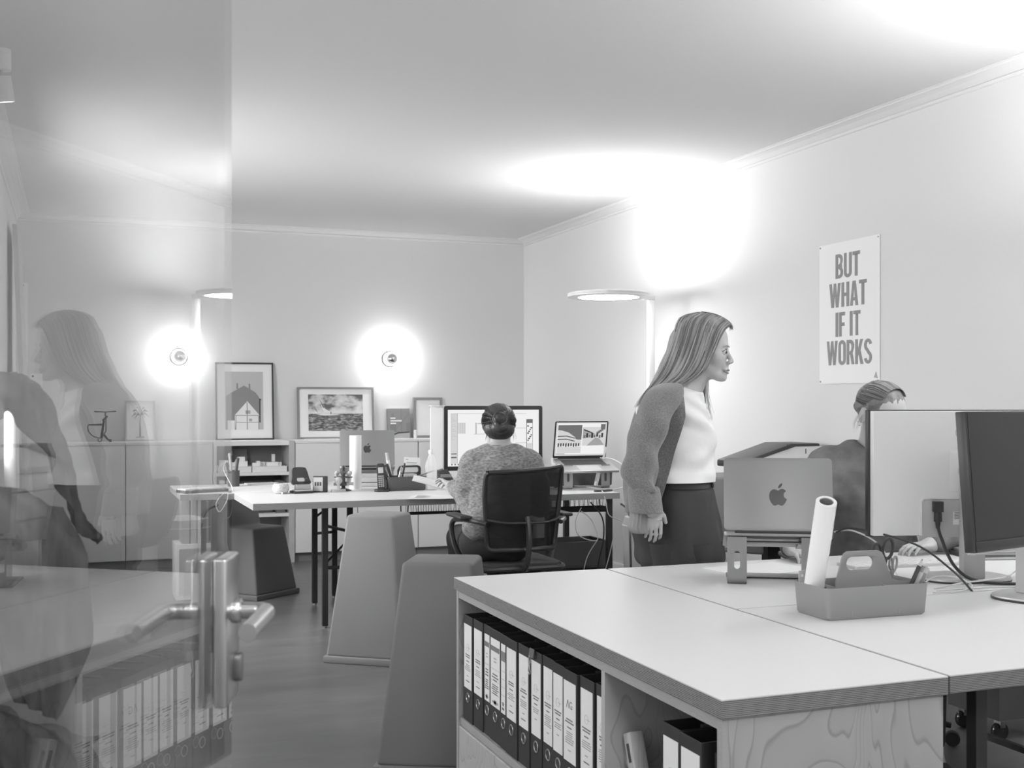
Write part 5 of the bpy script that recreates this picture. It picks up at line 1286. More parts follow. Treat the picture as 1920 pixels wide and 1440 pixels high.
for k, (dx, dy, hh, m_) in enumerate(((-0.012, 0, 0.21, 'light_grey'), (0.01, 0.012, 0.17, 'mid_grey'), (0.012, -0.01, 0.18, 'black'), (-0.02, 0.01, 0.15, 'dark_grey'))):
    o = MB().tube([(dx * 0.5, dy * 0.5, 0.008), (dx * 2.2, dy * 2, hh)], [0.005, 0.008], 8).build('brush', m_, loc=(0.955, 7.50, TZ)); tag(o, ('tall pale ruler', 'grey brush', 'black pen', 'short dark brush')[k] + ' standing in the pen cup behind the glass', 'pen', 'brushes in the pen cup')
cable('white_cable', [(0.90, 7.45, 0.90), (0.87, 7.30, 0.86), (0.90, 7.1, 0.75), (0.83, 6.925, 0.749), (0.78, 6.91, 0.69), (0.80, 6.91, 0.64), (0.84, 6.91, 0.70), (0.85, 6.92, 0.749)], 0.003, 'cable_white', 'white cable loop hanging over the rear table edge behind glass')
for k, (x, w, h, m_) in enumerate(((0.66, 0.05, 0.30, 'light_grey'), (0.715, 0.04, 0.29, 'paper_grey'), (0.76, 0.03, 0.31, 'white'), (0.795, 0.035, 0.27, 'mid_grey'))):
    book(('pale tall', 'grey tall', 'white slim', 'dark short')[k] + ' catalogue standing on the floor box behind the glass', x, 7.78, 0.36, w, 0.21, h, m_, group='catalogues behind the glass door')
t = thing('floor_box', 'low white box carrying catalogues behind the rear table', 'box', (0.62, 7.74, 0.0))
MB().box(0, 0.25, 0, 0.28, 0, 0.358).build('body', 'white', t, bevel=0.002); MB().box(0.02, 0.23, -0.003, 0, 0.03, 0.33).build('front', 'light_grey', t)

# ------------------------------------------------------------------ large format printer at the right wall
pl = thing('large_printer', 'large format printer along the right wall behind the women', 'printer', (0, 0, 0))
MB().box(3.34, 3.74, 4.15, 5.40, 0.70, 0.935).build('body', 'white', pl, bevel=0.02, seg=3)
MB().box(3.325, 3.345, 4.20, 5.38, 0.84, 0.848).build('front_slot', 'mid_grey', pl)
MB().box(3.32, 3.72, 4.17, 5.38, 0.60, 0.70).build('lower_body', 'light_grey', pl, bevel=0.01)
MB().plate([(3.30, 0.935), (3.74, 0.935), (3.74, 1.045), (3.58, 1.045), (3.30, 0.965)], [], 4.15, 5.20).build('lid', 'light_grey', pl, bevel=0.006)
MB().plate([(3.26, 0.935), (3.74, 0.935), (3.74, 1.06), (3.56, 1.06), (3.26, 0.97)], [], 5.20, 5.46).build('control_end', 'black_satin', pl, bevel=0.008)
capp = [(2.845, 0.895), (2.83, 0.86), (2.832, 0.78), (2.86, 0.68), (2.91, 0.58), (2.97, 0.53), (3.34, 0.49), (3.34, 0.90)]
MB().plate(smooth2(capp, 3)[:-6] + [(3.34, 0.49), (3.34, 0.90)] if False else capp, [], 5.12, 5.46).build('ink_cabinet', 'mid_grey', pl, bevel=0.012, seg=3)
for y in (4.35, 5.30):
    MB().box(3.46, 3.54, y - 0.03, y + 0.03, 0.06, 0.60).build('leg', 'black', pl); MB().box(3.20, 3.74, y - 0.035, y + 0.035, 0.03, 0.07).build('foot', 'black', pl, bevel=0.01)
    for x in (3.24, 3.70): MB().cyl((x, y - 0.015, 0.02), (x, y + 0.015, 0.02), 0.02, n=14).build('castor', 'black', pl)
MB().box(3.48, 3.52, 4.35, 5.30, 0.25, 0.30).build('cross_bar', 'black', pl)
MB().plate([(2.95, 0.10), (3.40, 0.10), (3.40, 0.36), (3.30, 0.44), (3.05, 0.40)], [], 4.25, 5.08).build('paper_basket', 'cloth_dark', pl, bevel=0.01)
for k in range(5): MB().box(3.36 + 0.04 * k, 3.364 + 0.04 * k, 4.3 + 0.22 * k, 4.302 + 0.22 * k, 0.984 + 0.0114 * k, 1.0 + 0.0143 * k).build('lid_mark', 'ink', pl)
t = thing('waste_bin', 'tall pale waste bin on the floor behind the standing woman', 'bin', (2.98, 5.72, 0))
MB().lathe([(0.12, 0), (0.125, 0.01), (0.14, 0.56), (0.142, 0.60), (0.13, 0.645), (0.05, 0.66)], 32).build('body', 'light_grey', t, smooth=True); MB().torus((0, 0, 0.60), 0.141, 0.004, 32, 6).build('rim', 'white', t, smooth=True)
cable('black_cable', [(3.02, 6.14, 0.68), (2.90, 5.80, 0.66), (2.76, 5.50, 0.50), (2.72, 5.40, 0.2), (2.72, 5.36, 0.007)], 0.006, 'cable_black', 'black cable hanging behind the back of the standing woman')

# ------------------------------------------------------------------ big leaved plant behind the glass door
pt = thing('potted_plant', 'dark large leaved plant drooping behind the glass door', 'plant', (-0.21, 1.74, 0))
MB().lathe([(0.10, 0), (0.11, 0.005), (0.145, 0.26), (0.15, 0.27), (0.138, 0.27), (0.12, 0.22), (0.001, 0.22)], 32).build('pot', 'dark_grey', pt, smooth=True)
MB().lathe([(0.001, 0.222), (0.118, 0.222), (0.118, 0.228), (0.001, 0.228)], 24).build('soil', 'cloth_dark', pt)
def big_leaf(mid, wid, m='leaf', side=(0.3551, 0.9348, 0), fold=0.35):
    """mid: points of the midrib; wid: half widths; blade spreads along side with a gutter fold"""
    P = spline(mid, 6); n = len(P); S = Vector(side).normalized(); vs_ = []; fs_ = []; K = 6
    for i, p in enumerate(P):
        u_ = i / (n - 1); k = u_ * (len(wid) - 1); a = int(min(k, len(wid) - 2)); w = wid[a] + (wid[a + 1] - wid[a]) * (k - a)
        tg = (P[min(i + 1, n - 1)] - P[max(i - 1, 0)]).normalized(); up = tg.cross(S).normalized()
        for j in range(-K, K + 1):
            q = j / K
            vs_.append(tuple(p + S * (w * q) + up * (-fold * w * abs(q) + 0.006 * math.sin(q * 9 + i * 0.7))))
    c = 2 * K + 1
    for i in range(n - 1):
        for j in range(2 * K): a = i * c + j; fs_.append((a, a + 1, a + c + 1, a + c))
    off = len(vs_)
    vs_ += [(x, y, z - 0.0015) for x, y, z in vs_]; fs_ += [tuple(i + off for i in reversed(f)) for f in fs_]
    return MB().add(vs_, fs_)
def rl(p): return (p[0] + 0.21, p[1] - 1.74, p[2])
# arching leaf, then a broad low one and others outside the picture
big_leaf([rl(p) for p in ((-0.20, 1.78, 1.16), (-0.155, 1.765, 1.26), (-0.095, 1.745, 1.318), (-0.045, 1.73, 1.30), (-0.012, 1.718, 1.23), (0.0, 1.712, 1.17), (0.012, 1.706, 1.12), (0.036, 1.698, 1.09))], (0.03, 0.075, 0.09, 0.085, 0.06, 0.035, 0.018, 0.004), side=(0.05, 1, 0.3)).build('leaf', 'leaf', pt, smooth=True, ang=80)
big_leaf([rl(p) for p in ((-0.19, 1.76, 0.90), (-0.17, 1.72, 1.09), (-0.12, 1.66, 1.18), (-0.07, 1.60, 1.13), (-0.045, 1.56, 1.02), (-0.04, 1.54, 0.90))], (0.02, 0.09, 0.12, 0.12, 0.09, 0.03), side=(-0.75, 0.5, 0.35), fold=0.1).build('leaf', 'leaf', pt, smooth=True, ang=80)
big_leaf([rl(p) for p in ((-0.19, 1.76, 0.60), (-0.13, 1.72, 0.78), (-0.06, 1.66, 0.86), (-0.01, 1.60, 0.78), (0.015, 1.57, 0.62))], (0.02, 0.08, 0.11, 0.09, 0.02), side=(-0.7, 0.6, 0.2), fold=0.15).build('leaf', 'leaf', pt, smooth=True, ang=80)
big_leaf([rl(p) for p in ((-0.22, 1.78, 0.9), (-0.27, 1.95, 1.15), (-0.29, 2.12, 1.22), (-0.29, 2.26, 1.10))], (0.02, 0.07, 0.08, 0.01), side=(1, 0.1, 0.2)).build('leaf', 'leaf', pt, smooth=True, ang=80)
for q in (((-0.21, 1.74, 0.22), (-0.215, 1.76, 0.7), (-0.20, 1.78, 1.16)), ((-0.20, 1.73, 0.22), (-0.20, 1.75, 0.6), (-0.19, 1.76, 0.90)), ((-0.20, 1.72, 0.22), (-0.195, 1.74, 0.40), (-0.19, 1.76, 0.60)), ((-0.22, 1.75, 0.22), (-0.225, 1.77, 0.55), (-0.22, 1.78, 0.9))):
    MB().tube(spline([rl(p) for p in q], 5), 0.007, 8).build('stem', 'leaf', pt, smooth=True)
# ------------------------------------------------------------------ organic modelling: smooth distance fields turned into one surface
class Field:
    def __init__(self, lo, hi, h):
        self.lo = np.array(lo, np.float32); self.h = h
        self.n = [int(math.ceil((hi[i] - lo[i]) / h)) + 1 for i in range(3)]
        self.f = np.full(self.n, 0.25, np.float32)
    def _win(self, lo, hi):
        s = []; ax = []
        for i in range(3):
            a = max(0, int((lo[i] - self.lo[i]) / self.h)); b = min(self.n[i], int((hi[i] - self.lo[i]) / self.h) + 2)
            s.append(slice(a, b)); sh = [1, 1, 1]; sh[i] = -1
            ax.append((self.lo[i] + np.arange(a, b, dtype=np.float32) * self.h).reshape(sh))
        return tuple(s), ax
    def _mix(self, sl, d, k, sub):
        f = self.f[sl]
        if f.size == 0: return
        if sub:
            hh = np.clip(0.5 - 0.5 * (f + d) / k, 0, 1); self.f[sl] = f * (1 - hh) - d * hh + k * hh * (1 - hh)
        else:
            hh = np.clip(0.5 + 0.5 * (d - f) / k, 0, 1); self.f[sl] = d * (1 - hh) + f * hh - k * hh * (1 - hh)
    def cone(self, a, b, ra, rb, k=0.02, sub=False):
        m = max(ra, rb) + k + 3 * self.h
        sl, (X, Y, Z) = self._win([min(a[i], b[i]) - m for i in range(3)], [max(a[i], b[i]) + m for i in range(3)])
        dx, dy, dz = b[0] - a[0], b[1] - a[1], b[2] - a[2]; L = dx * dx + dy * dy + dz * dz + 1e-12
        t = np.clip(((X - a[0]) * dx + (Y - a[1]) * dy + (Z - a[2]) * dz) / L, 0, 1)
        d = np.sqrt((X - a[0] - t * dx) ** 2 + (Y - a[1] - t * dy) ** 2 + (Z - a[2] - t * dz) ** 2) - (ra + (rb - ra) * t)
        self._mix(sl, d, k, sub); return self
    def chain(self, pts, rs, k=0.02):
        for i in range(len(pts) - 1): self.cone(pts[i], pts[i + 1], rs[i], rs[i + 1], k)
        return self
    def ell(self, c, r, k=0.02, M=None, sub=False):
        m = max(r) + k + 3 * self.h
        sl, (X, Y, Z) = self._win([c[i] - m for i in range(3)], [c[i] + m for i in range(3)])
        x, y, z = X - c[0], Y - c[1], Z - c[2]
        if M is not None:
            A = M.inverted()
            x, y, z = (A[0][0] * x + A[0][1] * y + A[0][2] * z, A[1][0] * x + A[1][1] * y + A[1][2] * z, A[2][0] * x + A[2][1] * y + A[2][2] * z)
        k0 = np.sqrt((x / r[0]) ** 2 + (y / r[1]) ** 2 + (z / r[2]) ** 2)
        k1 = np.sqrt((x / r[0] ** 2) ** 2 + (y / r[1] ** 2) ** 2 + (z / r[2] ** 2) ** 2) + 1e-9
        self._mix(sl, (k0 * (k0 - 1) / k1).astype(np.float32), k, sub); return self
    def mesh(self):
        f = self.f; ins = f < 0
        c = np.zeros([n - 1 for n in self.n], np.uint8)
        for i in (0, 1):
            for j in (0, 1):
                for k in (0, 1): c += ins[i:self.n[0] - 1 + i, j:self.n[1] - 1 + j, k:self.n[2] - 1 + k]
        act = (c > 0) & (c < 8); I = np.argwhere(act); n = len(I)
        idx = np.full(act.shape, -1, np.int64); idx[tuple(I.T)] = np.arange(n)
        cor = {}
        for i in (0, 1):
            for j in (0, 1):
                for k in (0, 1): cor[(i, j, k)] = f[I[:, 0] + i, I[:, 1] + j, I[:, 2] + k]
        acc = np.zeros((n, 3)); cnt = np.zeros(n)
        for ax in range(3):
            for u_ in (0, 1):
                for v_ in (0, 1):
                    p = [0, 0, 0]; q = [0, 0, 0]; o = [a for a in range(3) if a != ax]
                    p[o[0]] = q[o[0]] = u_; p[o[1]] = q[o[1]] = v_; q[ax] = 1
                    a, b = cor[tuple(p)], cor[tuple(q)]; mk = (a < 0) != (b < 0)
                    t = np.where(mk, a / np.where(mk, a - b, 1), 0)
                    pos = np.zeros((n, 3)); pos[:, o[0]] = u_; pos[:, o[1]] = v_; pos[:, ax] = t
                    acc += pos * mk[:, None]; cnt += mk
        V = self.lo + (I + acc / cnt[:, None]) * self.h
        Q = []
        for ax in range(3):
            o = [a for a in range(3) if a != ax]
            s0 = [slice(1, m - 1) for m in self.n]; s0[ax] = slice(0, self.n[ax] - 1); s1 = list(s0); s1[ax] = slice(1, self.n[ax])
            A, B = ins[tuple(s0)], ins[tuple(s1)]; E = np.argwhere(A != B)
            if len(E) == 0: continue
            fl = A[tuple(E.T)]; off = np.ones(3, int); off[ax] = 0; E = E + off
            g = []
            for du, dv in ((-1, -1), (0, -1), (0, 0), (-1, 0)):
                P = E.copy(); P[:, o[0]] += du; P[:, o[1]] += dv; g.append(idx[tuple(P.T)])
            q = np.stack(g, 1); flip = fl if ax != 1 else ~fl
            q[~flip] = q[~flip][:, ::-1]; Q.append(q)
        return V, np.concatenate(Q)

def relax(V, Q, it=2, lam=0.5):
    n = len(V); a = np.concatenate([Q[:, i] for i in range(4)]); b = np.concatenate([Q[:, (i + 1) % 4] for i in range(4)])
    for _ in range(it):
        S = np.zeros_like(V); C = np.zeros(n)
        for d in range(3): S[:, d] = np.bincount(a, V[b, d], n) + np.bincount(b, V[a, d], n)
        C = np.bincount(a, minlength=n) + np.bincount(b, minlength=n)
        V = V * (1 - lam) + lam * S / C[:, None]
    return V
def vnormals(V, Q):
    nq = np.cross(V[Q[:, 2]] - V[Q[:, 0]], V[Q[:, 3]] - V[Q[:, 1]]); N = np.zeros_like(V)
    for i in range(4):
        for d in range(3): N[:, d] += np.bincount(Q[:, i], nq[:, d], len(V))
    return N / (np.linalg.norm(N, axis=1)[:, None] + 1e-12)
def wobble(V, amp, sc, seed=0):
    r = np.random.RandomState(seed); o = np.zeros(len(V))
    for i in range(7):
        k = r.normal(size=3) * np.array(sc) * (1 + 0.5 * i); o += np.sin(V @ k + r.uniform(0, 6.28)) / (1 + 0.5 * i)
    return amp * o / 3.0
def field_obj(name, F, m, parent, it=2, fold=None, label=None):
    V, Q = F.mesh(); V = relax(V, Q, it)
    if fold is not None: V = V + vnormals(V, Q) * fold(V)[:, None]
    me = bpy.data.meshes.new(name)
    me.vertices.add(len(V)); me.vertices.foreach_set('co', V.astype(np.float32).ravel())
    me.loops.add(4 * len(Q)); me.loops.foreach_set('vertex_index', Q.astype(np.int32).ravel())
    me.polygons.add(len(Q)); me.polygons.foreach_set('loop_start', np.arange(0, 4 * len(Q), 4, dtype=np.int32)); me.polygons.foreach_set('loop_total', np.full(len(Q), 4, np.int32))
    me.polygons.foreach_set('use_smooth', np.ones(len(Q), bool))
    me.update(calc_edges=True); me.validate()
    me.materials.append(MATS[m])
    o = bpy.data.objects.new(name, me); COL.objects.link(o); o.parent = parent
    if label: o['label'] = label
    return o

def garment(rings, nu=72, nv=70, a0=0.0, a1=2 * PI, fold=None, thick=0.004, edge=None):
    """lofted cloth shell. rings: (z, cx, cy, rx, ry[, tilt]) from top to bottom; open between a0 and a1 unless a full turn"""
    ks = np.array([[r[0], r[1], r[2], r[3], r[4], r[5] if len(r) > 5 else 0.0] for r in rings]); t = np.linspace(0, len(rings) - 1, nv)
    def cr(col):
        out = []
        for q in t:
            i = min(int(q), len(rings) - 2); s = q - i
            p0, p1, p2, p3 = (ks[max(i - 1, 0), col], ks[i, col], ks[i + 1, col], ks[min(i + 2, len(rings) - 1), col])
            out.append(0.5 * (2 * p1 + (p2 - p0) * s + (2 * p0 - 5 * p1 + 4 * p2 - p3) * s * s + (3 * p1 - p0 - 3 * p2 + p3) * s ** 3))
        return np.array(out)
    zz, cx, cy, rx, ry, tl_ = [cr(c) for c in range(6)]
    full = abs(a1 - a0) > 6.28; m = nu if full else nu + 1
    vs_ = []
    for layer_ in (0, 1):
        for i in range(nv):
            b0, b1 = (a0, a1) if edge is None else edge(zz[i], cx[i], rx[i])
            for j in range(m):
                a = b0 + (b1 - b0) * j / nu
                d = (fold(a, zz[i], i / (nv - 1)) if fold else 0.0) - layer_ * thick
                vs_.append((cx[i] + (rx[i] + d) * math.cos(a), cy[i] + (ry[i] + d) * math.sin(a), zz[i] + tl_[i] * math.cos(a)))
    fs_ = []; off = nv * m
    for i in range(nv - 1):
        for j in range(nu):
            j2 = (j + 1) % m
            a, b, c, d = i * m + j, i * m + j2, (i + 1) * m + j2, (i + 1) * m + j
            fs_.append((a, b, c, d)); fs_.append((off + d, off + c, off + b, off + a))
    for j in range(nu):
        j2 = (j + 1) % m
        fs_.append((j2, j, off + j, off + j2)); e = (nv - 1) * m; fs_.append((e + j, e + j2, off + e + j2, off + e + j))
    if not full:
        for i in range(nv - 1):
            fs_.append((i * m, (i + 1) * m, off + (i + 1) * m, off + i * m)); q = m - 1
            fs_.append(((i + 1) * m + q, i * m + q, off + i * m + q, off + (i + 1) * m + q))
    return MB().add(vs_, fs_)

def resample(pts, n):
    P = spline(pts, 8); L = [0]
    for i in range(1, len(P)): L.append(L[-1] + (P[i] - P[i - 1]).length)
    out = []; k = 0
    for i in range(n):
        s = L[-1] * i / (n - 1)
        while k < len(L) - 2 and L[k + 1] < s: k += 1
        f = (s - L[k]) / max(1e-9, L[k + 1] - L[k]); out.append(P[k].lerp(P[k + 1], min(1, max(0, f))))
    return out
def strands(guides, count, seed, r0=(0.0016, 0.0034), n=18, jit=0.006, wave=0.004):
    """tapering locks laid between neighbouring guide curves"""
    rd = random.Random(seed); G = [resample(g, n) for g in guides]; out = []
    for c in range(count):
        s = rd.random() * (len(G) - 1); i = min(int(s), len(G) - 2); f = s - i
        o = Vector((rd.uniform(-1, 1), rd.uniform(-1, 1), rd.uniform(-1, 1))) * jit; ph = rd.uniform(0, 6.28); wv = rd.uniform(0.3, 1) * wave; fr = rd.uniform(2, 5)
        L = rd.uniform(0.82, 1.0); pts = []
        for k in range(n):
            q = G[i][k].lerp(G[i + 1][k], f); u_ = k / (n - 1)
            pts.append(q + o * (0.35 + 0.65 * u_) + Vector((math.sin(ph + u_ * fr), math.cos(ph * 1.7 + u_ * fr), 0)) * wv * u_)
        pts = pts[:max(6, int(n * L))]; r = rd.uniform(*r0)
        out.append((pts, [r * (0.55 + 0.45 * min(1, j / 3)) * (1 - 0.75 * max(0, (j / (len(pts) - 1) - 0.6) / 0.4)) for j in range(len(pts))]))
    return out
def hair_locks(parent, locks, mats, name='hair_lock'):
    grp = [MB() for _ in mats]
    for i, (p, r) in enumerate(locks): grp[i % len(mats)].tube(p, r, 4, flat=0.6)
    for g, m in zip(grp, mats):
        if g.v: g.build(name, m, parent, smooth=True, ang=80, kind='stuff')

def head_shapes(F, M, s=1.0, ears=True):
    """adult head: x forward, y left, z up, eye level at the origin"""
    def p(x, y, z): return tuple(M @ Vector((x * s, y * s, z * s)))
    R3 = M.to_3x3()
    def e(c, r, k=0.015, sub=False): F.ell(p(*c), tuple(q * s for q in r), k, R3, sub)
    e((-.008, 0, .035), (.090, .073, .080), .02); e((.040, 0, .036), (.048, .060, .056), .02)
    e((.040, 0, -.020), (.050, .056, .058), .02)
    F.cone(p(.015, 0, -.045), p(.066, 0, -.080), .048 * s, .022 * s, .02)
    for q in (-1, 1):
        F.cone(p(.0, q * .044, -.040), p(.062, q * .014, -.084), .019 * s, .014 * s, .015)
        e((.060, q * .036, -.020), (.022, .019, .019), .015)
        e((.104, q * .030, .0), (.018, .017, .0125), .010, True)
        e((.100, q * .0105, -.0365), (.008, .0065, .0065), .004)
        if ears: e((-.008, q * .074, -.006), (.019, .008, .031), .006)
    F.cone(p(.083, -.026, .017), p(.083, .026, .017), .009 * s, .009 * s, .012)
    F.cone(p(.088, 0, .004), p(.106, 0, -.030), .0075 * s, .0085 * s, .006); e((.1065, 0, -.032), (.0085, .009, .0080), .005)
    e((.086, 0, -.050), (.013, .018, .014), .008); e((.088, 0, -.062), (.012, .022, .0065), .006); e((.087, 0, -.0735), (.011, .019, .0065), .006); e((.080, 0, -.0905), (.016, .020, .014), .010)
    e((.104, 0, -.0682), (.014, .020, .0022), .003, True)
def face_parts(parent, M, s=1.0, look=(1, 0, 0)):
    R3 = M.to_3x3()
    def p(x, y, z): return tuple(M @ Vector((x * s, y * s, z * s)))
    lk = (R3 @ Vector(look)).normalized()
    for q in (-1, 1):
        c = Vector(p(.0785, q * .030, -.001)); r = .0135 * s
        ev = MB().ball(c, r, 20, 12).build('eye', 'eye_white', parent, smooth=True, ang=80)
        ic = c + lk * (r * 0.78); MB().ball(ic, r * 0.46, 14, 8).build('iris', 'iris', ev, smooth=True, ang=80)
        MB().tube(spline([p(.0875, q * .016, .001), p(.0905, q * .025, .0068), p(.088, q * .036, .0055), p(.080, q * .044, -.001)], 5), .0016 * s, 5).build('lash_line', 'lash', parent, smooth=True)
        MB().tube(spline([p(.0885, q * .018, -.004), p(.0895, q * .028, -.0062), p(.083, q * .041, -.003)], 5), .0008 * s, 5).build('lower_lid', 'brow', parent, smooth=True)
        MB().tube(spline([p(.094, q * .013, .0165), p(.0935, q * .026, .0205), p(.083, q * .044, .0165)], 5), [.0018 * s] * 5 + [.0026 * s] * 3 + [.001 * s] * 3, 5, flat=0.6).build('eyebrow', 'brow', parent, smooth=True)
    MB().tube(spline([p(.086, -.021, -.0665), p(.097, -.010, -.0625), p(.1005, 0, -.0640), p(.097, .010, -.0625), p(.086, .021, -.0665)], 6), [.0012 * s] + [.0034 * s] * 23 + [.0012 * s], 6).build('upper_lip', 'lip', parent, smooth=True)
    MB().tube(spline([p(.086, -.020, -.0680), p(.0955, -.009, -.0725), p(.098, 0, -.0735), p(.0955, .009, -.0725), p(.086, .020, -.0680)], 6), [.0012 * s] + [.0038 * s] * 23 + [.0012 * s], 6).build('lower_lip', 'lip', parent, smooth=True)

def hand_shapes(F, M, side=1, curl=0.25, s=1.0, spread=0.08):
    """hand: origin at the wrist, fingers along +x, back of the hand +z, thumb on side*y"""
    def p(x, y, z): return tuple(M @ Vector((x * s, y * s * side, z * s)))
    F.ell(p(.048, 0, -.002), (.047 * s, .038 * s, .015 * s), .008, M.to_3x3())
    F.cone(p(-.03, 0, 0), p(.02, 0, 0), .024 * s, .024 * s, .015)
    for i, (y, L, r) in enumerate(((.030, .068, .0082), (.010, .076, .0086), (-.010, .071, .0083), (-.028, .056, .0074))):
        x, z, a = .084 - abs(y - .006) * .18, .001, curl * 0.5; yy = y
        pr = p(x - .02, yy, z)
        for j, f in enumerate((.46, .30, .24)):
            pr2 = p(x, yy, z)
            if j == 0: F.cone(pr, pr2, r * s * 1.05, r * s, .004)
            nx, nz = x + L * f * math.cos(a), z - L * f * math.sin(a); ny = yy + L * f * spread * (y / .03)
            F.cone(p(x, yy, z), p(nx, ny, nz), r * s * (1 - .1 * j), r * s * (.9 - .1 * j), .003); x, z, yy = nx, nz, ny; a += curl * 1.3
    F.cone(p(.018, .026, -.006), p(.048, .050, -.014), .0125 * s, .0098 * s, .008)
    F.cone(p(.048, .050, -.014), p(.074, .058, -.020), .0095 * s, .0078 * s, .003)
# ------------------------------------------------------------------ standing woman
# local frame: x to the right of the picture, y away from the camera, z up
SW_ = thing('person', 'woman standing with long blond hair, grey cardigan, white shirt and black trousers', 'person', (1.966, 3.585, 0), R(-20.8))
HM = Tm((0.097, -0.005, 1.461), rz=R(-17)) @ Matrix.Rotation(R(4), 4, 'Y')
F = Field((-0.26, -0.34, -0.01), (0.32, 0.34, 1.62), 0.0034)
head_shapes(F, HM, 1.0, ears=False)
F.chain([(0.085, -0.003, 1.41), (0.06, 0.0, 1.36), (0.030, 0.005, 1.30)], [0.048, 0.049, 0.056], 0.03)
F.ell((0.0, 0.0, 1.20), (0.10, 0.15, 0.12), 0.06); F.ell((0.0, 0, 1.05), (0.09, 0.125, 0.12), 0.06); F.ell((0.0, 0, 0.90), (0.115, 0.155, 0.12), 0.06)
F.cone((-0.02, -0.10, 1.27), (0.02, 0.0, 1.31), 0.045, 0.05, 0.04); F.cone((-0.01, 0.11, 1.28), (0.02, 0.0, 1.31), 0.045, 0.05, 0.04)
F.chain([(-0.055, -0.150, 1.26), (-0.137, -0.212, 1.06), (-0.108, -0.214, 0.925)], [0.040, 0.030, 0.025], 0.02)
F.chain([(-0.01, 0.155, 1.27), (-0.03, 0.21, 1.05), (0.05, 0.20, 0.90)], [0.045, 0.036, 0.026], 0.02)
for q in (-1, 1):
    F.chain([(0.01, q * 0.08, 0.86), (0.03, q * 0.085, 0.48), (0.015, q * 0.085, 0.10)], [0.085, 0.055, 0.036], 0.03)
    F.cone((0.0, q * 0.085, 0.05), (0.13, q * 0.09, 0.035), 0.036, 0.028, 0.02)
hand_shapes(F, Tm((-0.101, -0.215, 0.938)) @ Matrix.Rotation(R(86), 4, 'Y') @ Matrix.Rotation(R(78), 4, 'X'), side=1, curl=0.34, s=0.86, spread=0.0)
hand_shapes(F, Tm((0.055, 0.20, 0.895)) @ Matrix.Rotation(R(95), 4, 'Y') @ Matrix.Rotation(R(-90), 4, 'X'), side=-1, curl=0.3, s=0.95)
body = field_obj('body', F, 'skin', SW_, it=2)
face_parts(SW_, HM, 1.0, look=(1, -0.1, -0.15))
rng = random.Random(3)
def shirt_fold(a, z, t):
    c = 0.004 * math.sin(a * 4 + z * 46) + 0.006 * math.sin(z * 85 + a * 4.5) * math.exp(-((z - 1.23) / 0.06) ** 2) + 0.006 * math.sin(z * 60 - a * 5.0) * math.exp(-((z - 1.06) / 0.06) ** 2) + 0.003 * math.sin(z * 120 + a * 8) * math.exp(-((z - 1.28) / 0.05) ** 2)
    return c + 0.0025 * math.sin(a * 9 + z * 12) * math.exp(-((z - 1.0) / 0.05) ** 2)
garment([(1.330, .030, 0, .070, .090, -.022), (1.322, .018, 0, .084, .115, -.014), (1.312, .008, 0, .094, .135), (1.28, -.004, 0, .108, .158), (1.24, -.004, 0, .124, .162), (1.19, .0, 0, .138, .156), (1.145, .003, 0, .145, .150), (1.10, .004, 0, .140, .146), (1.06, .004, 0, .136, .145), (1.030, .008, 0, .133, .158), (1.006, .010, 0, .134, .164)], fold=shirt_fold, thick=0.003).build('shirt', 'shirt', SW_, smooth=True, ang=80)
def trouser_fold(a, z, t):
    return 0.006 * math.sin(a * 7 + 0.8) * max(0, min(1, (1.0 - z) / 0.15)) + 0.002 * math.sin(z * 30 + a * 4)
garment([(1.024, .012, 0, .117, .146), (.995, .010, 0, .122, .150), (.97, .008, 0, .134, .160), (.92, .002, 0, .148, .174), (.85, .008, 0, .158, .180), (.78, .022, 0, .155, .182), (.72, .025, 0, .150, .180), (.69, .025, 0, .10, .12)], fold=trouser_fold, thick=0.004).build('trousers', 'trousers', SW_, smooth=True, ang=80)
for q in (-1, 1):
    garment([(.80, .022, q * .085, .135, .092), (.60, .03, q * .088, .118, .098), (.40, .03, q * .09, .108, .098), (.20, .025, q * .09, .104, .097), (.075, .02, q * .09, .104, .098)], nu=40, nv=40, fold=lambda a, z, t: 0.006 * math.sin(a * 5 + z * 9), thick=0.004).build('trouser_leg', 'trousers', SW_, smooth=True, ang=80)
    MB().loft([[(0.045 + 0.105 * math.cos(t_) * f, q * 0.09 + 0.045 * math.sin(t_) * f, z_) for t_ in [2 * PI * k / 24 for k in range(24)]] for z_, f in ((0.0, 0.98), (0.02, 1.0), (0.05, 0.92), (0.085, 0.62))]).build('shoe', 'black', SW_, smooth=True)
garment([(1.026, .012, 0, .120, .149), (1.005, .0115, 0, .1235, .152), (.985, .0105, 0, .130, .157)], nu=64, nv=8, thick=0.003).build('waistband', 'trousers', SW_, smooth=True, ang=80)
MB().cyl((0.118, -0.075, 0.994), (0.126, -0.080, 0.994), 0.008, n=16).build('trouser_button', 'black_gloss', SW_)
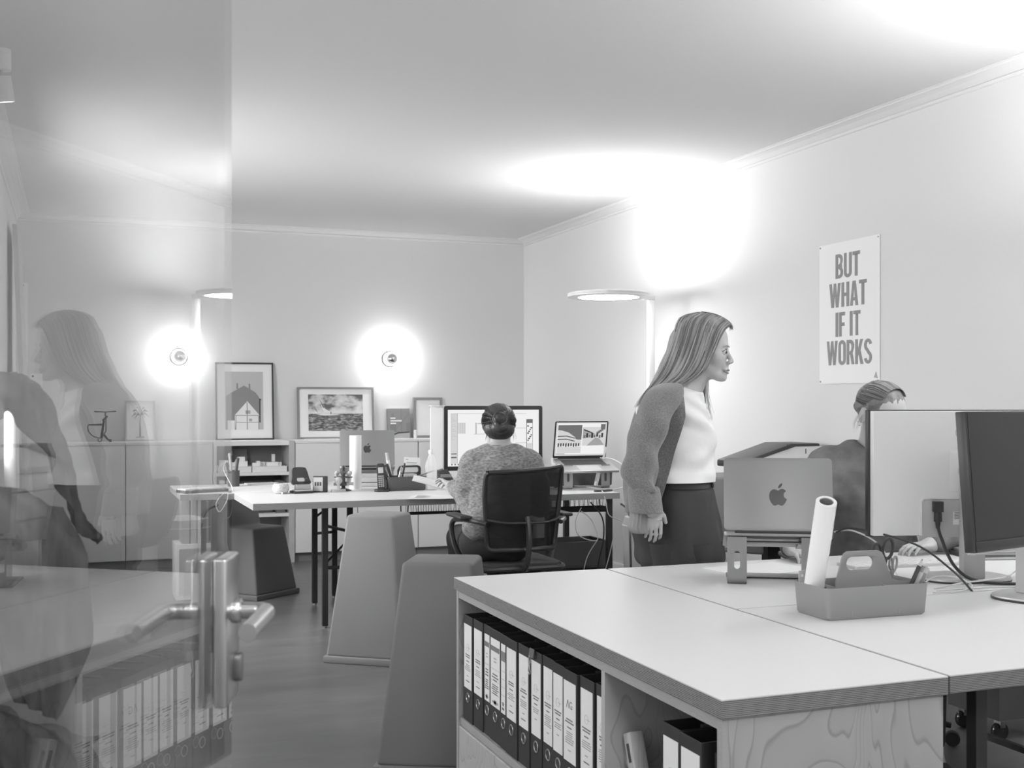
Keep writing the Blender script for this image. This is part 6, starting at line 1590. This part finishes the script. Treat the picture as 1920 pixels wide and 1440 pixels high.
# cardigan body: open towards the chest
EDG = [(1.352, .040), (1.33, .020), (1.305, .013), (1.233, .0155), (1.178, .002), (1.109, -.0185), (1.036, -.038), (.957, -.062), (.88, -.08)]
def near_x(z):
    for (z1, x1), (z0, x0) in zip(EDG, EDG[1:]):
        if z >= z0: return x0 + (x1 - x0) * min(1, (z - z0) / (z1 - z0))
    return EDG[-1][1]
def card_edge(z, cx, rx):
    c = max(-0.98, min(0.98, (near_x(z) - cx) / rx)); return (-math.acos(c), -2 * PI + R(58))
def card_fold(a, z, t):
    return 0.007 * math.sin(a * 6 + z * 14) * min(1, t * 1.6) + 0.003 * math.sin(a * 13 - z * 20) * t
garment([(1.352, .012, 0, .062, .078), (1.335, .002, 0, .080, .110), (1.312, -.004, 0, .096, .150), (1.275, -.006, 0, .116, .178), (1.235, -.004, 0, .134, .178), (1.15, .0, 0, .153, .168), (1.06, -.004, 0, .158, .166), (.98, -.012, 0, .156, .172), (.90, -.018, 0, .150, .178)], a0=0, a1=1, edge=card_edge, fold=card_fold, thick=0.009).build('cardigan', 'cardigan', SW_, smooth=True, ang=60)
# front band of the cardigan
bandp = [(near_x(z) + 0.004, -0.013 - 0.150 * math.sqrt(max(0.02, 1 - ((near_x(z)) / 0.16) ** 2)) + 0.0, z) for z in np.linspace(1.33, 0.90, 16)]
def sleeve_fold(a, z, t): return 0.006 * math.sin(z * 55 + a * 2.0) * (0.25 + t) + 0.006 * math.sin(a * 4 + z * 18) * t
garment([(1.347, -.012, -.060, .018, .020), (1.341, -.024, -.085, .042, .040), (1.324, -.040, -.120, .060, .056), (1.292, -.058, -.155, .066, .060), (1.250, -.080, -.180, .063, .060), (1.198, -.1065, -.205, .058, .060), (1.110, -.133, -.213, .055, .060), (1.043, -.142, -.215, .0565, .060), (1.005, -.135, -.216, .051, .056), (.986, -.129, -.216, .047, .053)], nu=48, nv=64, fold=sleeve_fold, thick=0.008).build('sleeve', 'cardigan', SW_, smooth=True, ang=80)
garment([(1.000, -.131, -.216, .048, .054), (.990, -.129, -.216, .053, .058), (.958, -.124, -.216, .055, .060), (.922, -.119, -.216, .056, .061), (.914, -.117, -.216, .054, .059)], nu=48, nv=20, fold=lambda a, z, t: 0.002 * math.sin(a * 3 + z * 20), thick=0.008).build('turned_cuff', 'cardigan', SW_, smooth=True, ang=80)
garment([(.925, -.140, -.204, .030, .040), (.892, -.143, -.203, .030, .044), (.862, -.145, -.202, .034, .048), (.846, -.138, -.201, .030, .044)], nu=48, nv=16, fold=lambda a, z, t: 0.0025 * math.sin(a * 16), thick=0.004).build('rib_hem', 'rib', SW_, smooth=True, ang=80)
garment([(1.305, .0, .115, .055, .055), (1.268, -.02, .165, .066, .060), (1.19, -.03, .20, .060, .060), (1.05, -.02, .218, .060, .060), (.97, .03, .212, .058, .056), (.90, .055, .205, .060, .058)], nu=40, nv=40, fold=sleeve_fold, thick=0.008).build('sleeve', 'cardigan', SW_, smooth=True, ang=80)
MB().torus((0, 0, 0), 0.030, 0.0012, 28, 6, Tm((-0.097, -0.215, 0.895), ry=R(12)) @ Matrix.Scale(0.72, 4, (0, 1, 0))).build('bracelet', 'steel', SW_, smooth=True)
# hair: a closed under-volume and many locks
HF = Field((-0.18, -0.13, 1.15), (0.24, 0.14, 1.62), 0.0045)
R3 = HM.to_3x3()
def hp(x, y, z): return tuple(HM @ Vector((x, y, z)))
HF.ell(hp(-.008, 0, .036), (.093, .075, .083), .02, R3); HF.cone((0.035, 0.0, 1.44), (-0.02, 0.0, 1.34), 0.062, 0.05, 0.04)
gN = [[(.198, -.028, 1.550), (.164, -.060, 1.522), (.136, -.074, 1.468), (.112, -.078, 1.418), (.084, -.074, 1.376), (.046, -.074, 1.352), (.002, -.076, 1.336), (-.038, -.062, 1.318)],
      [(.165, -.020, 1.576), (.126, -.068, 1.545), (.100, -.084, 1.48), (.076, -.086, 1.42), (.048, -.080, 1.378), (.014, -.078, 1.350), (-.030, -.070, 1.325), (-.065, -.055, 1.295)],
      [(.125, -.012, 1.588), (.082, -.070, 1.555), (.058, -.086, 1.485), (.034, -.084, 1.42), (.008, -.076, 1.375), (-.030, -.070, 1.342), (-.068, -.055, 1.308), (-.105, -.040, 1.272)],
      [(.095, -.004, 1.593), (.038, -.052, 1.568), (.012, -.066, 1.50), (-.012, -.062, 1.43), (-.040, -.055, 1.372), (-.078, -.045, 1.325), (-.112, -.030, 1.282), (-.134, -.020, 1.252)],
      [(.085, .0, 1.594), (.020, -.010, 1.572), (-.004, -.012, 1.50), (-.028, -.010, 1.43), (-.058, -.005, 1.368), (-.095, -.002, 1.315), (-.125, .0, 1.27), (-.140, .0, 1.235)]]
gF = [[(.085, .0, 1.594), (.030, .03, 1.57), (.004, .045, 1.50), (-.02, .05, 1.43), (-.05, .05, 1.37), (-.09, .04, 1.31), (-.125, .03, 1.26)],
      [(.11, .012, 1.590), (.07, .06, 1.56), (.045, .08, 1.48), (.03, .085, 1.40), (.01, .085, 1.35), (-.03, .08, 1.31), (-.07, .06, 1.27)],
      [(.165, .02, 1.576), (.13, .065, 1.545), (.11, .085, 1.47), (.10, .085, 1.39), (.10, .075, 1.32), (.11, .06, 1.26), (.125, .045, 1.20)],
      [(.198, .022, 1.552), (.172, .064, 1.515), (.155, .078, 1.45), (.140, .078, 1.38), (.132, .062, 1.31), (.138, .048, 1.25), (.150, .035, 1.185)]]
gN = [[(x, y * 1.10, z) for x, y, z in g] for g in gN]
for g in gN[1:] + gF[:2]:
    P = resample(g, 9); HF.chain([tuple(p * 1.0 + (Vector((0.055, 0, 1.44)) - p) * 0.30) for p in P[1:]], [.014, .014, .014, .013, .011, .009, .007, .005], .03)
HF.ell(hp(.118, 0, -.042), (.062, .068, .088), .012, R3, sub=True)
HF.ell(hp(.105, -.03, .005), (.05, .05, .05), .02, R3, sub=True)
field_obj('hair', HF, 'hair_blond', SW_, it=2, fold=lambda V: wobble(V, 0.004, (90, 60, 18), 5))
hm = ('hair_blond', 'hair_blond_light', 'hair_blond', 'hair_blond_dark')
hair_locks(SW_, strands(gN, 520, 11, r0=(0.0014, 0.0040), n=20, jit=0.006, wave=0.007) + strands(gF[:3], 90, 12, n=18) + strands(gF[2:], 80, 13, r0=(0.001, 0.0026), jit=0.012, wave=0.010), hm)
hair_locks(SW_, strands([[(.10, .0, 1.597), (.15, -.01, 1.585), (.19, -.012, 1.562), (.206, -.014, 1.540), (.200, -.035, 1.535)], [(.10, .01, 1.597), (.15, .02, 1.583), (.195, .02, 1.558), (.206, .012, 1.535), (.198, .03, 1.535)]], 60, 14, r0=(0.0014, 0.003), n=12, jit=0.004, wave=0.002), hm)
# ------------------------------------------------------------------ black mesh office chair
def office_chair(label, loc, rz):
    """local y is the sitting direction, origin on the floor under the seat"""
    t = thing('office_chair', label, 'chair', loc, rz, 'black mesh office chairs')
    W = 0.205
    def bx_(x): return -0.245 + 0.10 * (x / W) ** 2 * 0.55          # back curvature
    top = [(x, bx_(x) - 0.02, 0.935 + 0.012 * (x / W)) for x in np.linspace(-W * 0.92, W * 1.0, 9)]
    rgt = [(W * 1.02, bx_(W) - 0.01, 0.90), (W * 1.0, bx_(W), 0.80), (W * 0.95, bx_(W) + 0.01, 0.68), (W * 0.9, bx_(W) + 0.02, 0.56)]
    bot = [(x, bx_(x) + 0.025, 0.53) for x in np.linspace(W * 0.8, -W * 0.8, 7)]
    lft = [(-W * 0.9, bx_(W) + 0.02, 0.56), (-W * 0.95, bx_(W) + 0.01, 0.68), (-W * 1.0, bx_(W), 0.80), (-W * 0.98, bx_(W) - 0.01, 0.90)]
    ring = spline(top + rgt + bot + lft + [top[0]], 4)
    MB().tube(ring, 0.0125, 8).build('back_frame', 'black_satin', t, smooth=True)
    g = MB(); vs_ = []; n, k = 12, 10
    for th in (0, 0.004):
        for j in range(k + 1):
            for i in range(n + 1):
                x = -W + 2 * W * i / n; z = 0.535 + 0.40 * j / k; w_ = 0.88 + 0.12 * j / k
                vs_.append((x * w_, bx_(x) + 0.025 - 0.05 * (j / k) + th, z))
    fs_ = []; o2 = (n + 1) * (k + 1)
    for j in range(k):
        for i in range(n):
            a_ = j * (n + 1) + i; fs_ += [(a_, a_ + 1, a_ + n + 2, a_ + n + 1), (o2 + a_ + n + 1, o2 + a_ + n + 2, o2 + a_ + 1, o2 + a_)]
    g.add(vs_, fs_).build('back_net', 'net', t, smooth=True)
    MB().tube(spline([(-W * 0.95, -0.21, 0.685), (-0.1, -0.262, 0.672), (0.1, -0.262, 0.672), (W * 0.95, -0.21, 0.69)], 6), 0.011, 8, flat=0.6).build('lumbar_bar', 'black_satin', t, smooth=True)
    MB().tube(spline([(0, -0.26, 0.70), (0, -0.285, 0.58), (0, -0.24, 0.45), (0, -0.08, 0.39)], 6), 0.022, 8, flat=0.6).build('spine', 'black_satin', t, smooth=True)
    MB().plate(rrect(-0.225, 0.225, -0.20, 0.23, 0.06, 6), [], 0.425, 0.455, None, 'xy').build('seat', 'cloth_dark', t, bevel=0.012, seg=3)
    MB().tube([(p[0], p[1], 0.432) for p in rrect(-0.235, 0.235, -0.21, 0.24, 0.06, 6)] + [(0.235, 0.18, 0.432)], 0.013, 6).build('seat_frame', 'black_satin', t, smooth=True)
    for s in (-1, 1):
        lp = spline([(s * 0.20, -0.215, 0.665), (s * 0.245, -0.15, 0.675), (s * 0.275, 0.0, 0.672), (s * 0.28, 0.10, 0.655), (s * 0.285, 0.115, 0.60), (s * 0.27, 0.07, 0.50), (s * 0.235, 0.02, 0.435)], 6)
        ar = MB().tube(lp, 0.015, 8, flat=0.8).build('armrest', 'black_satin', t, smooth=True)
        MB().box(s * 0.28 - 0.032, s * 0.28 + 0.032, -0.12, 0.14, 0.680, 0.700).build('arm_pad', 'black', ar, bevel=0.009, seg=3)
        for y in (-0.12, 0.08): MB().tube([(s * 0.235, y, 0.43), (s * 0.05, y * 0.4, 0.375)], 0.011, 6).build('seat_strut', 'black_satin', t, smooth=True)
    MB().lathe([(0.030, 0.13), (0.030, 0.33), (0.05, 0.35), (0.055, 0.40), (0.02, 0.41)], 20).build('column', 'black', t, smooth=True)
    for k in range(5):
        a = R(72 * k + 18); c, s = math.cos(a), math.sin(a)
        MB().tube([(0, 0, 0.115), (0.12 * c, 0.12 * s, 0.11), (0.30 * c, 0.30 * s, 0.075)], [0.036, 0.026, 0.016], 8, flat=0.7).build('base_arm', 'black_satin', t, smooth=True)
        MB().lathe([(0.01, -0.018), (0.026, -0.018), (0.028, -0.012), (0.028, 0.012), (0.026, 0.018), (0.01, 0.018)], 16, Tm((0.305 * c, 0.305 * s, 0.028), rx=R(90), rz=a)).build('castor', 'black', t, smooth=True)
    MB().lathe([(0.024, 0.0), (0.030, 0.004), (0.030, 0.03), (0.022, 0.034), (0.020, 0.012), (0.001, 0.012)], 24, Tm((-0.262, -0.06, 0.44), ry=R(-90))).build('adjusting_knob', 'light_grey', t, smooth=True)
    return t
SC = (-0.020, 0.075)   # chair place in the frame of the sitting woman
S0 = (2.075, 5.629); ca, sa = math.cos(R(-20.8)), math.sin(R(-20.8))
def s2w(x, y): return (S0[0] + ca * x - sa * y, S0[1] + sa * x + ca * y)
cx_, cy_ = s2w(0.048, 0.085)
chair1 = office_chair('black mesh office chair carrying the woman with the bun', (cx_, cy_, 0), R(-20.8 + 20))

# ------------------------------------------------------------------ woman with a bun, seen from behind at the back table
PB = thing('person', 'seated woman seen from behind with dark bun and grey knit sweater', 'person', (S0[0], S0[1], 0), R(-20.8))
HB = Tm((-0.010, 0.025, 1.150), rz=R(96)) @ Matrix.Rotation(R(14), 4, 'Y')
F = Field((-0.38, -0.20, -0.01), (0.34, 0.62, 1.30), 0.0048)
head_shapes(F, HB, 0.97)
F.chain([(-0.010, 0.01, 1.11), (-0.006, 0.0, 1.03)], [0.050, 0.056], 0.03)
F.ell((0, 0.01, 0.90), (0.145, 0.10, 0.16), 0.05); F.ell((0, 0.01, 0.66), (0.14, 0.11, 0.20), 0.05)
F.cone((-0.12, 0, 0.99), (0.12, 0, 0.99), 0.05, 0.05, 0.05)
wl_, wr_ = (-0.268, 0.235, 0.828), (0.15, 0.30, 0.785)
F.chain([(-0.16, 0.01, 0.97), (-0.150, 0.04, 0.745), wl_], [0.045, 0.038, 0.025], 0.02); F.chain([(0.165, 0.01, 0.97), (0.20, 0.05, 0.745), wr_], [0.045, 0.038, 0.025], 0.02)
for q in (-1, 1): F.chain([(q * 0.085 - 0.03, 0.06, 0.535), (q * 0.11 - 0.12, 0.43, 0.52), (q * 0.10 - 0.13, 0.46, 0.10), (q * 0.10 - 0.15, 0.56, 0.035)], [0.085, 0.058, 0.038, 0.028], 0.03)
hand_shapes(F, Tm(wl_, rz=R(122)) @ Matrix.Rotation(R(-14), 4, 'Y') @ Matrix.Rotation(R(35), 4, 'X'), side=-1, curl=0.5, s=0.92)
hand_shapes(F, Tm(wr_, rz=R(95)), side=1, curl=0.25, s=0.92)
field_obj('body', F, 'skin', PB, it=2)
face_parts(PB, HB, 0.97)
F = Field((-0.34, -0.22, 0.50), (0.34, 0.36, 1.12), 0.005)
F.ell((0, 0.0, 0.90), (0.172, 0.125, 0.155), 0.05); F.ell((-0.01, 0.0, 0.72), (0.165, 0.135, 0.17), 0.06)
F.cone((-0.125, 0, 0.972), (0.128, 0, 0.972), 0.068, 0.068, 0.06); F.cone((-0.07, 0, 1.005), (0.065, 0, 1.005), 0.052, 0.052, 0.04)
F.chain([(-0.150, 0.005, 0.955), (-0.172, 0.03, 0.85), (-0.150, 0.035, 0.742), (-0.255, 0.215, 0.825)], [0.066, 0.060, 0.060, 0.037], 0.03)
F.chain([(0.155, 0.005, 0.955), (0.188, 0.03, 0.85), (0.20, 0.05, 0.742), (0.16, 0.26, 0.785)], [0.066, 0.060, 0.058, 0.037], 0.03)
F.ell((-0.115, -0.03, 0.64), (0.085, 0.095, 0.075), 0.04); F.ell((0.08, -0.03, 0.62), (0.09, 0.09, 0.07), 0.04)
F.cone((-0.008, 0.004, 1.035), (-0.010, 0.012, 1.12), 0.054, 0.05, 0.008, sub=True)
field_obj('sweater', F, 'sweater', PB, it=2, fold=lambda V: wobble(V, 0.006, (16, 16, 30), 3))
MB().torus((0, 0, 0), 0.060, 0.008, 36, 8, Tm((-0.008, 0.002, 1.048), rx=R(-6)) @ Matrix.Scale(0.9, 4, (0, 1, 0))).build('neck_band', 'sweater', PB, smooth=True)
MB().torus((0, 0, 0), 0.055, 0.006, 36, 8, Tm((-0.008, 0.002, 1.056), rx=R(-6)) @ Matrix.Scale(0.9, 4, (0, 1, 0))).build('undershirt', 'shirt', PB, smooth=True)
F = Field((-0.34, -0.12, 0.05), (0.26, 0.58, 0.66), 0.007)
for q in (-1, 1): F.chain([(q * 0.085 - 0.03, 0.03, 0.54), (q * 0.11 - 0.12, 0.43, 0.525), (q * 0.10 - 0.13, 0.455, 0.12)], [0.098, 0.070, 0.052], 0.03)
F.ell((-0.01, 0.02, 0.55), (0.15, 0.12, 0.09), 0.03)
field_obj('trousers', F, 'trousers', PB, it=2)
for q in (-1, 1): MB().ball((q * 0.10 - 0.145, 0.54, 0.036), (0.045, 0.115, 0.036), 20, 10).build('shoe', 'black', PB, smooth=True)
F = Field((-0.13, -0.16, 1.02), (0.12, 0.15, 1.30), 0.0038)
R3b = HB.to_3x3()
def hb(x, y, z): return tuple(HB @ Vector((x, y, z)))
F.ell(hb(-.010, 0, .032), (.098, .084, .090), .02, R3b); F.ell(hb(-.040, 0, -.02), (.06, .076, .06), .03, R3b)
F.ell(hb(.13, 0, -.05), (.09, .075, .085), .02, R3b, sub=True)
F.ell(hb(-.112, 0.002, .022), (.030, .036, .034), .008, R3b); F.ell(hb(-.098, 0.0, -.022), (.022, .040, .034), .012, R3b)
field_obj('hair', F, 'hair_dark', PB, it=2, fold=lambda V: wobble(V, 0.0022, (120, 60, 40), 9))
def wrap(a):
    """guide from the hairline round the skull to the bun"""
    y, z = math.cos(a), math.sin(a)
    return [hb(.045, y * .082, .030 + z * .091), hb(-.015, y * .0895, .030 + z * .096), hb(-.068, y * .076, .020 + z * .076), hb(-.112, y * .036, .008 + z * .036)]
hair_locks(PB, strands([wrap(R(a)) for a in range(-60, 245, 20)], 340, 21, r0=(0.0012, 0.0026), n=12, jit=0.003, wave=0.002), ('hair_dark', 'hair_dark_light', 'hair_dark', 'hair_dark'))
coil = [[hb(-.118 + .018 * math.sin(k * 0.9) * s, s * .034 * math.cos(k * .7 + p), .020 + s * .034 * math.sin(k * .7 + p)) for k in range(10)] for s in (0.6, 1.0, 1.06) for p in (0, 2, 4)]
hair_locks(PB, [(spline(c, 4), [0.003] * (9 * 4 + 1)) for c in coil], ('hair_dark', 'hair_dark_light'))
hair_locks(PB, strands([[hb(-.02, -.083, -.02), hb(-.03, -.088, -.06), hb(-.035, -.082, -.09)], [hb(-.06, .070, -.03), hb(-.07, .075, -.07), hb(-.06, .078, -.10)]], 14, 22, r0=(0.0005, 0.001), n=8, jit=0.008, wave=0.006), ('hair_dark',))

# ------------------------------------------------------------------ woman behind the white monitor on the right
W0 = (2.760, 3.444)
PR = thing('person', 'seated woman behind the white monitor with tied back hair and grey sweatshirt', 'person', (W0[0], W0[1], 0), R(-20.8))
HR = Tm((-0.036, -0.04, 1.236), rz=R(-60)) @ Matrix.Rotation(R(18), 4, 'Y')
F = Field((-0.54, -0.50, -0.01), (0.42, 0.42, 1.38), 0.0046)
head_shapes(F, HR, 0.98)
F.chain([(-0.040, -0.01, 1.18), (-0.030, 0.05, 1.10)], [0.050, 0.058], 0.03)
F.ell((-0.02, 0.08, 0.96), (0.16, 0.10, 0.16), 0.05); F.ell((-0.02, 0.17, 0.70), (0.15, 0.11, 0.20), 0.05)
F.cone((-0.16, 0.05, 1.05), (0.11, 0.05, 1.05), 0.05, 0.05, 0.05)
w1, w2_ = (-0.405, -0.265, 0.780), (0.125, -0.125, 0.780)
F.chain([(-0.21, 0.05, 1.04), (-0.33, -0.05, 0.84), w1], [0.045, 0.038, 0.025], 0.02); F.chain([(0.165, 0.05, 1.04), (0.31, 0.0, 0.84), w2_], [0.045, 0.038, 0.025], 0.02)
for q in (-1, 1): F.chain([(q * 0.085 - 0.02, 0.20, 0.535), (q * 0.10 - 0.02, -0.20, 0.52), (q * 0.10 - 0.02, -0.22, 0.10), (q * 0.10 - 0.02, -0.32, 0.035)], [0.085, 0.058, 0.038, 0.028], 0.03)
hand_shapes(F, Tm(w1, rz=R(-76)) @ Matrix.Rotation(R(6), 4, 'Y'), side=1, curl=0.40, s=0.95)
hand_shapes(F, Tm(w2_, rz=R(208)) @ Matrix.Rotation(R(2), 4, 'Y'), side=-1, curl=0.35, s=0.95)
field_obj('body', F, 'skin', PR, it=2)
face_parts(PR, HR, 0.98, look=(1, 0, -0.3))
F = Field((-0.52, -0.34, 0.52), (0.42, 0.38, 1.20), 0.006)
F.ell((-0.02, 0.07, 0.96), (0.19, 0.125, 0.16), 0.05); F.ell((-0.02, 0.16, 0.74), (0.185, 0.14, 0.20), 0.08)
F.cone((-0.175, 0.05, 1.048), (0.125, 0.05, 1.048), 0.068, 0.068, 0.06); F.cone((-0.10, 0.05, 1.085), (0.035, 0.05, 1.085), 0.05, 0.05, 0.05)
F.chain([(-0.208, 0.05, 1.042), (-0.33, -0.05, 0.845), (-0.398, -0.235, 0.788)], [0.072, 0.066, 0.043], 0.03)
F.chain([(0.165, 0.05, 1.042), (0.31, 0.0, 0.845), (0.15, -0.115, 0.790)], [0.072, 0.066, 0.043], 0.03)
F.cone((-0.035, 0.04, 1.125), (-0.040, 0.0, 1.20), 0.058, 0.05, 0.008, sub=True)
field_obj('sweatshirt', F, 'sweatshirt', PR, it=2, fold=lambda V: wobble(V, 0.007, (22, 22, 16), 6))
MB().torus((0, 0, 0), 0.064, 0.008, 36, 8, Tm((-0.033, 0.035, 1.118), rx=R(20)) @ Matrix.Scale(0.9, 4, (0, 1, 0))).build('neck_band', 'sweatshirt', PR, smooth=True)
F = Field((-0.30, -0.38, 0.05), (0.26, 0.38, 0.66), 0.008)
for q in (-1, 1): F.chain([(q * 0.085 - 0.02, 0.20, 0.54), (q * 0.10 - 0.02, -0.20, 0.525), (q * 0.10 - 0.02, -0.22, 0.12)], [0.098, 0.070, 0.052], 0.03)
F.ell((-0.02, 0.19, 0.55), (0.16, 0.13, 0.09), 0.03)
field_obj('trousers', F, 'trousers', PR, it=2)
for q in (-1, 1): MB().ball((q * 0.10 - 0.02, -0.29, 0.036), (0.045, 0.115, 0.036), 20, 10).build('shoe', 'black', PR, smooth=True)
F = Field((-0.18, -0.20, 1.08), (0.13, 0.16, 1.40), 0.004)
R3c = HR.to_3x3()
def hr(x, y, z): return tuple(HR @ Vector((x, y, z)))
F.ell(hr(-.008, 0, .037), (.094, .0775, .084), .02, R3c)
F.ell(hr(.118, 0, -.045), (.10, .10, .105), .012, R3c, sub=True)
F.cone(hr(-.008, -.085, -.006), hr(-.008, -.070, -.03), .030, .034, .01, sub=True); F.cone(hr(-.008, .085, -.006), hr(-.008, .070, -.03), .030, .034, .01, sub=True)
F.ell(hr(-.100, .012, .0), (.028, .028, .028), .015, R3c)
field_obj('hair', F, 'hair_tied', PR, it=2, fold=lambda V: wobble(V, 0.0016, (120, 60, 40), 2))
def wrapr(a):
    y, z = math.cos(a), math.sin(a); fx = .052 if z > 0.35 else .015
    return [hr(fx, y * .066, .042 + z * .072), hr(-.005, y * .079, .038 + z * .085), hr(-.06, y * .064, .034 + z * .066), hr(-.100, y * .022, .022 + z * .022)]
hair_locks(PR, strands([wrapr(R(a)) for a in range(-10, 200, 15)], 420, 31, r0=(0.0009, 0.002), n=12, jit=0.002, wave=0.0015), ('hair_tied', 'hair_blond_light', 'hair_blond_dark'))
hair_locks(PR, strands([[hr(.0, -.074, .02), hr(-.004, -.082, -.04), hr(-.005, -.078, -.085)], [hr(-.03, -.072, .0), hr(-.035, -.078, -.05), hr(-.03, -.074, -.09)]], 12, 32, r0=(0.0006, 0.0012), n=8, jit=0.005, wave=0.005), ('hair_blond_light',))
for dz, r_ in ((-.040, .0042), (-.030, .003)):
    MB().ball(hr(-.004 - (0.012 if dz > -.035 else 0), -.081, dz), r_, 14, 8).build('earring', 'chrome', PR, smooth=True)
chair2 = copy_tree(chair1)
chair2['label'] = 'black mesh office chair under the woman behind the white monitor'
rz = R(-20.8 + 180)
chair2.location = (W0[0] + 0.065, W0[1] + 0.19, 0); chair2.rotation_euler = (0, 0, rz)
